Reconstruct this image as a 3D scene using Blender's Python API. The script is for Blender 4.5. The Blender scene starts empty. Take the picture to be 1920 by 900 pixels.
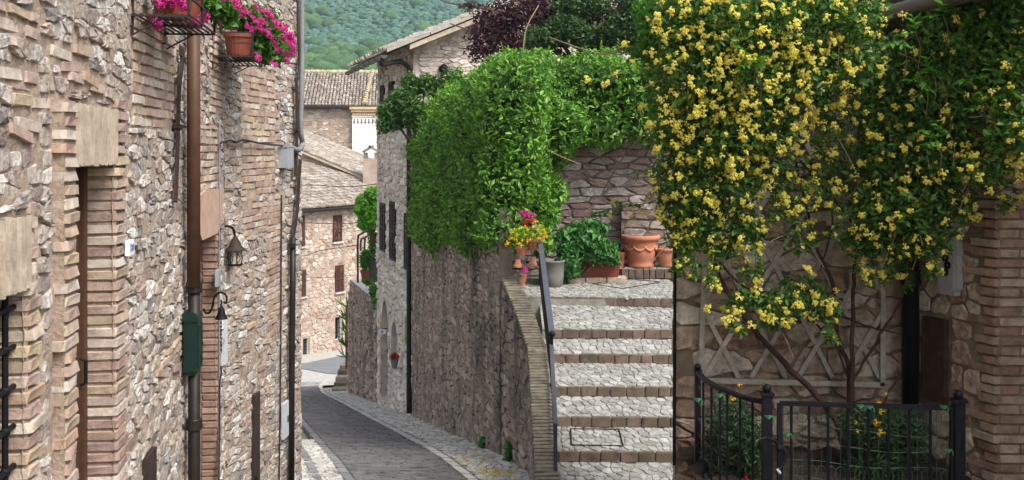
import bpy, bmesh, math, random
import numpy as np
from mathutils import Vector, Matrix

random.seed(7)
RNG = np.random.default_rng(11)
SC = bpy.context.scene
COL = SC.collection

# ------------------------------------------------------------------ camera
F, CX, HY = 2000.0, 960.0, 275.0          # focal length and horizon in photo pixels
cam_d = bpy.data.cameras.new('camera')
cam_d.sensor_width = 36.0
cam_d.lens = 36.0 * F / 1920.0
cam_d.shift_y = -(450.0 - HY) / 1920.0
cam_d.clip_start = 0.05
cam_d.clip_end = 6000.0
cam = bpy.data.objects.new('camera', cam_d)
COL.objects.link(cam)
cam.location = (0, 0, 0)
cam.rotation_euler = (math.radians(90), 0, 0)
SC.camera = cam

# ------------------------------------------------------------------ sky, sun, exposure
SUN_DIR = Vector((0.46, -0.42, 0.78)).normalized()      # towards the sun
elev = math.asin(SUN_DIR.z)
azim = math.atan2(SUN_DIR.x, SUN_DIR.y)
world = bpy.data.worlds.new('World')
SC.world = world
world.use_nodes = True
wn = world.node_tree
wn.nodes.clear()
sky = wn.nodes.new('ShaderNodeTexSky')
sky.sky_type = 'NISHITA'
sky.sun_disc = False
sky.sun_elevation = elev
sky.sun_rotation = azim
sky.air_density = 1.0
sky.dust_density = 3.0
sky.ozone_density = 1.0
hs = wn.nodes.new('ShaderNodeHueSaturation')
hs.inputs['Saturation'].default_value = 0.35
bg = wn.nodes.new('ShaderNodeBackground')
bg.inputs['Strength'].default_value = 0.15
wo = wn.nodes.new('ShaderNodeOutputWorld')
wn.links.new(sky.outputs[0], hs.inputs['Color'])
wn.links.new(hs.outputs[0], bg.inputs['Color'])
wn.links.new(bg.outputs[0], wo.inputs['Surface'])

sun_d = bpy.data.lights.new('sun', 'SUN')
sun_d.energy = 2.4
sun_d.angle = math.radians(26)
sun_d.color = (1.0, 0.95, 0.88)
sun = bpy.data.objects.new('sun', sun_d)
COL.objects.link(sun)
sun.rotation_euler = (-SUN_DIR).to_track_quat('-Z', 'Y').to_euler()

SC.view_settings.view_transform = 'Standard'
SC.view_settings.look = 'None'
SC.view_settings.gamma = 1.0
SC.view_settings.use_curve_mapping = False
SC.view_settings.exposure = 0.90

# ------------------------------------------------------------------ small helpers
def P(px, py, d):
    return Vector(((px - CX) / F * d, d, -(py - HY) / F * d))

def tag(o, label=None, cat=None, group=None, kind=None):
    if label: o['label'] = label
    if cat: o['category'] = cat
    if group: o['group'] = group
    if kind: o['kind'] = kind
    return o

def thing(name, label, cat, loc=(0, 0, 0), group=None):
    o = bpy.data.objects.new(name, None)
    o.empty_display_size = 0.1
    COL.objects.link(o)
    o.location = loc
    return tag(o, label, cat, group)

def put(name, me, parent=None, mat=None):
    o = bpy.data.objects.new(name, me)
    COL.objects.link(o)
    if mat is not None and len(me.materials) == 0:
        me.materials.append(mat)
    if parent is not None:
        o.parent = parent
        if parent.parent is None:            # a part's own frame already lies at the world's origin
            o.matrix_parent_inverse = Matrix.Translation(-parent.location)
    return o

def mk(name, verts, faces, mat, parent=None, smooth=False):
    me = bpy.data.meshes.new(name)
    me.from_pydata([tuple(v) for v in verts], [], faces)
    if smooth:
        me.polygons.foreach_set('use_smooth', [True] * len(me.polygons))
    me.update()
    return put(name, me, parent, mat)

class MB:
    """collects shapes into one mesh"""
    def __init__(s): s.v = []; s.f = []
    def add(s, v, f):
        b = len(s.v); s.v += [Vector(q) for q in v]; s.f += [tuple(i + b for i in q) for q in f]; return s
    def box(s, c, ax, ay, az):
        """centre and three half axes"""
        c = Vector(c); ax = Vector(ax); ay = Vector(ay); az = Vector(az)
        v = [c + sx * ax + sy * ay + sz * az for sz in (-1, 1) for sy in (-1, 1) for sx in (-1, 1)]
        return s.add(v, [(0, 2, 3, 1), (4, 5, 7, 6), (0, 1, 5, 4), (2, 6, 7, 3), (0, 4, 6, 2), (1, 3, 7, 5)])
    def bar(s, a, b, w, h=None, up=(0, 0, 1)):
        a = Vector(a); b = Vector(b); h = w if h is None else h
        t = (b - a); L = t.length
        if L < 1e-6: return s
        t /= L; u = Vector(up)
        if abs(t.dot(u)) > 0.98: u = Vector((0, 1, 0))
        sd = t.cross(u).normalized(); u = sd.cross(t).normalized()
        return s.box((a + b) / 2, t * L / 2, sd * w / 2, u * h / 2)
    def tube(s, pts, r, n=6, cap=True):
        pts = [Vector(p) for p in pts]
        rs = r if isinstance(r, (list, tuple)) else [r] * len(pts)
        prev = None; base = len(s.v)
        for i, p in enumerate(pts):
            t = (pts[min(i + 1, len(pts) - 1)] - pts[max(i - 1, 0)])
            if t.length < 1e-9: t = Vector((0, 0, 1))
            t.normalize()
            if prev is None:
                u = Vector((0, 0, 1)) if abs(t.z) < .9 else Vector((1, 0, 0))
                sd = t.cross(u).normalized()
            else:
                sd = (prev - t * prev.dot(t)).normalized()
            prev = sd; up = sd.cross(t)
            for k in range(n):
                a = 2 * math.pi * k / n
                s.v.append(p + (sd * math.cos(a) + up * math.sin(a)) * rs[i])
        for i in range(len(pts) - 1):
            for k in range(n):
                a = base + i * n + k; b = base + i * n + (k + 1) % n
                s.f.append((a, b, b + n, a + n))
        if cap:
            s.f.append(tuple(base + k for k in range(n))[::-1])
            e = base + (len(pts) - 1) * n
            s.f.append(tuple(e + k for k in range(n)))
        return s
    def lathe(s, prof, c, n=20, sx=1.0, sy=1.0, capb=True):
        c = Vector(c); base = len(s.v)
        for (r, z) in prof:
            for k in range(n):
                a = 2 * math.pi * k / n
                s.v.append(c + Vector((r * math.cos(a) * sx, r * math.sin(a) * sy, z)))
        for i in range(len(prof) - 1):
            for k in range(n):
                a = base + i * n + k; b = base + i * n + (k + 1) % n
                s.f.append((a, b, b + n, a + n))
        if capb: s.f.append(tuple(base + k for k in range(n))[::-1])
        e = base + (len(prof) - 1) * n
        s.f.append(tuple(e + k for k in range(n)))
        return s
    def ball(s, c, r, n=10, m=6):
        return s.lathe([(max(1e-4, r * math.sin(math.pi * i / m)), -r * math.cos(math.pi * i / m)) for i in range(m + 1)], c, n)
    def build(s, name, mat, parent=None, smooth=False):
        return mk(name, s.v, s.f, mat, parent, smooth)

def smooth_path(pts, n=6):
    """Catmull-Rom through points"""
    pts = [Vector(p) for p in pts]
    if len(pts) < 3: return pts
    q = [pts[0]] + pts + [pts[-1]]
    out = []
    for i in range(1, len(q) - 2):
        a, b, c, d = q[i - 1], q[i], q[i + 1], q[i + 2]
        for k in range(n):
            t = k / n
            out.append(0.5 * ((2 * b) + (c - a) * t + (2 * a - 5 * b + 4 * c - d) * t * t + (3 * b - a - 3 * c + d) * t ** 3))
    out.append(pts[-1])
    return out

# ------------------------------------------------------------------ materials
def L3(r, g, b): return (r, g, b, 1.0)

def surf(name, cols, rough=0.9, mott=0.3, msc=9.0, bump=0.5, bsc=45.0, bdist=0.01, stain=None, stain2=None,
         spec=0.25, metal=0.0, fleck=None, zstain=None):
    """procedural surface: one colour per piece from a ramp, mottling, stains with a shape of their own, relief"""
    m = bpy.data.materials.new(name); m.use_nodes = True
    nt = m.node_tree; N = nt.nodes; K = nt.links
    bs = N['Principled BSDF']
    geo = N.new('ShaderNodeNewGeometry')
    if len(cols) > 1:
        oi = N.new('ShaderNodeObjectInfo')
        ad = N.new('ShaderNodeMath'); ad.operation = 'ADD'
        K.new(oi.outputs['Random'], ad.inputs[0]); K.new(geo.outputs['Random Per Island'], ad.inputs[1])
        fr = N.new('ShaderNodeMath'); fr.operation = 'FRACT'; K.new(ad.outputs[0], fr.inputs[0])
        rp = N.new('ShaderNodeValToRGB'); rp.color_ramp.interpolation = 'LINEAR'
        el = rp.color_ramp.elements
        while len(el) < len(cols): el.new(0.5)
        for i, c in enumerate(cols):
            el[i].position = i / (len(cols) - 1); 
        for i, c in enumerate(cols):
            el[i].color = L3(*c)
        K.new(fr.outputs[0], rp.inputs[0]); col = rp.outputs[0]
    else:
        rgb = N.new('ShaderNodeRGB'); rgb.outputs[0].default_value = L3(*cols[0]); col = rgb.outputs[0]
    nz = N.new('ShaderNodeTexNoise'); nz.inputs['Scale'].default_value = msc; nz.inputs['Detail'].default_value = 7
    nz.inputs['Roughness'].default_value = 0.65
    K.new(geo.outputs['Position'], nz.inputs['Vector'])
    mr = N.new('ShaderNodeMapRange'); mr.inputs[1].default_value = 0.3; mr.inputs[2].default_value = 0.7
    mr.inputs[3].default_value = 1 - mott; mr.inputs[4].default_value = 1 + mott * 0.7
    K.new(nz.outputs[0], mr.inputs[0])
    vm = N.new('ShaderNodeVectorMath'); vm.operation = 'SCALE'
    K.new(col, vm.inputs[0]); K.new(mr.outputs[0], vm.inputs['Scale']); col = vm.outputs[0]
    for st in (stain, stain2):
        if st:
            c, sc, lo, hi, amt = st[:5]
            n2 = N.new('ShaderNodeTexNoise'); n2.inputs['Scale'].default_value = sc; n2.inputs['Detail'].default_value = 8
            n2.inputs['Roughness'].default_value = 0.7
            if len(st) > 5:
                mp = N.new('ShaderNodeMapping'); mp.inputs['Scale'].default_value = st[5]
                mp.inputs['Location'].default_value = (3.1, 1.7, 0.4)
                K.new(geo.outputs['Position'], mp.inputs['Vector']); K.new(mp.outputs[0], n2.inputs['Vector'])
            else:
                K.new(geo.outputs['Position'], n2.inputs['Vector'])
            m2 = N.new('ShaderNodeMapRange'); m2.inputs[1].default_value = lo; m2.inputs[2].default_value = hi
            m2.inputs[3].default_value = 0; m2.inputs[4].default_value = amt
            K.new(n2.outputs[0], m2.inputs[0])
            mx = N.new('ShaderNodeMix'); mx.data_type = 'RGBA'
            K.new(m2.outputs[0], mx.inputs['Factor']); K.new(col, mx.inputs['A']); mx.inputs['B'].default_value = L3(*c)
            col = mx.outputs['Result']
    K.new(col, bs.inputs['Base Color'])
    bs.inputs['Roughness'].default_value = rough
    bs.inputs['Specular IOR Level'].default_value = spec
    bs.inputs['Metallic'].default_value = metal
    if bump > 0:
        n3 = N.new('ShaderNodeTexNoise'); n3.inputs['Scale'].default_value = bsc; n3.inputs['Detail'].default_value = 6
        n3.inputs['Roughness'].default_value = 0.7
        K.new(geo.outputs['Position'], n3.inputs['Vector'])
        bp = N.new('ShaderNodeBump'); bp.inputs['Strength'].default_value = bump; bp.inputs['Distance'].default_value = bdist
        K.new(n3.outputs[0], bp.inputs['Height']); K.new(bp.outputs[0], bs.inputs['Normal'])
    return m

def leafmat(name, cols, rough=0.45, trans=0.35, spec=0.4):
    m = bpy.data.materials.new(name); m.use_nodes = True
    nt = m.node_tree; N = nt.nodes; K = nt.links
    bs = N['Principled BSDF']; out = N['Material Output']
    geo = N.new('ShaderNodeNewGeometry'); oi = N.new('ShaderNodeObjectInfo')
    ad = N.new('ShaderNodeMath'); ad.operation = 'ADD'
    K.new(oi.outputs['Random'], ad.inputs[0]); K.new(geo.outputs['Random Per Island'], ad.inputs[1])
    fr = N.new('ShaderNodeMath'); fr.operation = 'FRACT'; K.new(ad.outputs[0], fr.inputs[0])
    rp = N.new('ShaderNodeValToRGB'); el = rp.color_ramp.elements
    while len(el) < len(cols): el.new(0.5)
    for i in range(len(cols)): el[i].position = i / max(1, len(cols) - 1)
    for i, c in enumerate(cols): el[i].color = L3(*c)
    K.new(fr.outputs[0], rp.inputs[0])
    K.new(rp.outputs[0], bs.inputs['Base Color'])
    bs.inputs['Roughness'].default_value = rough; bs.inputs['Specular IOR Level'].default_value = spec
    tr = N.new('ShaderNodeBsdfTranslucent'); K.new(rp.outputs[0], tr.inputs['Color'])
    mx = N.new('ShaderNodeMixShader'); mx.inputs[0].default_value = trans
    K.new(bs.outputs[0], mx.inputs[1]); K.new(tr.outputs[0], mx.inputs[2]); K.new(mx.outputs[0], out.inputs['Surface'])
    return m

M = {}
M['stoneL'] = surf('pale_rubble_stone', [(.56,.51,.45),(.32,.25,.22),(.47,.41,.355),(.20,.18,.175),(.65,.61,.56),(.36,.275,.24),(.48,.41,.335),(.25,.195,.17),(.72,.69,.64)], mott=.55, msc=28, bump=1.0, bsc=50, bdist=.014, stain=((.66,.63,.58), 12, .56, .70, .6), stain2=((.13,.10,.085), 20, .57, .69, .65))
M['mortarL'] = surf('beige_mortar', [(.37,.285,.225)], mott=.38, msc=9, bump=1.0, bsc=60, bdist=.014, stain=((.50,.41,.34), 2.2, .50, .66, .7), stain2=((.28,.185,.10), 3.1, .55, .69, .6))
M['brickL'] = surf('pale_weathered_brick', [(.48,.41,.34),(.33,.225,.185),(.54,.475,.405),(.40,.28,.205),(.29,.21,.185),(.47,.38,.255),(.36,.245,.21),(.50,.45,.385)], mott=.35, msc=14, bump=.8, bsc=55, bdist=.008, stain=((.58,.53,.45), 9, .57, .72, .5), stain2=((.22,.17,.14), 15, .60, .74, .55))
M['brickRed'] = surf('dull_red_brick', [(.29,.185,.14),(.23,.145,.115),(.33,.22,.17),(.26,.175,.135)], mott=.35, msc=14, bump=.6, bsc=60, bdist=.006, stain=((.38,.31,.26), 8, .58, .74, .5))
M['travertine'] = surf('fluted_travertine', [(.46,.39,.31)], mott=.35, msc=10, bump=.8, bsc=40, bdist=.008, stain=((.30,.235,.17), 14, .50, .66, .6, (1, 1, .25)), stain2=((.40,.28,.12), 3, .58, .7, .4))
M['handrail'] = surf('painted_handrail', [(.075,.075,.10)], mott=.25, msc=12, bump=.1, bsc=50, bdist=.001, rough=.35, spec=.5)
M['flutedark'] = surf('dark_flute', [(.21,.165,.125)], mott=.4, msc=12, bump=.6, bsc=40, bdist=.006)
M['pinkstone'] = surf('pink_lintel_stone', [(.46,.31,.24)], mott=.2, msc=10, bump=.3, bsc=50)
M['stoneR'] = surf('warm_wall_stone', [(.62,.54,.42),(.33,.20,.155),(.66,.59,.48),(.38,.26,.20),(.70,.64,.55),(.28,.17,.135),(.54,.45,.34)], mott=.55, msc=16, bump=1.0, bsc=34, bdist=.02, stain=((.68,.63,.54), 7, .55, .70, .55), stain2=((.42,.24,.09), 8, .60, .72, .5))
M['mortarR'] = surf('grey_brown_mortar', [(.20,.16,.12)], mott=.3, msc=6, bump=.9, bsc=50, bdist=.01, stain=((.34,.29,.23), 3, .5, .66, .6))
M['brickR'] = surf('brown_quoin_brick', [(.42,.31,.23),(.30,.185,.135),(.48,.39,.30),(.25,.16,.125),(.38,.265,.19)], mott=.42, msc=12, bump=.6, bsc=50, bdist=.006, stain=((.54,.47,.38), 8, .57, .72, .5))
M['stoneRW'] = surf('mossy_retaining_stone', [(.36,.275,.22),(.23,.165,.135),(.42,.335,.275),(.29,.205,.165),(.48,.40,.335)], mott=.5, msc=8, bump=1.0, bsc=24, bdist=.02, stain=((.34,.23,.175), .9, .48, .62, .5), stain2=((.06,.055,.045), 1.1, .49, .63, .75, (1, 1, .5)))
M['mortarRW'] = surf('dark_lime_mortar', [(.215,.175,.14)], mott=.4, msc=5, bump=1.0, bsc=30, bdist=.02, stain=((.25,.18,.14), .9, .48, .62, .5), stain2=((.05,.045,.04), 1.1, .49, .63, .75, (1, 1, .5)))
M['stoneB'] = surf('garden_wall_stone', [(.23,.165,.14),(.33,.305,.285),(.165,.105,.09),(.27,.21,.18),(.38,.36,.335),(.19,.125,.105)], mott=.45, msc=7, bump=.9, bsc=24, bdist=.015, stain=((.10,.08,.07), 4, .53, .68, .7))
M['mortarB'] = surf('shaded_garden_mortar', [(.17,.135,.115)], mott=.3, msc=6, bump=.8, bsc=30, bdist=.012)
M['stoneH'] = surf('pale_house_stone', [(.68,.61,.54),(.50,.40,.345),(.72,.66,.59),(.58,.49,.43),(.45,.385,.345),(.76,.71,.65)], mott=.4, msc=5, bump=.9, bsc=14, bdist=.02, stain=((.40,.345,.31), 2.5, .55, .7, .5, (1, 1, .35)), stain2=((.74,.71,.66), 4, .56, .7, .5))
M['mortarH'] = surf('house_lime_mortar', [(.57,.49,.43)], mott=.35, msc=3, bump=.8, bsc=16, bdist=.02, stain=((.40,.34,.30), 1.4, .52, .68, .6, (1, 1, .3)))
M['stoneA'] = surf('distant_pink_stone', [(.40,.29,.23),(.48,.39,.315),(.32,.215,.17),(.55,.475,.40),(.39,.30,.24),(.60,.54,.475)], mott=.35, msc=2, bump=.7, bsc=6, bdist=.03)
M['mortarA'] = surf('distant_pink_mortar', [(.40,.31,.25)], mott=.3, msc=1.2, bump=.6, bsc=6, bdist=.03, stain=((.36,.22,.16), .7, .52, .66, .6))
M['plaster'] = surf('white_plaster', [(.80,.78,.74)], mott=.1, msc=1.5, bump=.2, bsc=10)
M['cornice'] = surf('clay_cornice', [(.58,.40,.25)], mott=.25, msc=3, bump=.3, bsc=10)
M['tile'] = surf('old_clay_roof_tile', [(.29,.25,.21),(.39,.345,.295),(.19,.16,.14),(.32,.25,.19),(.44,.40,.35),(.235,.205,.18)], mott=.5, msc=4, bump=.6, bsc=12, bdist=.02, stain=((.46,.37,.14), 1.1, .61, .71, .5), stain2=((.13,.115,.10), 5, .54, .68, .6))
M['tileL'] = surf('lichen_ridge_tile', [(.44,.38,.20),(.38,.33,.22),(.46,.41,.29)], mott=.5, msc=4, bump=.4, bsc=14)
M['woodgrey'] = surf('weathered_grey_wood', [(.44,.41,.36),(.38,.35,.31),(.50,.46,.41)], mott=.3, msc=20, bump=.5, bsc=80, bdist=.003, stain=((.18,.16,.14), 12, .55, .7, .5, (1, 1, .15)))
M['eavewood'] = surf('eave_timber', [(.46,.38,.29)], mott=.35, msc=5, bump=.5, bsc=20, stain=((.25,.17,.10), 3, .5, .65, .6))
M['eavedark'] = surf('dark_eave_boards', [(.05,.04,.035)], mott=.3, msc=6, bump=.3, bsc=20)
M['woodbrown'] = surf('brown_door_wood', [(.070,.033,.018)], mott=.3, msc=16, bump=.3, bsc=60, rough=.6)
M['wooddark'] = surf('dark_hatch_wood', [(.07,.038,.032)], mott=.4, msc=12, bump=.3, bsc=50, rough=.6, stain=((.16,.10,.09), 14, .58, .7, .6))
M['shutter'] = surf('red_brown_shutter', [(.085,.036,.027)], mott=.2, msc=6, bump=.2, bsc=20, rough=.6)
M['iron'] = surf('black_iron', [(.008,.0075,.009)], mott=.3, msc=20, bump=.2, bsc=60, bdist=.002, rough=.6, spec=.15)
M['ironrail'] = surf('blue_black_rail', [(.008,.008,.012)], mott=.2, msc=20, bump=.1, bsc=60, bdist=.001, rough=.5, spec=.18)
M['rust'] = surf('rusty_iron', [(.040,.026,.021)], mott=.4, msc=18, bump=.3, bsc=60, bdist=.003, rough=.75)
M['pipebrown'] = surf('brown_copper_pipe', [(.085,.040,.024)], mott=.25, msc=10, bump=.1, bsc=40, bdist=.002, rough=.55, spec=.3, stain=((.035,.02,.015), 5, .50, .66, .7, (1, 1, .2)))
M['pipedark'] = surf('dark_downpipe', [(.016,.013,.012)], mott=.3, msc=12, bump=.15, bsc=40, bdist=.002, rough=.5, spec=.3)
M['castiron'] = surf('old_cast_iron', [(.011,.009,.009)], mott=.5, msc=14, bump=.5, bsc=40, bdist=.004, rough=.45, spec=.2, stain=((.04,.045,.06), 9, .59, .72, .5))
M['zinc'] = surf('grey_zinc', [(.075,.072,.07)], mott=.3, msc=6, bump=.1, bsc=30, rough=.5, spec=.5)
M['lead'] = surf('grey_box_plastic', [(.30,.32,.35)], mott=.15, msc=10, bump=.05, bsc=30, rough=.5)
M['lightgrey'] = surf('light_grey_metal', [(.50,.52,.56)], mott=.1, msc=8, bump=.05, bsc=30, rough=.5)
M['metergrey'] = surf('meter_box_grey', [(.36,.37,.38)], mott=.12, msc=9, bump=.05, bsc=30, rough=.5, stain=((.24,.24,.24), 6, .55, .7, .4))
M['white'] = surf('white_enamel', [(.75,.76,.77)], mott=.06, msc=10, bump=0, rough=.4)
M['blueink'] = surf('blue_ink', [(.05,.12,.35)], mott=.1, bump=0, rough=.5)
M['greenbox'] = surf('green_enamel', [(.003,.020,.016)], mott=.25, msc=10, bump=.08, bsc=40, rough=.35, spec=.4)
M['rack'] = surf('dark_rack_metal', [(.030,.024,.024)], mott=.3, msc=20, bump=.1, bsc=60, rough=.55)
M['potplastic'] = surf('brown_plastic_pot', [(.20,.055,.035)], mott=.18, msc=8, bump=.08, bsc=30, rough=.5)
M['terracotta'] = surf('terracotta', [(.46,.19,.11),(.50,.22,.13),(.43,.17,.10)], mott=.2, msc=8, bump=.25, bsc=35, bdist=.006, rough=.8, stain=((.56,.36,.26), 5, .56, .7, .5))
M['greypot'] = surf('grey_pot', [(.17,.165,.15)], mott=.2, msc=7, bump=.2, bsc=30, stain=((.24,.23,.20), 4, .55, .7, .5))
M['soil'] = surf('dark_soil', [(.035,.025,.02)], mott=.4, msc=20, bump=.8, bsc=40, bdist=.02)
M['glass'] = surf('dark_glass', [(.02,.022,.025)], mott=.1, bump=0, rough=.12, spec=.6)
M['lampglass'] = surf('frosted_lamp_glass', [(.42,.38,.31)], mott=.1, bump=0, rough=.3)
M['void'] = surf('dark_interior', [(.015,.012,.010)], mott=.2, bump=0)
M['cable'] = surf('black_cable', [(.03,.03,.032)], mott=.1, bump=0, rough=.6)
M['cablegrey'] = surf('grey_cable', [(.20,.20,.20)], mott=.2, bump=0, rough=.6)
M['road'] = surf('grey_paving_brick', [(.125,.116,.116),(.142,.131,.130),(.108,.101,.103),(.132,.120,.119)], mott=.4, msc=3, bump=.5, bsc=25, bdist=.01, rough=.6, stain=((.21,.20,.20), 1.2, .52, .68, .55))
M['roadbed'] = surf('road_joint', [(.11,.104,.105)], mott=.3, msc=8, bump=.5, bsc=30)
M['cobble'] = surf('pale_cobble', [(.46,.445,.41),(.54,.52,.48),(.36,.345,.32),(.48,.455,.41),(.58,.56,.52)], mott=.35, msc=8, bump=.6, bsc=25, bdist=.01, rough=.75, stain=((.30,.285,.25), 2.5, .54, .7, .5))
M['kerb'] = surf('pale_kerb_stone', [(.52,.49,.45),(.45,.42,.39),(.58,.55,.50)], mott=.25, msc=6, bump=.4, bsc=25, rough=.75)
M['gutterstone'] = surf('dark_gutter_stone', [(.22,.21,.21),(.18,.175,.175),(.26,.25,.24)], mott=.3, msc=6, bump=.4, bsc=25, rough=.7)
M['cobblebed'] = surf('cobble_joint', [(.20,.18,.15)], mott=.35, msc=6, bump=.7, bsc=30, bdist=.01, stain=((.12,.14,.06), 3, .56, .7, .5))
M['asphalt'] = surf('worn_asphalt', [(.17,.18,.19)], mott=.2, msc=1.5, bump=.4, bsc=20)
M['farcobble'] = surf('distant_pale_paving', [(.40,.385,.36)], mott=.25, msc=5, bump=.7, bsc=8, bdist=.02, stain=((.42,.40,.37), .8, .52, .68, .6))
M['treadstone'] = surf('pale_tread_stone', [(.26,.257,.243),(.315,.312,.293),(.215,.208,.193),(.29,.285,.265),(.355,.352,.335),(.24,.228,.205)], mott=.45, msc=9, bump=.8, bsc=25, bdist=.012, rough=.75, stain=((.19,.19,.135), 3, .52, .68, .6))
M['treadbed'] = surf('tread_mortar', [(.27,.26,.225)], mott=.4, msc=6, bump=.7, bsc=30, bdist=.01, stain=((.165,.17,.10), 2.2, .50, .66, .6))
M['riser'] = surf('mossy_riser_brick', [(.135,.098,.08),(.175,.128,.102),(.11,.085,.068),(.155,.11,.088)], mott=.5, msc=8, bump=.6, bsc=30, bdist=.008, stain=((.075,.075,.035), 4, .52, .66, .65), stain2=((.34,.30,.25), 6, .60, .74, .4))
M['coping'] = surf('olive_coping_brick', [(.215,.185,.14),(.175,.15,.115),(.25,.215,.165),(.20,.165,.13)], mott=.45, msc=9, bump=.6, bsc=30, bdist=.008, stain=((.15,.155,.085), 4, .52, .68, .55))
M['earth'] = surf('bare_earth', [(.22,.19,.14)], mott=.3, msc=.8, bump=.6, bsc=4, bdist=.05, stain=((.10,.13,.05), .3, .5, .65, .7))
M['hill'] = surf('grassy_hillside', [(.13,.23,.09)], mott=.35, msc=.02, bump=.5, bsc=.2, bdist=1.0, stain=((.27,.34,.15), .012, .54, .68, .6), stain2=((.06,.12,.06), .03, .55, .68, .6))
M['olive'] = surf('olive_crowns', [(.075,.155,.115),(.11,.20,.14),(.05,.115,.085),(.09,.18,.105),(.065,.14,.125)], mott=.5, msc=.5, bump=1.0, bsc=1.2, bdist=.6)
M['farwood'] = surf('dark_green_crowns', [(.05,.115,.04),(.075,.15,.05),(.04,.09,.04),(.10,.18,.06)], mott=.45, msc=.5, bump=1.0, bsc=1.2, bdist=.6)
# plants
M['hedge'] = leafmat('hedge_leaf', [(.045,.135,.018),(.085,.225,.026),(.14,.32,.032),(.23,.44,.04),(.06,.17,.024)], trans=.36, rough=.36)
M['hedgecore'] = surf('hedge_core_fill', [(.035,.085,.016)], mott=.6, msc=12, bump=1.0, bsc=14, bdist=.08)
M['sprig'] = leafmat('young_shoot_leaf', [(.16,.36,.03),(.22,.44,.04),(.12,.30,.025)], trans=.4)
M['roseleaf'] = leafmat('rose_leaf', [(.036,.11,.020),(.075,.18,.028),(.135,.28,.040),(.042,.13,.028)], trans=.35)
M['vineleaf'] = leafmat('vine_leaf', [(.07,.22,.025),(.11,.30,.03),(.05,.16,.025)], trans=.4)
M['rose'] = leafmat('yellow_petal', [(.94,.86,.12),(.95,.91,.32),(.92,.80,.06),(.96,.94,.55)], trans=.38, rough=.6, spec=.2)
M['pink'] = leafmat('pink_petal', [(.72,.055,.36),(.80,.10,.45),(.62,.03,.28)], trans=.25, rough=.6, spec=.2)
M['geranium'] = leafmat('geranium_leaf', [(.05,.15,.02),(.08,.21,.03),(.12,.26,.04)], trans=.3)
M['purple'] = leafmat('purple_plum_leaf', [(.045,.014,.022),(.075,.022,.032),(.030,.012,.018),(.10,.035,.035)], trans=.3)
M['darktree'] = leafmat('dark_tree_leaf', [(.025,.065,.016),(.04,.095,.02),(.055,.12,.025)], trans=.3)
M['laurel'] = leafmat('laurel_leaf', [(.035,.10,.02),(.06,.15,.025),(.10,.21,.035)], trans=.3)
M['sage'] = leafmat('broad_pot_leaf', [(.06,.19,.04),(.09,.25,.06),(.045,.15,.035)], trans=.3)
M['brightleaf'] = leafmat('bright_spring_leaf', [(.14,.38,.03),(.19,.45,.04),(.10,.30,.03)], trans=.45)
M['bedleaf'] = leafmat('fine_bed_leaf', [(.030,.070,.030),(.045,.095,.038),(.06,.12,.05)], trans=.3)
M['yellowf'] = leafmat('yellow_daisy', [(.85,.62,.03),(.80,.52,.02)], trans=.2, rough=.6)
M['redf'] = leafmat('red_petal', [(.62,.02,.02),(.50,.012,.016)], trans=.2, rough=.6)
M['bark'] = surf('brown_bark', [(.10,.07,.05)], mott=.4, msc=14, bump=.8, bsc=30, bdist=.01)
M['roseStem'] = surf('rose_stem', [(.070,.042,.032)], mott=.4, msc=16, bump=.8, bsc=40, bdist=.008, stain=((.13,.095,.075), 10, .55, .7, .5))
M['twig'] = surf('pale_twig', [(.20,.15,.10)], mott=.3, msc=14, bump=.2, bsc=40)
M['tie'] = surf('green_tie', [(.03,.16,.07)], mott=.1, bump=0, rough=.5)
M['wiregreen'] = surf('green_mesh_wire', [(.05,.10,.065)], mott=.1, bump=0, rough=.5)
M['yellowleaf'] = leafmat('fallen_petal', [(.66,.48,.06),(.55,.38,.05),(.70,.56,.15)], trans=.1, rough=.8)

# ------------------------------------------------------------------ walls and masonry
class Wall:
    """a vertical wall plane: u along it, v = height, w = out of the wall towards the viewer"""
    def __init__(s, a, b):
        s.a = Vector((a[0], a[1], 0)); s.b = Vector((b[0], b[1], 0))
        s.L = (s.b - s.a).length
        s.d = (s.b - s.a) / s.L
        n = Vector((s.d.y, -s.d.x, 0))
        if n.dot(-s.a) < 0: n = -n
        s.n = n
    def pt(s, u, v, w=0.0):
        q = s.a + s.d * u + s.n * w
        return Vector((q.x, q.y, v))
    def hit(s, px, py, w=0.0):
        r = Vector(((px - CX) / F, 1.0, -(py - HY) / F))
        t = s.n.dot(s.a + s.n * w) / s.n.dot(r)
        q = r * t
        return ((q - s.a).dot(s.d), q.z)
    def rect(s, x0, y0, x1, y1):
        """uv rectangle under a pixel rectangle (heights read at its middle)"""
        u0 = s.hit(x0, HY)[0]; u1 = s.hit(x1, HY)[0]
        xm = (x0 + x1) / 2
        return (min(u0, u1), s.hit(xm, y1)[1], max(u0, u1), s.hit(xm, y0)[1])

def clip(poly, n, c):
    """keep the side n.p <= c"""
    out = []; m = len(poly)
    for i in range(m):
        p = poly[i]; q = poly[(i + 1) % m]
        dp = n[0] * p[0] + n[1] * p[1] - c; dq = n[0] * q[0] + n[1] * q[1] - c
        if dp <= 0: out.append(p)
        if (dp < 0 and dq > 0) or (dp > 0 and dq < 0):
            t = dp / (dp - dq)
            out.append((p[0] + (q[0] - p[0]) * t, p[1] + (q[1] - p[1]) * t))
    return out

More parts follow.
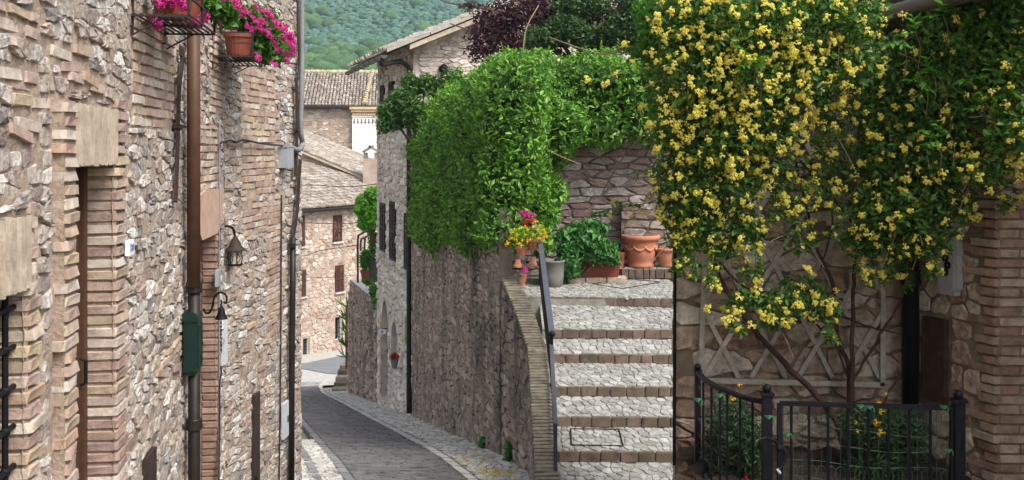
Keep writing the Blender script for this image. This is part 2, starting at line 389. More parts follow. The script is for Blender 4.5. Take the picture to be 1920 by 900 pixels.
def cells(rect, wmin, wmax, hmin, hmax, gap, zones=(), planes=(), aniso=1.5, jit=.3, rng=None, keep=None, rc=.13, rag=.045):
    """irregular coursed stone outlines filling a rectangle, cut round the zones"""
    rng = rng or random
    u0, v0, u1, v1 = rect
    seeds = []
    v = v0 - hmax
    while v < v1 + hmax:
        h = rng.uniform(hmin, hmax)
        u = u0 - wmax * rng.random()
        while u < u1 + wmax:
            w = rng.uniform(wmin, wmax)
            seeds.append((u + w / 2 + rng.uniform(-jit, jit) * w * .5, (v + h / 2 + rng.uniform(-jit, jit) * h)))
            u += w
        v += h
    R = max(wmax, hmax) * 2.0
    grid = {}
    for i, s in enumerate(seeds):
        grid.setdefault((int(s[0] // R), int(s[1] // R)), []).append(i)
    out = []
    a2 = aniso * aniso
    for i, s in enumerate(seeds):
        if not (u0 < s[0] < u1 and v0 < s[1] < v1): continue
        if keep and not keep(s[0], s[1]): continue
        if any(z[0] < s[0] < z[2] and z[1] < s[1] < z[3] for z in zones): continue
        poly = [(s[0] - R * .6, s[1] - R * .45), (s[0] + R * .6, s[1] - R * .45), (s[0] + R * .6, s[1] + R * .45), (s[0] - R * .6, s[1] + R * .45)]
        gx, gy = int(s[0] // R), int(s[1] // R)
        for ax in (-1, 0, 1):
            for ay in (-1, 0, 1):
                for j in grid.get((gx + ax, gy + ay), ()):
                    if j == i: continue
                    t = seeds[j]
                    n = (t[0] - s[0], (t[1] - s[1]) * a2)
                    mid = ((t[0] + s[0]) / 2, (t[1] + s[1]) / 2)
                    ln = math.hypot(*n)
                    if ln < 1e-6: continue
                    n = (n[0] / ln, n[1] / ln)
                    poly = clip(poly, n, n[0] * mid[0] + n[1] * mid[1] - gap / 2)
                    if len(poly) < 3: break
                if len(poly) < 3: break
            if len(poly) < 3: break
        for (n, c) in (((1, 0), u1), ((-1, 0), -u0), ((0, 1), v1), ((0, -1), -v0)):
            if len(poly) >= 3: poly = clip(poly, n, c)
        for z in zones:
            if len(poly) < 3: break
            sep = [(z[0] - s[0], (1, 0), z[0] - gap), (s[0] - z[2], (-1, 0), -z[2] - gap), (z[1] - s[1], (0, 1), z[1] - gap), (s[1] - z[3], (0, -1), -z[3] - gap)]
            k = max(sep, key=lambda q: q[0])
            poly = clip(poly, k[1], k[2])
        for (n, c) in planes:
            if len(poly) >= 3: poly = clip(poly, n, c)
        if len(poly) < 3: continue
        A = 0.5 * abs(sum(poly[k][0] * poly[(k + 1) % len(poly)][1] - poly[(k + 1) % len(poly)][0] * poly[k][1] for k in range(len(poly))))
        if A < wmin * hmin * .18: continue
        # round the corners once and roughen
        q = []
        m = len(poly)
        for k in range(m):
            p0 = poly[k]; p1 = poly[(k + 1) % m]
            ln = math.hypot(p1[0] - p0[0], p1[1] - p0[1])
            if ln < gap * .5: continue
            c = rc
            q.append((p0[0] + (p1[0] - p0[0]) * c, p0[1] + (p1[1] - p0[1]) * c))
            if ln > wmin * .9:
                q.append(((p0[0] + p1[0]) / 2, (p0[1] + p1[1]) / 2))
            q.append((p0[0] + (p1[0] - p0[0]) * (1 - c), p0[1] + (p1[1] - p0[1]) * (1 - c)))
        r = math.sqrt(A) * rag
        q = [(a + rng.uniform(-r, r), b + rng.uniform(-r, r)) for a, b in q]
        if len(q) >= 4: out.append(q)
    return out

def stone_mesh(poly, mapf, depth, rng, back=.03, rough=.35, s2=.86, tilt=.08):
    """a broken stone standing out of the bed: mapf(u, v, w) gives the place"""
    n = len(poly)
    cu = sum(p[0] for p in poly) / n; cv = sum(p[1] for p in poly) / n
    tu = rng.uniform(-tilt, tilt); tv = rng.uniform(-tilt, tilt)
    V = []
    for (k, sc, ww) in ((0, 1.0, -back), (1, .975, depth * .6), (2, s2, depth)):
        for (a, b) in poly:
            s = sc * (1 + (rng.uniform(-.06, .06) if k == 2 else 0))
            x = cu + (a - cu) * s; y = cv + (b - cv) * s
            w = ww
            if k: w += (x - cu) * tu + (y - cv) * tv + depth * rng.uniform(-rough, rough) * (.5 if k == 1 else 1)
            V.append(mapf(x, y, w))
    V.append(mapf(cu, cv, depth * (1.05 + rng.uniform(-rough, rough) * .7)))
    Fs = []
    for r in range(2):
        for k in range(n):
            a = r * n + k; b = r * n + (k + 1) % n
            Fs.append((a, b, b + n, a + n))
    for k in range(n): Fs.append((2 * n + k, 2 * n + (k + 1) % n, 3 * n))
    return V, Fs

def brick_proto(i, jit):
    bm = bmesh.new()
    bmesh.ops.create_cube(bm, size=1.0)
    bmesh.ops.bevel(bm, geom=list(bm.edges), offset=.07, segments=1, affect='EDGES')
    r = random.Random(100 + i)
    for v in bm.verts:
        v.co += Vector((r.uniform(-jit, jit) * .5, r.uniform(-jit, jit), r.uniform(-jit, jit)))
    V = [v.co.copy() for v in bm.verts]; Fs = [tuple(v.index for v in f.verts) for f in bm.faces]
    bm.free()
    return V, Fs
BRICK = [brick_proto(i, .05) for i in range(8)]
BRICK_ME = {}

def basis(c, x, y, z, sx, sy, sz):
    m = Matrix(((x.x * sx, y.x * sy, z.x * sz, c.x), (x.y * sx, y.y * sy, z.y * sz, c.y), (x.z * sx, y.z * sy, z.z * sz, c.z), (0, 0, 0, 1)))
    return m

def brick_piece(c, x, y, z, sx, sy, sz, rng=random, tilt=.02):
    """a brick: centre, unit axes, full sizes"""
    x = Vector(x).normalized(); y = Vector(y).normalized(); z = Vector(z).normalized()
    a = rng.uniform(-tilt, tilt); b = rng.uniform(-tilt, tilt)
    x2 = (x + z * a + y * b).normalized(); z2 = (z - x2 * z.dot(x2)).normalized(); y2 = (y - x2 * y.dot(x2) - z2 * y.dot(z2)).normalized()
    return ('b', rng.randrange(8), basis(Vector(c), x2, y2, z2, sx, sy, sz))

def brick_wall(wall, rect, bl, bh, gap=.012, proud=.01, depth=.09, rng=random, zones=(), skip=0.0, jit=.006, slope=0.0):
    out = []
    u0, v0, u1, v1 = rect
    v = v0; row = 0
    while v + bh * .6 < v1:
        h = min(bh, v1 - v)
        u = u0 - (bl * .5 if row % 2 else 0) - rng.random() * .04
        while u < u1:
            l = bl * rng.uniform(.75, 1.15)
            a = max(u, u0); b = min(u + l, u1)
            if b - a > bl * .25 and rng.random() >= skip:
                cu, cv = (a + b) / 2, v + h / 2
                if not any(z[0] < cu < z[2] and z[1] < cv < z[3] for z in zones):
                    w = proud + rng.uniform(-jit, jit)
                    c = wall.pt(cu, cv + slope * (cu - u0) + rng.uniform(-.003, .003), w - depth / 2)
                    out.append(brick_piece(c, wall.d, wall.n, (0, 0, 1), b - a - gap, depth, h - gap, rng))
            u += l
        v += bh; row += 1
    return out

def piece_world(p):
    if p[0] == 'b':
        V, Fs = BRICK[p[1]]
        return [p[2] @ v for v in V], Fs
    return p[1], p[2]

def screen_size(V):
    xs = []; ys = []
    for v in V:
        if v[1] < .3: continue
        xs.append(CX + F * v[0] / v[1]); ys.append(HY - F * v[2] / v[1])
    if not xs: return 0
    x0, x1, y0, y1 = max(0, min(xs)), min(1920, max(xs)), max(0, min(ys)), min(900, max(ys))
    if x1 <= x0 or y1 <= y0: return 0
    return (x1 - x0) * (y1 - y0)

def emit(pieces, parent, name, restname, mat, cap=300, minpx=40.0, hide=None):
    """the pieces that show largest become parts of their own, the rest one part of the same thing"""
    if not pieces: return
    sized = []
    for p in pieces:
        V, Fs = piece_world(p)
        s = screen_size(V)
        if hide is not None and s > 0:
            c = sum((Vector(v) for v in V), Vector()) / len(V)
            if hide(CX + F * c.x / c.y, HY - F * c.z / c.y): s = 0
        sized.append((s, p, V, Fs))
    sized.sort(key=lambda q: -q[0])
    single = [q for q in sized[:cap] if q[0] >= minpx]
    rest = sized[len(single):]
    for s, p, V, Fs in single:
        if p[0] == 'b':
            key = (p[1], mat.name)
            if key not in BRICK_ME:
                me = bpy.data.meshes.new(name); bv, bf = BRICK[p[1]]
                me.from_pydata([tuple(v) for v in bv], [], bf); me.materials.append(mat); me.update()
                BRICK_ME[key] = me
            o = bpy.data.objects.new(name, BRICK_ME[key]); COL.objects.link(o)
            o.parent = parent
            if parent.parent is None:
                o.matrix_parent_inverse = Matrix.Translation(-parent.location)
            o.matrix_basis = p[2]
        else:
            mk(name, V, Fs, mat, parent)
    if rest:
        mb = MB()
        vv = []; ff = []
        for s, p, V, Fs in rest:
            b = len(vv); vv += [tuple(v) for v in V]; ff += [tuple(i + b for i in f) for f in Fs]
        o = mk(restname, vv, ff, mat, parent)
        o['kind'] = 'stuff'

def snoise(x, y, s):
    return (math.sin(x * 7.3 * s + 1.3 * math.sin(y * 5.1 * s)) * math.sin(y * 6.7 * s + 1.7 * math.sin(x * 4.3 * s + 2)) +
            .5 * math.sin(x * 17.1 * s + y * 9.7 * s + 1.0) * math.sin(y * 15.3 * s - x * 6.1 * s))

def wall_slab(name, wall, rect, holes, mat, parent, res=.04, amp=.008, ns=1.5, reveal=.25, revmat=None, backmat=None, topz=None, w0=0.0):
    """the mortared body of a wall with real openings; each opening gets its reveals"""
    u0, v0, u1, v1 = rect
    def lines(a, b, extra):
        L = set(np.linspace(a, b, max(2, int((b - a) / res) + 1)).tolist())
        L |= set(e for e in extra if a < e < b)
        L = sorted(L); out = [L[0]]
        for q in L[1:]:
            if q - out[-1] > 1e-4: out.append(q)
        return out
    U = lines(u0, u1, [h[0] for h in holes] + [h[2] for h in holes])
    Vv = lines(v0, v1, [h[1] for h in holes] + [h[3] for h in holes])
    idx = {}; V = []; Fs = []
    def vid(i, j):
        if (i, j) not in idx:
            u, v = U[i], Vv[j]
            w = w0 + amp * snoise(u, v, ns) + amp * .6 * random.uniform(-1, 1)
            idx[(i, j)] = len(V); V.append(wall.pt(u, v, w))
        return idx[(i, j)]
    for i in range(len(U) - 1):
        cu = (U[i] + U[i + 1]) / 2
        for j in range(len(Vv) - 1):
            cv = (Vv[j] + Vv[j + 1]) / 2
            if any(h[0] < cu < h[2] and h[1] < cv < h[3] for h in holes): continue
            Fs.append((vid(i, j), vid(i + 1, j), vid(i + 1, j + 1), vid(i, j + 1)))
    # plain thickness behind, and what stands above the picture
    if topz is not None and topz > v1:
        b = len(V); V += [wall.pt(u0, v1, w0), wall.pt(u1, v1, w0), wall.pt(u1, topz, w0), wall.pt(u0, topz, w0)]
        Fs.append((b, b + 1, b + 2, b + 3))
    o = mk(name, V, Fs, mat, parent)
    return o

def reveals(name, wall, h, depth, mat, parent, w=0.0, sides='lrtb', back=None):
    u0, v0, u1, v1 = h
    mb = MB()
    A = lambda u, v, k: wall.pt(u, v, w - k)
    e = .012
    if 'l' in sides: mb.add([A(u0, v0, -e), A(u0, v1, -e), A(u0, v1, depth), A(u0, v0, depth)], [(0, 1, 2, 3)])
    if 'r' in sides: mb.add([A(u1, v0, -e), A(u1, v1, -e), A(u1, v1, depth), A(u1, v0, depth)], [(0, 1, 2, 3)])
    if 't' in sides: mb.add([A(u0, v1, -e), A(u1, v1, -e), A(u1, v1, depth), A(u0, v1, depth)], [(0, 1, 2, 3)])
    if 'b' in sides: mb.add([A(u0, v0, -e), A(u1, v0, -e), A(u1, v0, depth), A(u0, v0, depth)], [(0, 1, 2, 3)])
    return mb.build(name, mat, parent)

# ------------------------------------------------------------------ foliage
def leaves(name, C, D, N, Ln, Wd, mat, parent=None, fold=.25, droop=.12):
    C = np.asarray(C, float); n = len(C)
    D = D / (np.linalg.norm(D, axis=1, keepdims=True) + 1e-9)
    N = N - D * (N * D).sum(1, keepdims=True); N = N / (np.linalg.norm(N, axis=1, keepdims=True) + 1e-9)
    S = np.cross(D, N)
    Ln = np.asarray(Ln).reshape(-1, 1); Wd = np.asarray(Wd).reshape(-1, 1)
    b = C - D * Ln * .5; t = C + D * Ln * .5 - N * Ln * droop
    l = C - D * Ln * .08 + S * Wd * .5 + N * Wd * fold; r = C - D * Ln * .08 - S * Wd * .5 + N * Wd * fold
    V = np.stack([b, l, t, r], 1).reshape(-1, 3).astype(np.float32)
    base = np.arange(n) * 4
    T = np.stack([base, base + 1, base + 2, base, base + 2, base + 3], 1).reshape(-1).astype(np.int32)
    me = bpy.data.meshes.new(name)
    me.vertices.add(4 * n); me.vertices.foreach_set('co', V.ravel())
    me.loops.add(6 * n); me.loops.foreach_set('vertex_index', T)
    me.polygons.add(2 * n)
    me.polygons.foreach_set('loop_start', (np.arange(2 * n) * 3).astype(np.int32))
    me.polygons.foreach_set('loop_total', np.full(2 * n, 3, np.int32))
    me.update(calc_edges=True)
    return put(name, me, parent, mat)

def unit(n, rng=RNG):
    v = rng.normal(size=(n, 3)); return v / np.linalg.norm(v, axis=1, keepdims=True)

def blob_points(blobs, n, power=4.0, rng=RNG, front=None):
    """points in ellipsoids (cx,cy,cz, rx,ry,rz, weight), thicker towards the outside; returns points and outward directions"""
    B = np.array([b[:6] for b in blobs], float); w = np.array([b[6] if len(b) > 6 else b[3] * b[5] + b[4] * b[5] + b[3] * b[4] for b in blobs], float)
    k = rng.choice(len(B), n, p=w / w.sum())
    d = unit(n, rng)
    r = rng.random(n) ** (1.0 / power) * (1 + .10 * rng.normal(size=n))
    p = B[k, :3] + d * B[k, 3:6] * r[:, None]
    o = d / B[k, 3:6]; o /= np.linalg.norm(o, axis=1, keepdims=True)
    return p, o

def outside(p, blobs, s=.80):
    """true for points that do not lie deep inside another blob"""
    ok = np.ones(len(p), bool)
    for b in blobs:
        q = (p - np.array(b[:3])) / (np.array(b[3:6]) * s)
        ok &= (q * q).sum(1) > 1
    return ok

def leaf_mass(name, blobs, n, L, mat, parent=None, aspect=.5, out=.6, up=.35, rnd=.7, power=4.0, cull=.8, keep=None, lj=.35, droop=.12):
    p, o = blob_points(blobs, n, power)
    if cull: 
        ok = outside(p, blobs, cull); p = p[ok]; o = o[ok]
    if keep is not None:
        ok = keep(p); p = p[ok]; o = o[ok]
    m = len(p)
    N = o * out + np.array([0, 0, up]) + unit(m) * rnd
    D = unit(m) + o * .3 + np.array([0, 0, -.15])
    Ln = L * (1 + lj * RNG.normal(size=m).clip(-1.5, 1.5))
    return leaves(name, p, D, N, Ln, Ln * aspect * (1 + .2 * RNG.normal(size=m).clip(-1, 1)), mat, parent, droop=droop)

def sprigs(name, bases, dirs, L, nleaf, leafL, mat, parent=None, aspect=.45, spread=.6):
    """leaves set along short shoots"""
    C = []; D = []; N = []
    for b, d in zip(bases, dirs):
        b = np.array(b); d = np.array(d) / np.linalg.norm(d)
        a = np.cross(d, [0, 0, 1.0]); a /= np.linalg.norm(a) + 1e-9
        for k in range(nleaf):
            t = (k + .5) / nleaf * L
            sg = 1 if k % 2 else -1
            dd = d * .6 + a * sg * spread + RNG.normal(size=3) * .15
            c = b + d * t + dd * leafL * .5
            C.append(c); D.append(dd); N.append(np.array([0, -.2, 1.0]) + RNG.normal(size=3) * .3)
    C = np.array(C); D = np.array(D); N = np.array(N); m = len(C)
    Ln = leafL * (1 + .25 * RNG.normal(size=m).clip(-1.5, 1.5))
    return leaves(name, C, D, N, Ln, Ln * aspect, mat, parent)

def petal_cluster(name, nf, r, R, mat, rng, petals=7):
    """a head of small double flowers: each a rosette of cupped petals round a core"""
    C = []; D = []; N = []; Ls = []; Ws = []
    for i in range(nf):
        d = np.array([rng.gauss(0, 1), rng.gauss(0, 1), rng.gauss(0, 1)]); d /= np.linalg.norm(d)
        c = d * R * rng.uniform(.55, 1.0)
        C.append(c * .5); D.append(d); N.append(np.array([.1, -1, .3])); Ls.append(np.linalg.norm(c) * 1.3); Ws.append(r * .6)     # its stalk
        ax = d + np.array([0, -.5, .4]); ax /= np.linalg.norm(ax)
        for ring, (m, tl, sz) in enumerate(((petals, .9, 1.0), (petals - 2, .45, .8), (3, .1, .55))):
            a = np.cross(ax, [0.3, .2, .9]); a /= np.linalg.norm(a); b = np.cross(ax, a)
            ph = rng.random() * 6.28
            for k in range(m):
                th = ph + 2 * math.pi * k / m
                rad = a * math.cos(th) + b * math.sin(th)
                dd = rad * tl + ax * (1 - tl) 
                dd /= np.linalg.norm(dd)
                C.append(c + dd * r * .5 * sz + ax * r * .15 * ring); D.append(dd); N.append(ax - rad * .3); Ls.append(r * 1.05); Ws.append(r * .95)
    m = len(C)
    C = np.array(C); D = np.array(D); N = np.array(N)
    return leaves_mesh(name, C, D, N, np.array(Ls), np.array(Ws), mat)

def leaves_mesh(name, C, D, N, Ln, Wd, mat):
    o = leaves(name, C, D, N, Ln, Wd, mat, fold=.2, droop=-.15)
    me = o.data
    bpy.data.objects.remove(o)
    return me

def scatter_heads(heads, protos, parent, name, restname, mat, cap=300):
    """heads: (pos, scale); the largest shown are parts of their own, the others one part"""
    hs = []
    for p, s in heads:
        p = Vector(p)
        x = CX + F * p.x / p.y; y = HY - F * p.z / p.y
        vis = (0 < x < 1920 and 0 < y < 900)
        hs.append(((s / p.y) if vis else 0, p, s))
    hs.sort(key=lambda q: -q[0])
    t = parent.location
    for i, (q, p, s) in enumerate(hs[:cap]):
        o = bpy.data.objects.new(name, protos[random.randrange(len(protos))]); COL.objects.link(o)
        o.parent = parent
        o.matrix_parent_inverse = Matrix.Translation(-t)
        o.matrix_basis = Matrix.Translation(p) @ Matrix.Rotation(random.uniform(-.9, .9), 4, 'Z') @ Matrix.Rotation(random.uniform(-.5, .5), 4, 'X') @ Matrix.Scale(s, 4)
    if len(hs) > cap:
        VV = []; FF = []; b = 0
        cache = []
        for me in protos:
            co = np.empty(len(me.vertices) * 3, np.float32); me.vertices.foreach_get('co', co)
            cache.append((co.reshape(-1, 3), np.array([list(f.vertices) for f in me.polygons])))
        for (q, p, s) in hs[cap:]:
            co, f = cache[random.randrange(len(cache))]
            R = np.array(Matrix.Rotation(random.uniform(-.9, .9), 3, 'Z') @ Matrix.Rotation(random.uniform(-.5, .5), 3, 'X'))
            VV.append(co @ R.T * s + np.array(p)); FF.append(f + b); b += len(co)
        V = np.concatenate(VV); Fa = np.concatenate(FF)
        me = bpy.data.meshes.new(restname); me.from_pydata(V.tolist(), [], Fa.tolist()); me.update()
        put(restname, me, parent, mat)['kind'] = 'stuff'

# ------------------------------------------------------------------ the lay of the land
DZ = [(-14, -1.0), (0, -2.16), (16.6, -4.86), (27, -6.85), (38, -8.78), (46, -10.12), (56, -11.06), (60, -11.4), (75, -11.6), (130, -13.0)]
def zs(d): return float(np.interp(d, [q[0] for q in DZ], [q[1] for q in DZ]))
def ground_hit(px, py):
    lo, hi = 3.0, 110.0
    for _ in range(60):
        m = (lo + hi) / 2
        if HY - F * zs(m) / m > py: lo = m
        else: hi = m
    return ((px - CX) / F * lo, lo)
def edge(pts):
    q = sorted((ground_hit(*p) for p in pts), key=lambda r: r[1])
    xs = [r[1] for r in q]; ys = [r[0] for r in q]
    def f(d):
        if d < xs[0]: return ys[0] + (d - xs[0]) * (ys[1] - ys[0]) / (xs[1] - xs[0])
        return float(np.interp(d, xs, ys))
    return f, xs[-1]
road_r, road_end = edge([(872, 895), (790, 835), (690, 782), (640, 755), (603, 736), (597, 725), (606, 716)])
road_l, _ = edge([(660, 895), (615, 840), (567, 785), (520, 740), (490, 716)])
WB = [(0.55, 4.0), (.34, 9.0), (.30, 11.8), (.24, 15.0), (-.17, 17.0), (-2.5, 27.0), (-5.8, 38.0), (-8.2, 46)]
def wall_base(d): return float(np.interp(d, [q[1] for q in WB], [q[0] for q in WB]))

def sheet(name, f0, f1, d0, d1, dz, mat, parent=None, step=.5, nx=6, kind='structure'):
    V = []; Fs = []
    n = max(2, int((d1 - d0) / step) + 1)
    for i in range(n):
        d = d0 + (d1 - d0) * i / (n - 1)
        a, b = f0(d), f1(d)
        for k in range(nx + 1): V.append((a + (b - a) * k / nx, d, zs(d) + dz))
    for i in range(n - 1):
        for k in range(nx):
            q = i * (nx + 1) + k
            Fs.append((q, q + 1, q + nx + 2, q + nx + 1))
    o = mk(name, V, Fs, mat, parent)
    if parent is None and kind: o['kind'] = kind
    return o

ground = sheet('ground', lambda d: -90, lambda d: 90, -14, 130, -.10, M['earth'], step=2.0, nx=40)

# street: brick carriageway between cobbled margins
street = sheet('street', road_l, road_r, 6, road_end, -.015, M['roadbed'])
pcs = []
rr = random.Random(5)
d = 12.0
while d < road_end:
    x0, x1 = road_l(d) + .02, road_r(d) - .02
    h = .115
    x = x0 - rr.random() * .2
    z = zs(d); sl = (zs(d + .1) - zs(d)) / .1
    while x < x1:
        l = rr.uniform(.22, .27)
        a, b = max(x, x0), min(x + l, x1)
        if b - a > .06:
            pcs.append(brick_piece(((a + b) / 2, d, z - .035 + rr.uniform(-.005, .005)), (1, -.18, -.18 * sl), (0, 1, sl), (0, -sl, 1), b - a - .012, h - .010, .08, rr, .03))
        x += l
    d += h
emit(pcs, street, 'paving_brick', 'paving_bricks', M['road'], cap=0)

def ground_map(dz):
    def f(x, d, w): return (x, d, zs(d) + dz + w)
    return f
def cobbles(name, f0, f1, d0, d1, w0, w1, h0, h1, gap, mat, bedmat, depth, cap, bedname, seed, dz=0.0):
    bed = sheet(bedname, f0, f1, d0, d1, dz, bedmat, step=.4, nx=4)
    r = random.Random(seed)
    xs = [f0(q) for q in np.linspace(d0, d1, 30)] + [f1(q) for q in np.linspace(d0, d1, 30)]
    pc = []
    D = d0
    while D < d1:                       # in short lengths that follow the bend
        E = min(d1, D + 1.5)
        a = min(f0(D), f0(E)); b = max(f1(D), f1(E))
        for poly in cells((a, D, b, E), w0, w1, h0, h1, gap, aniso=1.0, rng=r, keep=lambda u, v: f0(v) + .03 < u < f1(v) - .03):
            poly = [(min(max(u, f0(v) + .008), f1(v) - .008), v) for u, v in poly]
            V, Fs = stone_mesh(poly, ground_map(dz), depth, r, back=.02)
            pc.append(('m', V, Fs))
        D = E
    emit(pc, bed, name, name + 's', mat, cap=cap, minpx=45)
    return bed

kr = lambda d: road_r(d) + .13
kl = lambda d: road_l(d) - .13
cobbles('cobble', kr, lambda d: wall_base(d) + .05, 13.6, 40, .10, .20, .12, .24, .02, M['cobble'], M['cobblebed'], .022, 300, 'pavement', 21, .005)
cobbles('cobble', lambda d: kl(d) - .85, kl, 13.6, 20, .09, .16, .10, .2, .018, M['cobble'], M['cobblebed'], .022, 200, 'pavement', 22, .005)
def kerb_line(name, f0, f1, d0, d1, mat, dz, ln, parent, seed):
    r = random.Random(seed); pc = []
    d = d0
    while d < d1:
        l = ln * r.uniform(.8, 1.2); e = d + l
        a0, b0, a1, b1 = f0(d), f1(d), f0(e), f1(e)
        g = .012
        t = dz + r.uniform(-.004, .006)
        v = [(a0, d + g, zs(d) + t), (b0, d + g, zs(d) + t), (b1, e - g, zs(e) + t), (a1, e - g, zs(e) + t)]
        lo = [(p[0], p[1], p[2] - .08) for p in v]
        pc.append(('m', v + lo, [(0, 1, 2, 3), (0, 4, 5, 1), (1, 5, 6, 2), (2, 6, 7, 3), (3, 7, 4, 0)]))
        d = e
    emit(pc, parent, name, name + 's', mat, cap=120, minpx=20)
kerb_line('kerb_stone', lambda d: road_r(d) + .0, lambda d: road_r(d) + .125, 12, road_end, M['kerb'], .012, .45, street, 31)
kerb_line('gutter_stone', lambda d: road_r(d) + .135, lambda d: road_r(d) + .22, 12, 40, M['gutterstone'], .018, .5, street, 33)
kerb_line('kerb_stone', lambda d: road_l(d) - .125, lambda d: road_l(d), 12, 32, M['gutterstone'], .012, .45, street, 32)
kerb_line('gutter_stone', lambda d: road_l(d) - .56, lambda d: road_l(d) - .44, 12, 24, M['gutterstone'], .034, .45, street, 34)

# the crossing at the foot of the hill
def gband(name, low, high, dz, mat, n=14, m=6):
    """a strip of ground between two lines given near to far"""
    V = []; Fs = []
    for i in range(n + 1):
        t = i / n
        def at(l):
            k = min(int(t * (len(l) - 1)), len(l) - 2); f = t * (len(l) - 1) - k
            return ground_hit(l[k][0] + (l[k + 1][0] - l[k][0]) * f, l[k][1] + (l[k + 1][1] - l[k][1]) * f)
        a, b = at(low), at(high)
        for q in range(m + 1):
            x = a[0] + (b[0] - a[0]) * q / m; d_ = a[1] + (b[1] - a[1]) * q / m
            V.append((x, d_, zs(d_) + dz))
    for i in range(n):
        for q in range(m):
            k = i * (m + 1) + q; Fs.append((k, k + 1, k + m + 2, k + m + 1))
    o = mk(name, V, Fs, mat); o['kind'] = 'structure'; return o
gband('pavement', [(470, 730), (705, 718)], [(470, 655), (705, 630)], .006, M['farcobble'])
gband('road', [(470, 688), (566, 692), (613, 701), (660, 704), (705, 704)], [(470, 684), (566, 683), (605, 675), (643, 667), (705, 650)], .030, M['asphalt'])

# hillside far behind
def hz(x, d):
    t = np.clip((d - 130) / 1100.0, 0, 1)
    return -13 + 250 * t ** 1.08 + 10 * np.sin(x * .011 + d * .004) * t + 5 * np.sin(x * .03 + 1.3) * t + 14 * t * np.sin(d * .013 + x * .006) + .05 * x * t
V = []; Fs = []
xs = np.linspace(-900, 700, 90); ds = np.concatenate([np.linspace(128, 600, 60), np.linspace(620, 1300, 50)])
for D in ds:
    for x in xs: V.append((x, D, float(hz(x, D)) - (.2 if D < 130 else 0)))
for i in range(len(ds) - 1):
    for k in range(len(xs) - 1):
        q = i * len(xs) + k; Fs.append((q, q + 1, q + len(xs) + 1, q + len(xs)))
hill = mk('hillside', V, Fs, M['hill'], smooth=True); hill['kind'] = 'structure'
def crown_proto(seed, sub=1):
    bm = bmesh.new(); bmesh.ops.create_icosphere(bm, subdivisions=sub, radius=1.0)
    r = random.Random(seed)
    for v in bm.verts:
        v.co *= r.uniform(.78, 1.15)
        v.co.z = v.co.z * .8 + .35
    V = np.array([v.co[:] for v in bm.verts]); Fa = np.array([[q.index for q in f.verts] for f in bm.faces]); bm.free()
    return V, Fa
CP = [crown_proto(i) for i in range(6)]
CP2 = [crown_proto(i + 20, 2) for i in range(6)]
def far_crowns(name, n, mat, x0, x1, d0, d1, smin, smax, label, cat, dens):
    VV = []; FF = []; b = 0; cnt = 0; tries = 0
    while cnt < n and tries < n * 20:
        tries += 1
        D = d0 + (d1 - d0) * RNG.random() ** 1.2; x = (RNG.random() * (x1 - x0) + x0) * (D / 600.0)
        if RNG.random() > dens(x, D): continue
        s = RNG.uniform(smin, smax); co, f = CP[RNG.integers(6)]
        a = RNG.random() * 6.28; R = np.array([[math.cos(a), -math.sin(a), 0], [math.sin(a), math.cos(a), 0], [0, 0, 1]])
        VV.append(co @ R.T * s * np.array([1, 1, RNG.uniform(.75, 1.1)]) + np.array([x, D, float(hz(x, D))])); FF.append(f + b); b += len(co); cnt += 1
    V = np.concatenate(VV); Fa = np.concatenate(FF)
    me = bpy.data.meshes.new(name); me.from_pydata(V.tolist(), [], Fa.tolist()); me.update()
    me.polygons.foreach_set('use_smooth', [True] * len(me.polygons))
    o = put(name, me, None, mat); tag(o, label, cat, None, 'stuff'); return o
pat = lambda x, D: .5 + .5 * math.sin(x * .021 + 2.1 * math.sin(D * .011)) * math.sin(D * .017 + 1.1 * math.sin(x * .013))
far_crowns('olive_grove', 11000, M['olive'], -150, 15, 290, 1150, 1.0, 2.3, 'grey green olive grove covering the hillside behind the roofs', 'olive grove', lambda x, D: .95 if pat(x, D) < .62 else .35)
far_crowns('hillside_wood', 1500, M['farwood'], -150, 15, 300, 1150, 2.0, 4.6, 'darker green wood in patches high on the far hillside', 'wood', lambda x, D: .95 if (pat(x, D) > .60 or D > 800) else .05)

# ================================================================== the house on the left
house_l = thing('stone_house', 'tall rubble and brick house wall filling the left side of the lane', 'house', (-2.2, 6, zs(6)))
def lx(d): return -1.187 - .132 * d
L1 = Wall((lx(2.4), 2.4), (lx(8.6), 8.6))
L2 = Wall((lx(8.6), 8.6), (-2.195, 11.1))
def ud(d): return (d - 2.4) * math.sqrt(1 + .132 ** 2)      # u on L1 at depth d
VB = -4.2
win0 = (ud(2.75), L1.hit(30, 546)[1] - 1.3, ud(3.635), L1.hit(30, 547)[1])
door1 = (ud(4.15), VB, ud(4.90), L1.hit(190, 308)[1])
door2 = (ud(7.25), VB, ud(8.10), L1.hit(395, 436)[1])
hatch1 = (L1.hit(267, 850)[0], VB, L1.hit(284, 850)[0], L1.hit(276, 848)[1])
hatch2 = (L2.hit(471, 740)[0], VB, L2.hit(482, 740)[0], L2.hit(477, 737)[1])
wall_slab('wall', L1, (0, VB, L1.L, 1.75), [win0, door1, door2], M['mortarL'], house_l, res=.034, amp=.005, ns=2.0, topz=4.6)
wall_slab('wall', L2, (0, VB, L2.L, 1.75), [], M['mortarL'], house_l, res=.05, amp=.008, topz=4.6)
wall_slab('wall', Wall((lx(-6), -6), (lx(2.4), 2.4)), (0, -2.6, 8.4, 4.6), [], M['mortarL'], house_l, res=1.0)
# end of the house at the far corner
L3 = Wall((-2.195, 11.1), (-6.5, 12.0))
mk('end_wall', [L2.pt(L2.L, VB - 1, 0), (-6.5, 12.0, VB - 1), (-6.5, 12.0, 4.6), L2.pt(L2.L, 4.6, 0)], [(0, 1, 2, 3)], M['mortarL'], house_l)

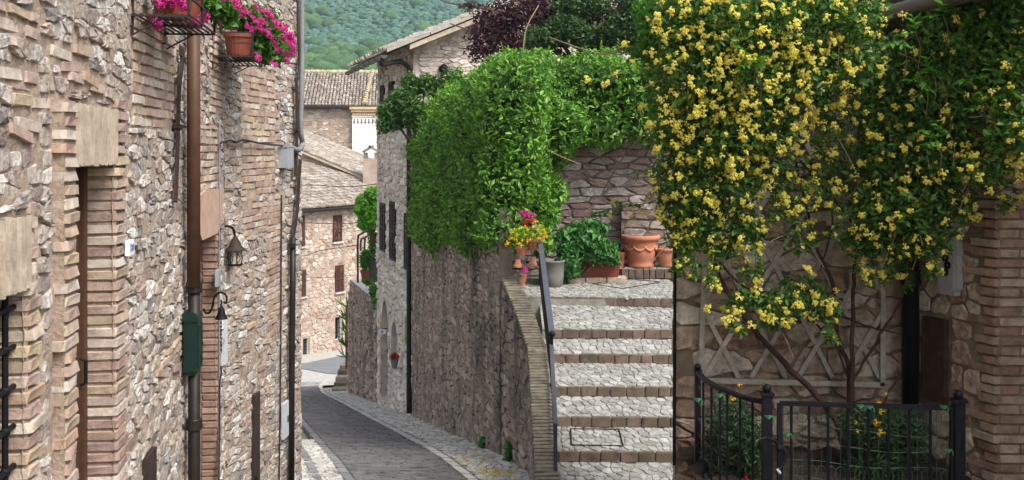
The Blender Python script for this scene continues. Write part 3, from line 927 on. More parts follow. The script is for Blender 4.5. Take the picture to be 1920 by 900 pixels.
CH = .0525
def jamb(wall, u, v0, v1, side, out, l0=.12, l1=.2, depth=.16, proud=.020, ch=CH, w0=0.0, rng=random.Random(3)):
    """toothed bricks down the side of an opening; side +1: the wall lies towards larger u"""
    v = v1 - ch; k = 0
    while v > v0:
        l = (l1 if k % 2 else l0) + rng.uniform(-.015, .015)
        if rng.random() < .15: l = l0 * .9
        c = wall.pt(u + side * l / 2, v + ch / 2, w0 + proud - depth / 2 + rng.uniform(-.003, .003))
        out.append(brick_piece(c, wall.d, wall.n, (0, 0, 1), l - .006, depth, ch - .013, rng, .03))
        v -= ch; k += 1

jb = []
jamb(L1, win0[2], win0[1], win0[3] + .02, 1, jb, .14, .17, .20)
jamb(L1, win0[2], win0[3], win0[3] + .30, 1, jb, .08, .12, .12)
jamb(L1, door1[2], VB + 1.0, door1[3] + .30, 1, jb, .20, .24, .15)
jamb(L1, ud(4.15), VB + 1.0, L1.hit(122, 190)[1], -1, jb, .178, .185, .20, .05)      # pilaster, standing proud
MB().box(L1.pt(ud(4.15) - .091, (VB + L1.hit(122, 190)[1]) / 2, -.04), L1.d * .082, L1.n * .078, Vector((0, 0, (L1.hit(122, 190)[1] - VB) / 2))).build('pilaster_core', M['mortarL'], house_l)
emit(jb, house_l, 'brick', 'jamb_bricks', M['brickL'], cap=300, minpx=60)
jr = []
jamb(L1, door2[2], VB + .6, door2[3] + .02, 1, jr, .13, .15, .12)
emit(jr, house_l, 'brick', 'jamb_bricks', M['brickRed'], cap=80, minpx=60)
reveals('reveal', L1, (win0[0], win0[1], win0[2] + .014, win0[3]), .30, M['mortarL'], house_l)
reveals('reveal', L1, (door1[0] - .014, door1[1], door1[2] + .014, door1[3]), .30, M['mortarL'], house_l)
reveals('reveal', L1, (door2[0], door2[1], door2[2] + .012, door2[3]), .30, M['brickRed'], house_l)

def fluted(name, wall, r, depth, proud, nf, mat, parent):
    """a lintel cut with upright flutes: worn ribs standing before darker grooves"""
    u0, v0, u1, v1 = r; mb = MB()
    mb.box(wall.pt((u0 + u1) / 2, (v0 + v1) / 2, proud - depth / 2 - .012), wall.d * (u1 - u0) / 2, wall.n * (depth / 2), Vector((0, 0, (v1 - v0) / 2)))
    lin = mb.build(name, M['flutedark'], parent)  # recessed back board, darker in tone than the ribs
    w = (u1 - u0) / nf
    for k in range(nf):
        ww = w * random.uniform(.30, .48)
        MB().box(wall.pt(u0 + w * (k + .5), (v0 + v1) / 2 + random.uniform(-.005, .005), proud - .012), wall.d * ww / 2, wall.n * random.uniform(.008, .014), Vector((0, 0, (v1 - v0) / 2 - .003))).build('rib', mat, lin)
    return lin
lint1 = (ud(4.16), L1.hit(180, 309)[1] - .003, ud(4.86), L1.hit(180, 200)[1])
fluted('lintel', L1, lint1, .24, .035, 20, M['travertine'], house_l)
lint0 = (ud(2.7), L1.hit(22, 549)[1], ud(3.655), L1.hit(22, 405)[1])
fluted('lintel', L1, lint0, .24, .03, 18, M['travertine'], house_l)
# pink shouldered lintel of the second door
l2 = (ud(7.2), L1.hit(395, 438)[1], ud(8.36), L1.hit(395, 360)[1])
mb = MB()
pl = [(l2[0], l2[1] + .06), (l2[0] + .12, l2[1]), (l2[2] - .32, l2[1] - .01), (l2[2] - .20, l2[1] + .05), (l2[2] - .02, l2[1] + .09), (l2[2], l2[3]), (l2[0] + .3, l2[3] + .03), (l2[0], l2[3])]
fr = [L1.pt(u, v, .03) for u, v in pl]; bk = [L1.pt(u, v, -.12) for u, v in pl]; n = len(pl)
mb.add(fr + bk, [tuple(range(n)), tuple(range(2 * n - 1, n - 1, -1))] + [(i, (i + 1) % n, n + (i + 1) % n, n + i) for i in range(n)])
mb.build('lintel', M['pinkstone'], house_l)

# doors, window and hatches set in the openings
dr = MB().box(L1.pt((door1[0] + door1[2]) / 2, (door1[1] + door1[3]) / 2, -.165), L1.d * (door1[2] - door1[0]) / 2, L1.n * .02, Vector((0, 0, (door1[3] - door1[1]) / 2))).build('door', M['woodbrown'], house_l)
fr = MB()
fr.box(L1.pt(door1[2] - .035, (door1[1] + door1[3]) / 2, -.13), L1.d * .03, L1.n * .02, Vector((0, 0, (door1[3] - door1[1]) / 2 - .001)))
fr.box(L1.pt(door1[2] - .13, (door1[1] + door1[3]) / 2, -.14), L1.d * .05, L1.n * .012, Vector((0, 0, (door1[3] - door1[1]) / 2 - .01)))
fr.build('frame', M['woodbrown'], dr)
hu = door1[2] - .17; hv = L1.hit(163, 722)[1]
MB().tube([L1.pt(hu, hv - .06, -.10), L1.pt(hu, hv - .05, -.075), L1.pt(hu, hv + .05, -.075), L1.pt(hu, hv + .06, -.10)], .008).build('handle', M['iron'], dr)
d2 = MB().box(L1.pt((door2[0] + door2[2]) / 2, (door2[1] + door2[3]) / 2, -.16), L1.d * (door2[2] - door2[0]) / 2, L1.n * .02, Vector((0, 0, (door2[3] - door2[1]) / 2))).build('door', M['woodbrown'], house_l)
wn0 = MB().box(L1.pt((win0[0] + win0[2]) / 2, (win0[1] + win0[3]) / 2, -.26), L1.d * (win0[2] - win0[0]) / 2, L1.n * .02, Vector((0, 0, (win0[3] - win0[1]) / 2))).build('window', M['glass'], house_l)
gr = MB()
for k in range(5):
    u = win0[2] - .085 - k * .13
    gr.tube([L1.pt(u, win0[1], -.03), L1.pt(u, win0[3], -.03)], .011, 8)
v = win0[3] - .06
while v > win0[1]:
    gr.tube([L1.pt(win0[0], v, -.03), L1.pt(win0[2], v, -.03)], .010, 8)
    for k in range(5): gr.ball(L1.pt(win0[2] - .085 - k * .13, v, -.03), .018, 8, 5)
    v -= .135
gr.build('grille', M['iron'], wn0)
for (wl, h) in ((L1, hatch1), (L2, hatch2)):
    mb = MB(); cu, cv = (h[0] + h[2]) / 2, (h[1] + h[3]) / 2
    mb.box(wl.pt(cu, cv, .008), wl.d * (h[2] - h[0]) / 2, wl.n * .02, Vector((0, 0, (h[3] - h[1]) / 2)))
    ht = mb.build('hatch', M['rust'], house_l)
    MB().box(wl.pt(h[0] + .02, h[3] - .75, .036), wl.d * .012, wl.n * .012, Vector((0, 0, .03))).build('latch', M['iron'], ht)

# masonry of the left wall
zb = [L1.rect(-60, 0, 70, 58), L1.rect(-60, 118, 72, 150), L1.rect(18, 176, 96, 204), L1.rect(246, 30, 326, 240), L1.rect(392, 62, 431, 215), L1.rect(375, 235, 408, 355), L1.rect(300, 640, 352, 668)]
zb2 = [L2.rect(452, 128, 515, 365), L2.rect(500, 365, 528, 640), L2.rect(455, 380, 500, 440)]
opens = [win0, (door1[0] - .20, door1[1], door1[2] + .215, door1[3]), (door1[0] - .2, door1[3] - .1, door1[0], L1.hit(122, 188)[1]), (lint1[0] - .02, lint1[1], lint1[2] + .14, lint1[3] + .01), (lint0[0], lint0[1], lint0[2] + .1, lint0[3] + .01),
         (win0[2], win0[1], win0[2] + .16, win0[3]), (door2[0], door2[1], door2[2] + .15, door2[3]), (l2[0], l2[1], l2[2], l2[3] + .02), hatch1]
bk = []
for z in zb: bk += brick_wall(L1, z, .27, .054, proud=.010, rng=random.Random(41), zones=opens, skip=.05)
bk2 = []
for z in zb2: bk2 += brick_wall(L2, z, .27, .058, proud=.009, rng=random.Random(42), zones=[hatch2], skip=.06)
# a few slanting and scattered bricks let into the rubble
rs = random.Random(17)
scat = []
for (x, y) in [(50, 235), (150, 95), (128, 125), (165, 150), (140, 145), (180, 165), (110, 100), (35, 250), (300, 700), (330, 690), (470, 610), (500, 640), (490, 690), (460, 655)]:
    wl = L1 if x < 420 else L2
    u, v = wl.hit(x, y)
    scat.append((wl, u, v, rs.uniform(-.2, .05)))
zs1 = [(u - .13, v - .04, u + .13, v + .04) for (w, u, v, a) in scat if w is L1]
zs2 = [(u - .13, v - .04, u + .13, v + .04) for (w, u, v, a) in scat if w is L2]
for (w, u, v, a) in scat:
    x = (w.d * math.cos(a) + Vector((0, 0, math.sin(a)))); z = (Vector((0, 0, math.cos(a))) - w.d * math.sin(a))
    (bk if w is L1 else bk2).append(brick_piece(w.pt(u, v, -.03), x, w.n, z, .24, .09, .042, rs))
emit(bk + bk2, house_l, 'brick', 'small_bricks', M['brickL'], cap=300, minpx=60)
st = []
r1 = random.Random(51)
for poly in cells((0, -2.95, L1.L, 1.7), .07, .27, .034, .085, .009, zones=opens + zb + zs1, aniso=2.9, jit=.45, rng=r1, rc=.08, rag=.055):
    V, Fs = stone_mesh(poly, lambda u, v, w: L1.pt(u, v, w), r1.choice((.003, .005, .007, .009, .012, .016)) , r1, rough=.4, s2=.84, tilt=.06); st.append(('m', V, Fs))
for poly in cells((0, -3.55, L2.L, 1.7), .07, .27, .034, .085, .009, zones=[hatch2] + zb2 + zs2, aniso=3.6, jit=.42, rng=r1, rc=.08, rag=.05):
    V, Fs = stone_mesh(poly, lambda u, v, w: L2.pt(u, v, w), r1.choice((.003, .005, .007, .009, .012, .016)) , r1, rough=.4, s2=.84, tilt=.06); st.append(('m', V, Fs))
L0 = Wall((lx(-1.5), -1.5), (lx(2.4), 2.4))
for poly in cells((0, -1.9, L0.L, 1.6), .14, .44, .045, .11, .010, aniso=3.6, jit=.42, rng=r1, rc=.08, rag=.05):
    V, Fs = stone_mesh(poly, lambda u, v, w: L0.pt(u, v, w), r1.choice((.003, .006, .009, .012)), r1, rough=.35, s2=.84, tilt=.06); st.append(('m', V, Fs))
emit(st, house_l, 'stone', 'small_stones', M['stoneL'], cap=300, minpx=60)

# ================================================================== the stone house beyond the hedge
house_m = thing('stone_house', 'pale stone house with overhanging tiled eave behind the big hedge', 'house', (-2.5, 28, zs(28)))
HC = Vector((-2.5, 27.0, 0))
Hf = Wall((-2.5, 27.0), (-4.06, 32.2))
gd = Vector((.958, .287, 0)); ed = Hf.d.copy()
Hg = Wall((-2.5, 27.0), (-2.5 + .958 * 9, 27.0 + .287 * 9))
TAN = math.tan(math.radians(23)); EZ = 2.30; EO = .78
def roofz(t): return EZ + TAN * (t + EO)
def arch_spandrel(name, wall, h, mat, parent, pointed=.0, w=0.0, depth=.3):
    """turns the square head of an opening into an arch"""
    u0, v0, u1, v1 = h; c = (u0 + u1) / 2; r = (u1 - u0) / 2; sp = v1 - r * (1 + pointed)
    pts = [(c - r * math.cos(math.pi * k / 12), sp + r * (1 + pointed) * math.sin(math.pi * k / 12)) for k in range(13)]
    mb = MB()
    for k in range(12):
        a, b = pts[k], pts[k + 1]
        mb.add([wall.pt(a[0], a[1], w), wall.pt(b[0], b[1], w), wall.pt(b[0], v1 + .02, w), wall.pt(a[0], v1 + .02, w)], [(0, 1, 2, 3)])
        mb.add([wall.pt(a[0], a[1], w), wall.pt(b[0], b[1], w), wall.pt(b[0], b[1], w - depth), wall.pt(a[0], a[1], w - depth)], [(0, 1, 2, 3)])
    return mb.build(name, mat, parent), pts
adoor = (Hf.hit(728, 700)[0], Hf.hit(722, 752)[1], Hf.hit(716, 700)[0], Hf.hit(722, 563)[1])
awin = (Hf.hit(746, 650)[0], Hf.hit(740, 684)[1], Hf.hit(734, 650)[0], Hf.hit(740, 603)[1])
niche = (Hf.hit(768, 620)[0], Hf.hit(764, 648)[1], Hf.hit(760.5, 620)[0], Hf.hit(764, 596)[1])
grate = (Hf.hit(773.5, 740)[0], Hf.hit(768, 772)[1], Hf.hit(763, 740)[0], Hf.hit(768, 722)[1])
holes = [adoor, awin, niche, grate]
wall_slab('wall', Hf, (0, -8.6, Hf.L, 2.75), holes, M['mortarH'], house_m, res=.12, amp=.02, ns=.6)
g0 = wall_slab('gable_wall', Hg, (0, -8, 9, 6.6), [], M['mortarH'], house_m, res=.15, amp=.015, ns=.6)
bm = bmesh.new(); bm.from_mesh(g0.data)      # cut the gable under the roof
bmesh.ops.bisect_plane(bm, geom=list(bm.verts) + list(bm.edges) + list(bm.faces), plane_co=HC + Vector((0, 0, roofz(0) - .10)),
                       plane_no=(Vector((0, 0, 1)) - gd * TAN).normalized(), clear_outer=True)
bm.to_mesh(g0.data); bm.free()
for h in holes: reveals('reveal', Hf, h, .30, M['mortarH'], house_m)
arch_spandrel('arch', Hf, adoor, M['mortarH'], house_m, .5, .012)
arch_spandrel('arch', Hf, awin, M['mortarH'], house_m, .3, .012)
def panel(wall, h, w, mat, name, parent, t=.02):
    return MB().box(wall.pt((h[0] + h[2]) / 2, (h[1] + h[3]) / 2, w), wall.d * (h[2] - h[0]) / 2, wall.n * t, Vector((0, 0, (h[3] - h[1]) / 2))).build(name, mat, parent)
ad = panel(Hf, adoor, -.27, M['woodbrown'], 'door', house_m)
ad['label'] = 'arched brown door'
panel(Hf, awin, -.20, M['glass'], 'window', house_m)
panel(Hf, niche, -.16, M['stoneH'], 'niche', house_m)
gp = panel(Hf, grate, -.10, M['void'], 'cellar_window', house_m)
mb = MB()
for k in range(6):
    u = grate[0] + (grate[2] - grate[0]) * (k + .5) / 6
    mb.bar(Hf.pt(u, grate[1], .01), Hf.pt(u, grate[3], .01), .03)
for k in range(4):
    v = grate[1] + (grate[3] - grate[1]) * (k + .5) / 4
    mb.bar(Hf.pt(grate[0], v, .01), Hf.pt(grate[2], v, .01), .02)
mb.build('grille', M['zinc'], gp)
# brick sides of the arched door
jd = []
jamb(Hf, adoor[2], adoor[1], adoor[3] - .5, 1, jd, .2, .3, .25, .02, .085)
emit(jd, house_m, 'brick', 'jamb_bricks', M['brickR'], cap=60, minpx=12)
def shutters(wall, h, parent, mat, w=.03, louv=14, sill=True):
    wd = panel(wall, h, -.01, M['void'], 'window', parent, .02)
    c = (h[0] + h[2]) / 2
    for (a, b) in ((h[0], c - .008), (c + .008, h[2])):
        mb = MB(); hgt = h[3] - h[1]
        for (u0, u1, v0, v1) in ((a, a + .05, h[1], h[3]), (b - .05, b, h[1], h[3]), (a + .05, b - .05, h[1], h[1] + .07), (a + .05, b - .05, h[3] - .07, h[3]), (a + .05, b - .05, (h[1] + h[3]) / 2 - .03, (h[1] + h[3]) / 2 + .03)):
            mb.box(wall.pt((u0 + u1) / 2, (v0 + v1) / 2, w), wall.d * (u1 - u0) / 2, wall.n * .02, Vector((0, 0, (v1 - v0) / 2)))
        for k in range(louv):
            v = h[1] + .08 + (hgt - .16) * (k + .5) / louv
            mb.box(wall.pt((a + b) / 2, v, w), wall.d * ((b - a) / 2 - .05), wall.n * .014 + Vector((0, 0, -.012)), Vector((0, 0, .006)))
        mb.build('shutter', mat, wd)
    if sill:
        MB().box(wall.pt(c, h[1] - .05, .06), wall.d * ((h[2] - h[0]) / 2 + .08), wall.n * .08, Vector((0, 0, .04))).build('sill', M['kerb'], wd)
    return wd
wins = []
for (x, y0, y1, hw) in [(719.5, 381, 470, 4.5), (738, 378, 487, 4.8), (764.5, 400, 505, 3.6), (718.5, 160, 194, 3.2), (735.5, 153, 189, 3.6), (766.5, 140, 190, 4.5)]:
    u1 = Hf.hit(x - hw, 300)[0]; u0 = Hf.hit(x + hw, 300)[0]
    h = (u0, Hf.hit(x, y1)[1], u1, Hf.hit(x, y0)[1]); wins.append(h)
    shutters(Hf, h, house_m, M['eavedark'], .04, 20)
# small iron catches under the shutters
hs_ = []
r2 = random.Random(61)
zn = [(h[0] - .05, h[1] - .12, h[2] + .05, h[3] + .03) for h in wins] + [(h[0] - .03, h[1], h[2] + .28, h[3] + .05) for h in holes]
for poly in cells((0, -8.4, Hf.L, 2.7), .28, .85, .10, .20, .02, zones=zn, aniso=3.0, jit=.4, rng=r2):
    V, Fs = stone_mesh(poly, lambda u, v, w: Hf.pt(u, v, w), r2.uniform(.02, .05), r2); hs_.append(('m', V, Fs))
pn = ((-TAN / math.hypot(1, TAN), 1 / math.hypot(1, TAN)), (roofz(0) - .15) / math.hypot(1, TAN))
for poly in cells((0, -2.0, 6.5, 5.4), .18, .52, .07, .16, .014, planes=[pn], aniso=2.6, jit=.35, rng=r2):
    V, Fs = stone_mesh(poly, lambda u, v, w: Hg.pt(u, v, w), r2.uniform(.01, .035), r2); hs_.append(('m', V, Fs))
emit(hs_, house_m, 'stone', 'small_stones', M['stoneH'], cap=300, minpx=30, hide=lambda x, y: y > 200 and x > 775)

# roof of that house: boards, verge, tiles, gutter
S0, S1, T1 = -.60, 5.6, 6.0
def rp(s, t, h=0.0):
    q = HC + ed * s + gd * t
    return Vector((q.x, q.y, roofz(t) + h))
roof = MB().add([rp(S0, -EO), rp(S1, -EO), rp(S1, T1), rp(S0, T1), rp(S0, -EO, .06), rp(S1, -EO, .06), rp(S1, T1, .06), rp(S0, T1, .06)],
                [(0, 1, 2, 3), (4, 5, 6, 7), (0, 1, 5, 4), (1, 2, 6, 5), (2, 3, 7, 6), (3, 0, 4, 7)]).build('roof', M['eavedark'], house_m)
mb = MB()
for k in range(6):
    t0, t1 = -EO + k * 1.1, -EO + k * 1.1 + 1.08
    a, b = rp(S0 - .02, t0, .0), rp(S0 - .02, t1, .0)
    mb.add([a + Vector((0, 0, .02)), b + Vector((0, 0, .02)), b + Vector((0, 0, .19)), a + Vector((0, 0, .19)), rp(S0 + .06, t0, .02), rp(S0 + .06, t1, .02), rp(S0 + .06, t1, .19), rp(S0 + .06, t0, .19)], [(0, 1, 2, 3), (4, 5, 6, 7), (0, 1, 5, 4), (3, 2, 6, 7), (0, 3, 7, 4), (1, 2, 6, 5)])
mb.build('verge_board', M['lightgrey'] if False else M['woodgrey'], roof)
mb = MB()
mb.add([rp(S0 + .02, -.2, -.02), rp(S0 + .02, T1, -.02), rp(S0 + .02, T1, -.14), rp(S0 + .02, -.2, -.14), rp(S0 + .14, -.2, -.02), rp(S0 + .14, T1, -.02), rp(S0 + .14, T1, -.14), rp(S0 + .14, -.2, -.14)],
       [(0, 1, 2, 3), (4, 5, 6, 7), (0, 1, 5, 4), (3, 2, 6, 7), (0, 3, 7, 4)])
mb.build('rafter', M['eavewood'], roof)

def coppi(name, org, ex, up, nx, ny, mat, parent, pw=.22, pl=.42, rad=.085, rng=random.Random(9), jit=.02):
    """rows of barrel tiles; ex along the eave, up along the slope"""
    ex = ex.normalized(); up = up.normalized(); nn = ex.cross(up).normalized()
    if nn.z < 0: nn = -nn
    V = []; Fs = []
    for j in range(ny):
        for i in range(nx):
            o = org + ex * ((i + .5) * pw + rng.uniform(-jit, jit)) + up * (j * pl + rng.uniform(-jit, jit) * 1.5)
            tw = rng.uniform(-.05, .05)
            b = len(V)
            for (t, rr_, h) in ((0, rad * 1.12, .045), (1, rad * .92, .012)):
                for k in range(6):
                    a = math.pi * k / 5
                    V.append(o + up * (t * pl * 1.12) + ex * (math.cos(a) * rr_ + tw * t * .3) + nn * (math.sin(a) * rr_ + h + rng.uniform(0, .012)))
            for k in range(5): Fs.append((b + k, b + k + 1, b + k + 7, b + k + 6))
            Fs.append(tuple(b + k for k in range(6)))
    return mk(name, V, Fs, mat, parent)
slope_up = (gd + Vector((0, 0, TAN))).normalized()
t_ = coppi('roof_tiles', rp(S0 - .04, -EO - .06, .07), ed, slope_up, 28, 17, M['tile'], roof); t_['kind'] = 'stuff'
# mortar bed beneath the verge tiles and the gutter
mb = MB()
gz = -.02
for k in range(7):          # half-round gutter in short lengths
    s0 = S0 - .05 + k * .90; s1 = s0 + .91
    for (sa, sb) in ((s0, s1),):
        ring = []
        for s in (sa, sb):
            for q in range(9):
                a = math.pi * q / 8
                c = rp(s, -EO - .08, gz)
                ring.append(c - gd * (math.cos(a) * .085) + Vector((0, 0, -math.sin(a) * .085)))
        mb.add(ring, [(q, q + 1, q + 10, q + 9) for q in range(8)])
    mb.tube([rp(s1, -EO - .08, gz) - gd * (math.cos(math.pi * q / 8) * .09) + Vector((0, 0, -math.sin(math.pi * q / 8) * .09)) for q in range(9)], .010, 5)
c = rp(S0 - .05, -EO - .08, gz)
mb.add([c - gd * (math.cos(math.pi * q / 8) * .085) + Vector((0, 0, -math.sin(math.pi * q / 8) * .085)) for q in range(9)], [tuple(range(9))])
mb.build('gutter', M['zinc'], roof)
c = rp(S0 + .15, -EO - .08, gz - .08)
q0 = Hf.pt(.06, 2.02, .10)
MB().tube(smooth_path([c, c + Vector((0, 0, -.14)), c * .35 + q0 * .65 + Vector((0, 0, .06)), q0 + Vector((0, 0, -.04)), q0 + Vector((0, 0, -.3)), Hf.pt(.06, 0, .10), Hf.pt(.06, -4, .10), Hf.pt(.06, zs(27) + .1, .10)], 5), .062, 10).build('downpipe', M['pipedark'], roof, True)
MB().tube([Hg.pt(.75, 1.98, 0), Hg.pt(.75, 2.0, .22)], .10, 12).build('vent_pipe', M['iron'], house_m, True)

# ================================================================== garden wall and terrace past that house
gw = thing('garden_wall', 'rough stone garden wall ending in a brick pier past the pale house', 'wall', (-5, 35, zs(35)))
GW = Wall((-4.06, 32.2), (-5.75, 37.8))
wall_slab('wall', GW, (0, -9.4, GW.L, -4.7), [], M['mortarRW'], gw, res=.15, amp=.03, ns=.5)
mk('wall_top', [GW.pt(0, -4.7, .0), GW.pt(GW.L, -4.7, 0), GW.pt(GW.L, -4.7, -2.5), GW.pt(0, -4.7, -2.5)], [(0, 1, 2, 3)], M['farcobble'], gw)
r3 = random.Random(71); ss = []
for poly in cells((0, -9.2, GW.L - .2, -4.72), .28, .8, .1, .2, .02, aniso=3.0, jit=.4, rng=r3):
    V, Fs = stone_mesh(poly, lambda u, v, w: GW.pt(u, v, w), r3.uniform(.02, .06), r3); ss.append(('m', V, Fs))
emit(ss, gw, 'stone', 'small_stones', M['stoneRW'], cap=200, minpx=20)
# round-cornered brick pier
pc = P(668, 640, 37.8); pr = .27; pz0, pz1 = zs(38) - .2, -(545 - HY) / F * 38
bk = []
v = pz0; k = 0
rb = random.Random(72)
while v < pz1:
    for q in range(8):
        a = 2 * math.pi * (q + (.5 if k % 2 else 0)) / 8
        n_ = Vector((math.cos(a), math.sin(a), 0)); t_ = Vector((-n_.y, n_.x, 0))
        bk.append(brick_piece(Vector((pc.x, 37.8, v + .04)) + n_ * (pr - .05 + rb.uniform(-.01, .01)), t_, n_, (0, 0, 1), .19, .12, .07, rb, .04))
    v += .082; k += 1
emit(bk, gw, 'brick', 'small_bricks', M['brickR'], cap=200, minpx=14)
MB().lathe([(pr - .03, pz0 - pz0), (pr - .03, pz1 - pz0)], (pc.x, 37.8, pz0), 12).build('pier_core', M['mortarRW'], gw)
# worn steps at the foot of the pier
stp = thing('stone_steps', 'three worn stone steps at the foot of the brick pier', 'steps', P(632, 738, 39.5))
for k, (y0, x0, x1) in enumerate([(738, 622, 648), (727, 626, 649), (716, 629, 650), (704, 633, 651), (694, 637, 652)]):
    dd = 38.6 + k * .45
    a, b = P(x0, y0, dd), P(x1, y0, dd)
    zt = a.z + .17
    MB().box(((a.x + b.x) / 2, dd + .35, zt - .35), (((b.x - a.x) / 2), 0, 0), (0, .36, 0), (0, 0, .35)).build('step', M['riser'] if k % 2 else M['coping'], stp)

# ================================================================== buildings down the hill
def facade_line(d): return -11.17 + .577 * (d - 57)
house_a = thing('stone_house', 'pink stone house with brown shutters at the bottom of the lane', 'house', (facade_line(58), 58, -11.2))
WA = Wall((facade_line(52), 52), (facade_line(68), 68))
ez = -3.35
winA = []
for (x0, y0, x1, y1) in [(624, 403, 640, 453), (628.5, 497, 643, 547), (562, 404, 570, 462), (563, 506, 572, 556)]:
    winA.append((WA.hit(x0, 300)[0], WA.hit((x0 + x1) / 2, y1)[1], WA.hit(x1, 300)[0], WA.hit((x0 + x1) / 2, y0)[1]))
lowA = []
for (x0, y0, x1, y1) in [(568, 634, 578, 667), (628, 594, 640, 636)]:
    lowA.append((WA.hit(x0, 300)[0], WA.hit((x0 + x1) / 2, y1)[1], WA.hit(x1, 300)[0], WA.hit((x0 + x1) / 2, y0)[1]))
wall_slab('wall', WA, (0, -13, WA.L, ez + .05), lowA, M['mortarA'], house_a, res=.3, amp=.03, ns=.3)
for h in winA: shutters(WA, h, house_a, M['shutter'], .05, 16)
for h in lowA:
    reveals('reveal', WA, h, .35, M['plaster'], house_a)
    wd = panel(WA, h, -.3, M['void'], 'window', house_a)
    mb = MB()
    for k in range(5): mb.bar(WA.pt(h[0] + (h[2] - h[0]) * (k + .5) / 5, h[1], -.1), WA.pt(h[0] + (h[2] - h[0]) * (k + .5) / 5, h[3], -.1), .025)
    for k in range(5): mb.bar(WA.pt(h[0], h[1] + (h[3] - h[1]) * (k + .5) / 5, -.1), WA.pt(h[2], h[1] + (h[3] - h[1]) * (k + .5) / 5, -.1), .025)
    mb.build('grille', M['iron'], wd)
    MB().box(WA.pt(h[2] + .16, (h[1] + h[3]) / 2, .05), WA.d * .13, WA.n * .03, Vector((0, 0, (h[3] - h[1]) / 2))).build('shutter', M['eavewood'], wd)
r4 = random.Random(81); ss = []
zn = [(h[0] - .08, h[1] - .15, h[2] + .08, h[3] + .05) for h in winA] + [(h[0] - .05, h[1], h[2] + .34, h[3] + .05) for h in lowA]
for poly in cells((WA.hit(545, 300)[0], -12.5, WA.hit(702, 300)[0], ez - .05), .22, .55, .13, .26, .03, zones=zn, jit=.35, rng=r4):
    V, Fs = stone_mesh(poly, lambda u, v, w: WA.pt(u, v, w), r4.uniform(.01, .045), r4); ss.append(('m', V, Fs))
emit(ss, house_a, 'stone', 'small_stones', M['stoneA'], cap=300, minpx=30, hide=lambda x, y: x < 562 or x > 706)
upA = (-WA.n + Vector((0, 0, .36))).normalized()
e0 = WA.pt(0, ez, .45) 
ra = MB().add([e0, WA.pt(WA.L, ez, .45), WA.pt(WA.L, ez, .45) + upA * 7.5, e0 + upA * 7.5], [(0, 1, 2, 3)]).build('roof', M['eavedark'], house_a)
coppi('roof_tiles', e0 + Vector((0, 0, .03)), WA.d, upA, int(WA.L / .24), 18, M['tile'], ra, pw=.24, pl=.42, rad=.10)['kind'] = 'stuff'
MB().tube([WA.pt(0, ez - .06, .50), WA.pt(WA.L, ez - .06, .50)], .08, 8).build('gutter', M['pipedark'], ra)

# gabled house behind, with chimney
house_c = thing('stone_house', 'low gabled house with a sloping tiled verge between the two far roofs', 'house', (-12, 67, -11))
WC = Wall((-15.5, 66.0), (-7.2, 66.6))
def ch(x): return WC.hit(x, 300)[0]
z0 = WC.hit(572, 288)[1]; z1 = WC.hit(690, 338)[1]
u0, u1 = ch(572), ch(690)
sl = (z1 - z0) / (u1 - u0)
zl = z0 + sl * (0 - u0); zr = z0 + sl * (WC.L - u0)
mk('wall', [WC.pt(0, -12, 0), WC.pt(WC.L, -12, 0), WC.pt(WC.L, zr, 0), WC.pt(0, zl, 0)], [(0, 1, 2, 3)], M['mortarA'], house_c)
ss = []
nn = math.hypot(1, sl)
for poly in cells((ch(565), -5.0, ch(704), zl), .25, .6, .13, .24, .03, planes=[((-sl / nn, 1 / nn), (z0 - sl * u0 - .05) / nn)], jit=.35, rng=r4):
    V, Fs = stone_mesh(poly, lambda u, v, w: WC.pt(u, v, w), r4.uniform(.01, .04), r4); ss.append(('m', V, Fs))
emit(ss, house_c, 'stone', 'small_stones', M['stoneA'], cap=120, minpx=30, hide=lambda x, y: x < 562 or x > 706)
exC = (WC.d + Vector((0, 0, sl))).normalized()
upC = (-WC.n + Vector((0, 0, .10))).normalized()
oC = WC.pt(0, zl + .1, .35)
Lc = WC.L * nn
rc = MB().add([oC, oC + exC * Lc, oC + exC * Lc + upC * 9, oC + upC * 9, oC + Vector((0, 0, -.14)), oC + exC * Lc + Vector((0, 0, -.14))], [(0, 1, 2, 3), (0, 1, 5, 4)]).build('roof', M['eavewood'], house_c)
# tiles run down the slope, rows stepping back
V = None
coppi('roof_tiles', oC + exC * Lc + Vector((0, 0, .03)), upC, -exC, 38, int(Lc / .42), M['tile'], rc, pw=.24, pl=.42, rad=.10)['kind'] = 'stuff'
cb = P(694, 340, 65.0)
chm = MB().box(cb + Vector((0, .4, .2)), (.45, 0, 0), (0, .35, 0), (0, 0, 1.2)).build('chimney', M['mortarA'], house_c)
mb = MB()
for sx in (-1, 1): mb.box(cb + Vector((sx * .33, .4, 1.55)), (.09, 0, 0), (0, .3, 0), (0, 0, .2))
mb.box(cb + Vector((-.18, .4, 1.98)), (.3, 0, .18), (0, .42, 0), (-.02, 0, .05)); mb.box(cb + Vector((.18, .4, 1.98)), (.3, 0, -.18), (0, .42, 0), (.02, 0, .05))
mb.build('chimney_cap', M['tile'], chm)

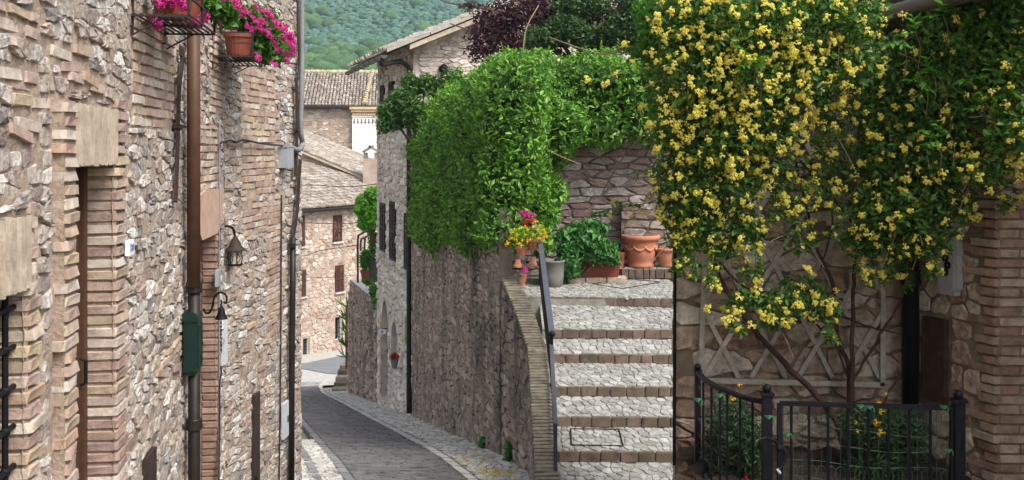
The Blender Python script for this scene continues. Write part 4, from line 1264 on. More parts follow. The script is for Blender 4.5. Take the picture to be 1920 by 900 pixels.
# the taller house with the white plastered bay
house_b = thing('stone_house', 'tall far stone house with white plastered bay under the hillside', 'house', (-12, 80, -12))
WB_ = Wall((-18.0, 79.4), (-7.0, 80.6))
bez = WB_.hit(620, 203)[1]
wall_slab('wall', WB_, (0, -12, WB_.L, bez + .1), [], M['mortarA'], house_b, res=.5, amp=.02, ns=.3)
ss = []
for poly in cells((WB_.hit(562, 300)[0], WB_.hit(620, 345)[1], WB_.hit(664, 300)[0], bez), .25, .6, .14, .28, .03, jit=.35, rng=r4):
    V, Fs = stone_mesh(poly, lambda u, v, w: WB_.pt(u, v, w), r4.uniform(.01, .05), r4); ss.append(('m', V, Fs))
emit(ss, house_b, 'stone', 'small_stones', M['stoneA'], cap=250, minpx=30, hide=lambda x, y: x < 562)
bu0, bu1 = WB_.hit(661, 300)[0], WB_.hit(716, 300)[0]
bv = WB_.hit(685, 219)[1]
bay = MB().box(WB_.pt((bu0 + bu1) / 2, (bv - 8) / 2, .15), WB_.d * (bu1 - bu0) / 2, WB_.n * .35, Vector((0, 0, (bv + 8) / 2))).build('bay', M['plaster'], house_b)
mb = MB()
for k in range(9):          # small pointed corbels under the cornice
    u = bu0 + .15 + k * .27
    mb.box(WB_.pt(u, bv - .32, .51), WB_.d * .035, WB_.n * .02, Vector((0, 0, .16))); mb.box(WB_.pt(u, bv - .45, .51), WB_.d * .07, WB_.n * .018, Vector((0, 0, .05)))
mb.build('corbel_frieze', M['zinc'], bay)
mb = MB()
mb.box(WB_.pt((bu0 + bu1) / 2, bv + .03, .2), WB_.d * ((bu1 - bu0) / 2 + .05), WB_.n * .36, Vector((0, 0, .05)))
mb.build('moulding', M['plaster'], bay)
mb = MB()
for k, (dz_, pj) in enumerate([(.20, .42), (.42, .52), (.62, .62)]):
    mb.box(WB_.pt((bu0 + bu1) / 2, bv + dz_, .2), WB_.d * ((bu1 - bu0) / 2 + .1 * k), WB_.n * pj, Vector((0, 0, .09)))
mb.build('cornice', M['cornice'], bay)
upB = (-WB_.n + Vector((0, 0, .44))).normalized()
e0 = WB_.pt(-.5, bez + .12, .45)
lb = WB_.L + 1
rb_ = MB().add([e0, e0 + WB_.d * lb, e0 + WB_.d * lb + upB * 7.2, e0 + upB * 7.2], [(0, 1, 2, 3)]).build('roof', M['eavedark'], house_b)
coppi('roof_tiles', e0 + Vector((0, 0, .03)), WB_.d, upB, int(lb / .25), 17, M['tile'], rb_, pw=.25, pl=.43, rad=.105)['kind'] = 'stuff'
hip0 = e0 + WB_.d * (WB_.hit(683, 300)[0] + .5) + Vector((0, 0, .18)); hip1 = e0 + WB_.d * (WB_.hit(695, 300)[0] + .5) + upB * 7.2 + Vector((0, 0, .18))
ht_ = coppi('ridge_tiles', hip0, WB_.d, (hip1 - hip0), 1, 17, M['tileL'], rb_, pw=.0, pl=.43, rad=.16); ht_['kind'] = 'stuff'
rt_ = coppi('ridge_tiles', e0 + upB * 7.2 + Vector((0, 0, .1)), upB, WB_.d, 1, int(lb / .43), M['tileL'], rb_, pw=.0, pl=.43, rad=.16); rt_['kind'] = 'stuff'
MB().tube([WB_.pt(-.5, bez + .05, .52), WB_.pt(bu0, bez + .05, .52)], .09, 8).build('gutter', M['pipedark'], rb_)
# hidden backs that keep light from passing through the far houses
for (wl, zt, par) in ((WA, ez - .1, house_a), (WB_, bez - .1, house_b)):
    mk('rear_wall', [wl.pt(0, -13, -6), wl.pt(wl.L, -13, -6), wl.pt(wl.L, zt, -6), wl.pt(0, zt, -6)], [(0, 1, 2, 3)], M['mortarA'], par)

# ================================================================== retaining wall beside the stairs, stairs, landing
rw = thing('retaining_wall', 'dark mossy stone retaining wall carrying the hedge and the stair parapet', 'wall', (-.5, 18, zs(18)))
RW1 = Wall((.30, 11.4), (.24, 15.0)); RW2 = Wall((.24, 15.0), (-.17, 17.0)); RW3 = Wall((-.17, 17.0), (-2.5, 27.0))
def par_z(d): return float(np.interp(d, [11.0, 11.4, 12.2, 15.2, 16.85, 17.1], [-4.20, -4.08, -3.81, -2.79, -2.15, -2.06]))
def top_slab(name, wall, dA, dB):
    V = []; Fs = []; n = 40; m = 46
    for i in range(n + 1):
        u = wall.L * i / n; dd = wall.pt(u, 0).y; zt = par_z(dd); zb = zs(dd) - .4
        for k in range(m + 1):
            v = zb + (zt - zb) * k / m
            V.append(wall.pt(u, v, .02 * snoise(u * .5, v * .5, 1.0) + random.uniform(-.012, .012)))
    for i in range(n):
        for k in range(m):
            q = i * (m + 1) + k; Fs.append((q, q + 1, q + m + 2, q + m + 1))
    return mk(name, V, Fs, M['mortarRW'], rw)
top_slab('wall', RW1, 11.4, 15); top_slab('wall', RW2, 15, 17)
wall_slab('wall', RW3, (0, -7.6, RW3.L, -1.2), [], M['mortarRW'], rw, res=.11, amp=.025, ns=.8)
ss = []; r5 = random.Random(91)
def rw_keep(wall): return lambda u, v: v < par_z(wall.pt(u, 0).y) - .06
for wl, kp, rc_ in ((RW1, True, (0, -5.0, RW1.L, -2.8)), (RW2, True, (0, -5.4, RW2.L, -2.0)), (RW3, False, (0, -7.5, RW3.L, -1.25))):
    z = []
    for poly in cells(rc_, .22, .62, .07, .17, .020, aniso=3.2, rag=.05, jit=.40, rng=r5, keep=rw_keep(wl) if kp else None):
        if kp and max(p[1] - par_z(wl.pt(p[0], 0).y) for p in poly) > 0: continue
        if sum(p[1] for p in poly) / len(poly) < zs(wl.pt(poly[0][0], 0).y) - .15: continue
        V, Fs = stone_mesh(poly, lambda u, v, w: wl.pt(u, v, w), r5.uniform(.008, .026), r5, rough=.35); ss.append(('m', V, Fs))
emit(ss, rw, 'stone', 'small_stones', M['stoneRW'], cap=300, minpx=30, hide=lambda x, y: y < 480)
# end pier of the tall part of the wall
MB().box((-.10, 17.12, (-5.6 - 1.0) / 2), (.10, 0, 0), (0, .16, 0), (0, 0, (5.6 - 1.0) / 2)).build('pier', M['mortarRW'], rw)
# coping bricks laid across the sloping parapet
cb_ = []; r6 = random.Random(92)
d = 11.45
PW = .27
def face_x(dd): return float(np.interp(dd, [11.4, 15, 16.2, 17], [.30, .24, .02, -.17]))
while d < 17.0:
    sl = (par_z(d + .05) - par_z(d - .05)) / .1
    c = Vector((face_x(d) + PW / 2 - .02, d, par_z(d) + .0))
    cb_.append(brick_piece(c, (1, 0, 0), (0, 1, sl), (0, -sl, 1), PW, .062, .10, r6, .02)); d += .072
emit(cb_, rw, 'coping_brick', 'coping_bricks', M['coping'], cap=120, minpx=30)
MB().add([(face_x(q) + .01 + k * (PW - .05), q, par_z(q) - .03 - j * 1.6) for q in np.linspace(11.4, 17, 24) for k in (0, 1) for j in (0, 1)],
         [(4 * i + 2, 4 * i + 3, 4 * i + 7, 4 * i + 6) for i in range(23)] + [(4 * i, 4 * i + 2, 4 * i + 6, 4 * i + 4) for i in range(23)]).build('parapet_core', M['mortarRW'], rw)

stairs = bpy.data.objects.new('staircase', None); COL.objects.link(stairs); stairs.location = (1.3, 14, -3.6)
stairs['kind'] = 'structure'
SE = [(16.85, -2.376), (15.40, -2.642), (14.94, -2.908), (14.10, -3.174), (13.57, -3.44), (12.96, -3.706), (12.25, -3.97), (11.6, -4.24), (10.9, -4.5)]
RH = .128
X0, X1 = .56, 2.75
rs_ = []; r7 = random.Random(93); tc = []
for i, (dd, zz) in enumerate(SE):
    # riser of bricks set on edge
    x = X0
    skew = .10 if i == 0 else .02
    while x < X1:
        l = r7.uniform(.16, .26)
        c = Vector((x + l / 2, dd + .03 - (x - X0) * skew + r7.uniform(-.006, .006), zz - RH / 2 - .002 + r7.uniform(-.004, .004)))
        rs_.append(brick_piece(c, (1, -skew, 0), (skew, 1, 0), (0, 0, 1), l - .014, .06, RH + .002, r7, .015)); x += l
    # sloping tread behind the nosing, up to the next riser
    if i == 0: db, zb = 18.75, -2.32
    else: db, zb = SE[i - 1][0] + .02, SE[i - 1][1] - RH
    da = dd + .045; za = zz - .004
    s = (zb - za) / (db - da)
    tm = lambda u, v, w, da=da, za=za, s=s: (u, v, za + s * (v - da) + w)
    xa = X0 - (.55 if i == 0 else .12)
    mk('tread', [tm(xa, da, -.006), tm(X1, da - (X1 - X0) * skew, -.006), tm(X1, db, -.006), tm(xa, db, -.006)], [(0, 1, 2, 3)], M['treadbed'], stairs)
    mk('riser_bed', [(xa, dd + .04, zz - .02), (X1, dd + .04 - (X1 - X0) * skew, zz - .02), (X1, dd + .04 - (X1 - X0) * skew, zz - .7), (xa, dd + .04, zz - .7)], [(0, 1, 2, 3)], M['treadbed'], stairs)
    for poly in cells((X0 - (.5 if i == 0 else 0) + .01, da - (.2 if i == 0 else 0), X1, db), .06, .16, .06, .14, .011, aniso=1.0, jit=.45, rng=r7,
                      keep=lambda u, v: v > da + .02 - (u - X0) * skew):
        V, Fs = stone_mesh(poly, tm, r7.uniform(.006, .013), r7, back=.015, rough=.25); tc.append(('m', V, Fs))
emit(rs_, stairs, 'riser_brick', 'riser_bricks', M['riser'], cap=200, minpx=60)
emit(tc, stairs, 'tread_stone', 'tread_stones', M['treadstone'], cap=300, minpx=60)
def cover(name, pix, sl, label):
    """a cobble-filled manhole cover: metal frame let into the paving"""
    V = [Vector(p) for p in pix]; mb = MB()
    for k in range(4): mb.bar(V[k], V[(k + 1) % 4], .018, .008)
    c = sum(V, Vector()) / 4
    o = mb.build(name, M['castiron']); tag(o, label, 'manhole cover'); return o
def tread_pt(px, i, dd):
    db, zb = (18.75, -2.32) if i == 0 else (SE[i - 1][0] + .02, SE[i - 1][1] - RH)
    da, za = SE[i][0] + .045, SE[i][1] - .004
    return Vector(((px - CX) / F * dd, dd, za + (zb - za) / (db - da) * (dd - da) + .016))
cover('manhole_cover', [tread_pt(1071, 5, 13.12), tread_pt(1168, 5, 13.10), tread_pt(1160, 5, 13.50), tread_pt(1070, 5, 13.51)], 0, 'square cobble filled cover let into a lower stair tread')
cover('manhole_cover', [tread_pt(1110, 0, 18.1), tread_pt(1168, 0, 17.6), tread_pt(1238, 0, 18.3), tread_pt(1180, 0, 18.6)], 0, 'diamond set cover in the landing before the flower pots')
# raised step at the back of the landing, under the pots
bs = []
x = 1.92
while x < 3.1:
    l = r7.uniform(.10, .15); bs.append(brick_piece((x + l / 2, 18.72 - (x - 1.9) * .12, -2.22), (1, -.12, 0), (.12, 1, 0), (0, 0, 1), l - .01, .12, .17, r7)); x += l
emit(bs, stairs, 'riser_brick', 'riser_bricks', M['riser'], cap=30, minpx=30)
mk('landing_step', [(1.9, 18.74, -2.15), (3.3, 18.55, -2.15), (3.3, 19.6, -2.15), (1.9, 19.6, -2.15)], [(0, 1, 2, 3)], M['treadbed'], stairs)
tc = []
for poly in cells((1.92, 18.78, 3.2, 19.4), .1, .24, .09, .18, .018, aniso=1.0, rng=r7):
    V, Fs = stone_mesh(poly, lambda u, v, w: (u, v, -2.148 + w), .01, r7, back=.015); tc.append(('m', V, Fs))
emit(tc, stairs, 'tread_stone', 'tread_stones', M['treadstone'], cap=30, minpx=40)

# garden wall at the back of the landing
bw = thing('garden_wall', 'purple grey stone wall behind the terracotta pots on the landing', 'wall', (1.5, 19.3, -2.3))
BW = Wall((-.6, 19.25), (3.9, 19.42)); BW2 = Wall((1.95, 19.02), (4.2, 18.9))
wall_slab('wall', BW, (0, -3, BW.L, .2), [], M['mortarB'], bw, res=.09, amp=.015)
wall_slab('wall', BW2, (0, -3, BW2.L, -1.0), [], M['mortarB'], bw, res=.09, amp=.015)
mk('wall_side', [BW2.pt(0, -3, 0), BW2.pt(0, -3, -.35), BW2.pt(0, -1.0, -.35), BW2.pt(0, -1.0, 0)], [(0, 1, 2, 3)], M['mortarB'], bw)
mk('wall_ledge', [BW2.pt(0, -1.0, 0), BW2.pt(BW2.L, -1.0, 0), BW2.pt(BW2.L, -1.0, -.45), BW2.pt(0, -1.0, -.45)], [(0, 1, 2, 3)], M['mortarB'], bw)
ss = []
for wl, vt in ((BW, .18), (BW2, -1.01)):
    for poly in cells((0, -2.6, wl.L, vt), .18, .55, .08, .20, .02, aniso=3.6, jit=.25, rng=r7, rag=.06):
        V, Fs = stone_mesh(poly, lambda u, v, w: wl.pt(u, v, w), r7.uniform(.02, .045), r7); ss.append(('m', V, Fs))
emit(ss, bw, 'stone', 'small_stones', M['stoneB'], cap=300, minpx=40)

# ================================================================== the house with the trellis on the right
house_r = thing('stone_house', 'shaded stone and brick house on the right behind the yellow rose', 'house', (2.6, 7.6, -2.8))
R1 = Wall((1.19, 7.8), (2.98, 7.8)); R2 = Wall((2.98, 7.8), (3.25, 7.15)); R3 = Wall((3.25, 7.15), (5.4, 7.15))
wall_slab('wall', R1, (0, -3.4, R1.L, 1.35), [], M['mortarR'], house_r, res=.05, amp=.008)
wall_slab('wall', R2, (0, -3.4, R2.L, 1.35), [], M['mortarR'], house_r, res=.05, amp=.006)
wall_slab('wall', R3, (0, -3.4, R3.L, 1.35), [], M['mortarR'], house_r, res=.06, amp=.006)
MB().box((3.02, 7.95, -1.0), (.12, 0, 0), (0, .12, 0), (0, 0, 2.4)).build('corner_core', M['mortarR'], house_r)
mk('side_wall', [(1.19, 7.8, -3.6), (1.95, 11.8, -3.9), (1.95, 11.8, 1.35), (1.19, 7.8, 1.35)], [(0, 1, 2, 3)], M['mortarR'], house_r)
mk('unseen_street_wall', [(3.62, 7.15, -3.4), (4.4, 2, -3.0), (4.4, 2, 1.2), (3.62, 7.15, 1.2)], [(0, 1, 2, 3)], M['mortarR'], house_r)  # unseen wall, added to hold back sky light from the right
hatch = (R2.hit(1737, 670)[0], R2.hit(1758, 752)[1], R2.hit(1779, 670)[0], R2.hit(1758, 596)[1])
bzone = (R2.hit(1818, 400)[0], -3.3, R2.L, 1.3)
bq = []; r8 = random.Random(95)
v = -3.3; k = 0
while v < 1.3:
    l = [.20, .12, .26, .10, .16][k % 5] + r8.uniform(-.02, .03)
    bq.append(brick_piece(R2.pt(R2.L - l / 2 + .012, v + .03, .012 - .06 + r8.uniform(-.005, .005)), R2.d, R2.n, (0, 0, 1), l, .14, .053, r8, .02))
    # return face of the same course
    u = .145 - (.12 if k % 2 else 0)
    a = .012
    while a < 1.6:
        ll = .25 if a > .02 else (.14 if k % 2 else .25)
        bq.append(brick_piece(R3.pt(a + ll / 2, v + .03, .008 - .05 + r8.uniform(-.006, .006)), R3.d, R3.n, (0, 0, 1), ll - .012, .11, .052, r8, .015)); a += ll
    v += .0655; k += 1
emit(bq, house_r, 'brick', 'small_bricks', M['brickR'], cap=300, minpx=60)
ss = []
for poly in cells((0, -3.2, R1.L, 1.3), .15, .44, .09, .23, .013, aniso=3.0, jit=.28, rng=r8, rag=.06):
    V, Fs = stone_mesh(poly, lambda u, v, w: R1.pt(u, v, w), r8.uniform(.012, .032), r8, rough=.5, tilt=.1); ss.append(('m', V, Fs))
for poly in cells((0, -3.2, R2.L - .14, 1.3), .10, .28, .09, .24, .016, zones=[(hatch[0] - .02, hatch[1] - .02, hatch[2] + .02, hatch[3] + .02)], aniso=1.3, jit=.28, rng=r8):
    V, Fs = stone_mesh(poly, lambda u, v, w: R2.pt(u, v, w), r8.uniform(.008, .02), r8, rough=.4); ss.append(('m', V, Fs))
RS = Wall((1.19, 7.8), (1.95, 11.8)); RN = Wall((3.62, 7.15), (4.4, 2.0))
for wl, nn_ in ((RS, Vector((-.98, .187, 0))), (RN, Vector((-.99, -.15, 0)))):
    for poly in cells((.03, -3.3, wl.L, 1.15), .16, .46, .09, .23, .014, aniso=3.0, jit=.28, rng=r8):
        V, Fs = stone_mesh(poly, lambda u, v, w: wl.pt(u, v, 0) + nn_ * w, r8.uniform(.01, .025), r8, rough=.4); ss.append(('m', V, Fs))
emit(ss, house_r, 'stone', 'small_stones', M['stoneR'], cap=300, minpx=40)
hb = panel(R2, hatch, .015, M['wooddark'], 'hatch', house_r, .018)
mb = MB()
for (a, b, c_, e) in ((hatch[0], hatch[0] + .012, hatch[1], hatch[3]), (hatch[2] - .012, hatch[2], hatch[1], hatch[3]), (hatch[0] + .012, hatch[2] - .012, hatch[1], hatch[1] + .03), (hatch[0] + .012, hatch[2] - .012, hatch[3] - .012, hatch[3])):
    mb.box(R2.pt((a + b) / 2, (c_ + e) / 2, .034), R2.d * (b - a) / 2, R2.n * .008, Vector((0, 0, (e - c_) / 2)))
mb.build('frame', M['wooddark'], hb)
# roof over the right side: its eave runs up the lane
gA = P(1640, 34, 7.75); gB = Vector((2.79, 6.1, gA.z))
rz = gA.z + .05
rr_ = MB().add([(gA.x - .02, 8.6, rz), (gB.x, 6.1, rz), (6.5, 6.1, rz + 1.2), (6.5, 8.6, rz + 1.2), (gA.x - .02, 8.6, rz + .1), (gB.x, 6.1, rz + .1), (6.5, 6.1, rz + 1.3), (6.5, 8.6, rz + 1.3)],
               [(0, 1, 2, 3), (4, 5, 6, 7), (0, 1, 5, 4), (1, 2, 6, 5), (2, 3, 7, 6), (3, 0, 4, 7)]).build('roof', M['eavedark'], house_r)
gp_ = [gA + (gB - gA) * t + Vector((0, 0, 0)) for t in np.linspace(-.05, 1, 12)]
MB().tube(gp_, .062, 12).build('gutter', M['zinc'], rr_, True)

# ================================================================== things on the left wall
def LW(px): return L1 if px < 418 else L2
def lp(px, py, w=0.0, wall=None):
    wl = wall or LW(px)
    u, v = wl.hit(px, py, w); return wl.pt(u, v, w)

# drainpipe: brown upper length, black iron lower length
pd = thing('drainpipe', 'brown round drainpipe running down the middle of the left wall', 'drainpipe', L1.pt(ud(6.95), VB + .8, .07))
pu = L1.hit(363, 275, .075)[0]
zj = L1.hit(366, 535, .075)[1]
MB().tube([L1.pt(pu, 1.15, .075), L1.pt(pu, zj, .075)], .041, 14).build('upper_pipe', M['pipebrown'], pd, True)
MB().tube([L1.pt(pu + .02, zj + .06, .075), L1.pt(pu + .02, VB + .9, .075)], .037, 14).build('lower_pipe', M['pipedark'], pd, True)
for y in (537, 792):
    z = L1.hit(366, y, .075)[1]
    MB().lathe([(.046, -.035), (.05, -.03), (.05, .03), (.046, .035)], L1.pt(pu + .02, z, .075), 14).build('collar', M['pipedark'], pd)
    MB().bar(L1.pt(pu + .02, z, .06), L1.pt(pu + .02, z, -.02), .02).build('bracket', M['zinc'], pd)

# iron wall strap, curved
def strap(pix, w, wid, mat, name, label, cat, collar=None):
    pts = smooth_path([lp(x, y, w) for x, y in pix], 4)
    mb = MB()
    for a, b in zip(pts[:-1], pts[1:]): 
        wl = LW(pix[0][0]); mb.bar(a, b + (b - a) * .04, wid, .016, up=wl.n)
    o = mb.build(name, mat, None)
    if collar:
        e = thing(name, label, cat, pts[-1]); o.name = 'bar'; o.parent = e; o.matrix_parent_inverse = Matrix.Translation(-e.location)
        c = lp(*collar, w); wl = LW(collar[0])
        MB().box(c, wl.d * wid * .75, wl.n * .022, Vector((0, 0, .012))).build('ring', mat, e)
        return e
    return tag(o, label, cat)
strap([(338, 95), (342, 106), (336, 165), (334, 235), (332, 300), (329, 378)], .03, .055, M['rust'], 'wall_anchor', 'long bowed iron wall anchor left of the brown drainpipe', 'wall anchor', (334, 237))
strap([(556, 145), (557, 240), (554, 330), (556, 300)][:3], .05, .07, M['rust'], 'wall_anchor', 'straight black iron anchor high beside the cables at the house corner', 'wall anchor', (556, 243))
strap([(563, 300), (560, 340), (557, 395), (548, 452)], .05, .08, M['rust'], 'wall_anchor', 'bent flat iron anchor below the cables at the house corner', 'wall anchor')
p2_ = thing('drainpipe', 'thin dark drainpipe at the far corner of the left house', 'drainpipe', lp(548, 895, .05))
MB().tube([lp(549, 445, .06), lp(548.5, 560, .06), lp(547, 700, .06), lp(546, 940, .06)], .030, 10).build('pipe', M['pipedark'], p2_, True)
for y in (460, 652): MB().lathe([(.036, -.02), (.036, .02)], lp(548, y, .06), 10).build('collar', M['pipedark'], p2_)

def cable(name, pix, w, r, mat, label, n=5):
    pts = smooth_path([lp(x, y, w) for x, y in pix], n)
    return tag(MB().tube(pts, r, 6).build(name, mat, None, True), label, 'cable')
cable('cable', [(566, -40), (566, 120), (564, 240), (567, 268), (560, 281), (546, 277)], .07, .028, M['cablegrey'], 'thick grey cable coming down the far corner of the left house')
cable('cable', [(558, -40), (559, 60), (561, 120), (558, 150)], .05, .012, M['cable'], 'thin black cable above the straight iron anchor at the corner')
cable('cable', [(414, 268), (430, 263), (445, 266), (455, 262), (480, 267), (505, 271), (530, 273), (546, 277)], .05, .009, M['cable'], 'twisted black cable crossing the wall to the grey junction box', 3)
cable('cable', [(412, 225), (411, 300), (411, 430), (411, 600), (411, 760), (409, 920)], .03, .008, M['cablegrey'], 'thin upright cable beside the lantern')
cable('cable', [(528, 365), (527, 500), (526, 700), (523, 920)], .02, .008, M['cable'], 'thin upright cable near the white plate')
jbx = thing('junction_box', 'grey junction box under the cables near the far corner', 'junction box', lp(536, 315, .0))
c = lp(536, 295, .05)
MB().box(c, L2.d * .12, L2.n * .045, Vector((0, 0, .10))).build('box', M['lead'], jbx)
MB().box(c + Vector((0, 0, .106)), L2.d * .128, L2.n * .05, Vector((0, 0, .010))).build('lid', M['lead'], jbx)
def plate(name, wall, pix, mat, label, cat, t=.012, w=.03):
    (x0, y0, x1, y1) = pix
    u0, u1 = wall.hit(x0, 300, w)[0], wall.hit(x1, 300, w)[0]; xm = (x0 + x1) / 2
    z0, z1 = wall.hit(xm, y1, w)[1], wall.hit(xm, y0, w)[1]
    o = MB().box(wall.pt((u0 + u1) / 2, (z0 + z1) / 2, w), wall.d * (u1 - u0) / 2, wall.n * t, Vector((0, 0, (z1 - z0) / 2))).build(name, mat)
    return o, (u0, z0, u1, z1)
o, r_ = plate('wall_cover', L2, (530, 754, 539.5, 820), M['lightgrey'], '', '')
e = thing('meter_cover', 'white metal cover low on the wall near the far corner', 'meter cover', o.data.vertices[0].co)
o.name = 'door'; o.parent = e; o.matrix_parent_inverse = Matrix.Translation(-e.location)
MB().tube([L2.pt(r_[2] - .05, (r_[1] + r_[3]) / 2 - .03, .045), L2.pt(r_[2] - .05, (r_[1] + r_[3]) / 2 + .03, .045)], .012).build('lock', M['zinc'], e)
o, r_ = plate('meter_cover', L2, (411.5, 597, 424, 684), M['lightgrey'], '', '')
tag(o, 'narrow grey metal plate behind the hanging bell', 'meter cover')
o, r_ = plate('wall_plate', L1, (406, 506, 411, 536), M['lead'], '', '', .012, .03)
tag(o, 'small grey bell plate on the brick jamb below the lantern', 'wall plate')
hn = thing('house_number', 'small white house number tile beside the first door', 'house number', lp(242, 480, .0))
o, r_ = plate('tile', L1, (238.5, 450, 248, 478), M['white'], '', '', .010, .035)
o.parent = hn; o.matrix_parent_inverse = Matrix.Translation(-hn.location)
mb = MB()
zc = (r_[1] + r_[3]) / 2
for (a, b) in ((.25, -.25), (.25, .25), (.5, -.18), (.5, .12), (.75, -.22), (.75, .2)):
    mb.box(L1.pt(r_[0] + (r_[2] - r_[0]) * a, zc + (r_[3] - r_[1]) * b * .6, .0465), L1.d * .006, L1.n * .001, Vector((0, 0, .008)))
mb.build('digits', M['blueink'], hn)

# wall lantern on a goose-neck arm
lan = thing('wall_lantern', 'rusty iron wall lantern on a curved arm', 'lantern', lp(412, 470, 0))
lc = P(441, 470, 8.62)
ap = smooth_path([lp(411.5, 470, .02), lp(411.5, 438, .03), P(414, 428, 8.45), P(425, 424, 8.52), P(437, 429, 8.6), P(441, 447, 8.62)], 5)
MB().tube(ap, .010, 8).build('arm', M['iron'], lan, True)
sc_ = 8.62 / F
mb = MB(); mb.lathe([(.006, 30 * sc_), (.02, 24 * sc_), (.035, 18 * sc_), (.055, 8 * sc_), (.080, 2 * sc_), (.082, 0), (.03, .002)], lc, 16, capb=False); mb.build('hood', M['rust'], lan, False)
MB().lathe([(.035, -26 * sc_), (.045, -24 * sc_), (.048, -2 * sc_), (.04, 0)], lc, 12).build('glass', M['lampglass'], lan)
mb = MB()
for k in range(6):
    a = 2 * math.pi * k / 6; q = Vector((math.cos(a), math.sin(a), 0))
    mb.tube(smooth_path([lc + q * .052, lc + q * .056 + Vector((0, 0, -.05)), lc + q * .050 + Vector((0, 0, -.11))], 3), .004, 5)
    q2 = Vector((math.cos(a + .5), math.sin(a + .5), 0))
    mb.tube(smooth_path([lc + q * .052 + Vector((0, 0, -.02)), lc + q2 * .06 + Vector((0, 0, -.06)), lc + q * .05 + Vector((0, 0, -.10))], 3), .003, 4)
mb.lathe([(.03, -.122), (.058, -.12), (.060, -.108), (.05, -.104)], lc, 12)
mb.build('cage', M['iron'], lan)

# hanging bell on a scrolled bracket
bel = thing('door_bell', 'small iron bell with pull chain hanging from a scrolled bracket', 'bell', lp(385, 600, 0))
bd = 7.75
bp_ = lambda x, y, k=0: P(x, y, bd + k)
MB().tube(smooth_path([lp(382, 580, .02), bp_(386, 587), bp_(394, 585), bp_(399, 572), bp_(402, 557), bp_(410, 549), bp_(420, 550), bp_(425, 558), bp_(424, 568), bp_(419, 566)], 5), .008, 7).build('bracket', M['iron'], bel, True)
bc = bp_(415, 598); s_ = bd / F
MB().lathe([(12 * s_, 0), (11 * s_, 2 * s_), (8 * s_, 8 * s_), (6.5 * s_, 15 * s_), (5 * s_, 20 * s_), (2 * s_, 23 * s_)], bc, 16).build('bell', M['iron'], bel, True)
mb = MB()
mb.tube([bp_(415, 575), bp_(414, 571), bp_(416, 566), bp_(414, 562)], .006, 6)
for k in range(16):
    y = 600 + k * 3.6
    a = bp_(414.5, y); b = bp_(414.5, y + 3.4)
    mb.bar(a, b, .012 if k % 2 else .004, .004 if k % 2 else .012)
mb.build('chain', M['iron'], bel)
MB().tube(smooth_path([bp_(414, 686), bp_(415, 700), bp_(412, 720), bp_(412, 780), bp_(410, 920)], 4), .006, 6).build('pull_cord', M['cable'], bel)

# green letter box with rounded top
lb_ = thing('letter_box', 'dark green letter box with rounded top hung on the wall by the drainpipe', 'letter box', lp(345, 695, 0))
d0_ = ud(6.62); d1_ = ud(6.80); zt = L1.hit(358, 598, .05)[1]; zbm = L1.hit(358, 692, .05)[1]
prof = [(.0, zbm), (.085, zbm), (.085, zt - .01)] + [(.04 + .045 * math.cos(a), zt + .045 * math.sin(a)) for a in np.linspace(0, math.pi / 2, 7)] + [(.0, zt + .045)]
w_ = .02
def extr(prof, u0, u1, w0):
    n = len(prof); V = [L1.pt(u0, z, w0 + k) for k, z in prof] + [L1.pt(u1, z, w0 + k) for k, z in prof]
    return V, [tuple(range(n))[::-1], tuple(range(n, 2 * n))] + [(i, (i + 1) % n, n + (i + 1) % n, n + i) for i in range(n)]
MB().add(*extr(prof, d0_, d1_, w_)).build('body', M['greenbox'], lb_)
lid = [(.0, zt - .004), (.091, zt - .004), (.091, zt + .006)] + [(.04 + .051 * math.cos(a), zt + .006 + .048 * math.sin(a)) for a in np.linspace(0.1, math.pi / 2, 7)] + [(.0, zt + .054)]
MB().add(*extr(lid, d0_ - .008, d1_ + .008, w_)).build('lid', M['greenbox'], lb_)
mb = MB(); um = (d0_ + d1_) / 2
for (du, z, hu, hv) in ((0, zt - .04, .09, .006), (0, zt - .07, .06, .012), (-.066, (zt + zbm) / 2, .005, .13), (.066, (zt + zbm) / 2, .005, .13), (0, zbm + .03, .09, .006), (0, (zt + zbm) / 2 - .02, .04, .05)):
    mb.box(L1.pt(um + du, z, w_ + .088), L1.d * hu * .72, L1.n * .005, Vector((0, 0, hv)))
mb.build('front_moulding', M['greenbox'], lb_)
MB().box(L1.pt(um, zbm - .01, w_ + .04), L1.d * .08, L1.n * .035, Vector((0, 0, .012))).build('foot', M['greenbox'], lb_)

# flower racks
def rack(name, dA, dB, z, out, label, nsl=9):
    e = thing(name, label, 'flower rack', L1.pt(ud(dA), z, 0))
    ua, ub = ud(dA), ud(dB)
    mb = MB()
    for k in range(nsl):
        w = .02 + (out - .02) * k / (nsl - 1)
        mb.bar(L1.pt(ua, z, w), L1.pt(ub, z, w), .012, .006)
    for k in range(3): 
        u = ua + (ub - ua) * k / 2; mb.bar(L1.pt(u, z - .008, 0), L1.pt(u, z - .008, out), .014, .010)
    mb.build('shelf', M['rack'], e)
    mb = MB()
    for h in (.09, .17):
        mb.bar(L1.pt(ua, z + h, out), L1.pt(ub, z + h, out), .010); mb.bar(L1.pt(ua, z + h, 0), L1.pt(ua, z + h, out), .010); mb.bar(L1.pt(ub, z + h, 0), L1.pt(ub, z + h, out), .010)
    for u in (ua, (ua + ub) / 2, ub): mb.bar(L1.pt(u, z, out), L1.pt(u, z + .17, out), .012)
    mb.build('guard_rail', M['rack'], e)
    mb = MB()
    for u in (ua + .02, ub - .02): mb.bar(L1.pt(u, z - .10, .005), L1.pt(u, z + .17, .005), .014)
    for u in (ua + .02, ub - .02): mb.bar(L1.pt(u, z - .10, .01), L1.pt(u, z - .01, out * .6), .008)
    mb.build('bracket', M['rack'], e)
    return e
rack('flower_rack', 5.25, 6.12, .655, .28, 'nearer black wire flower rack at the top of the left wall')
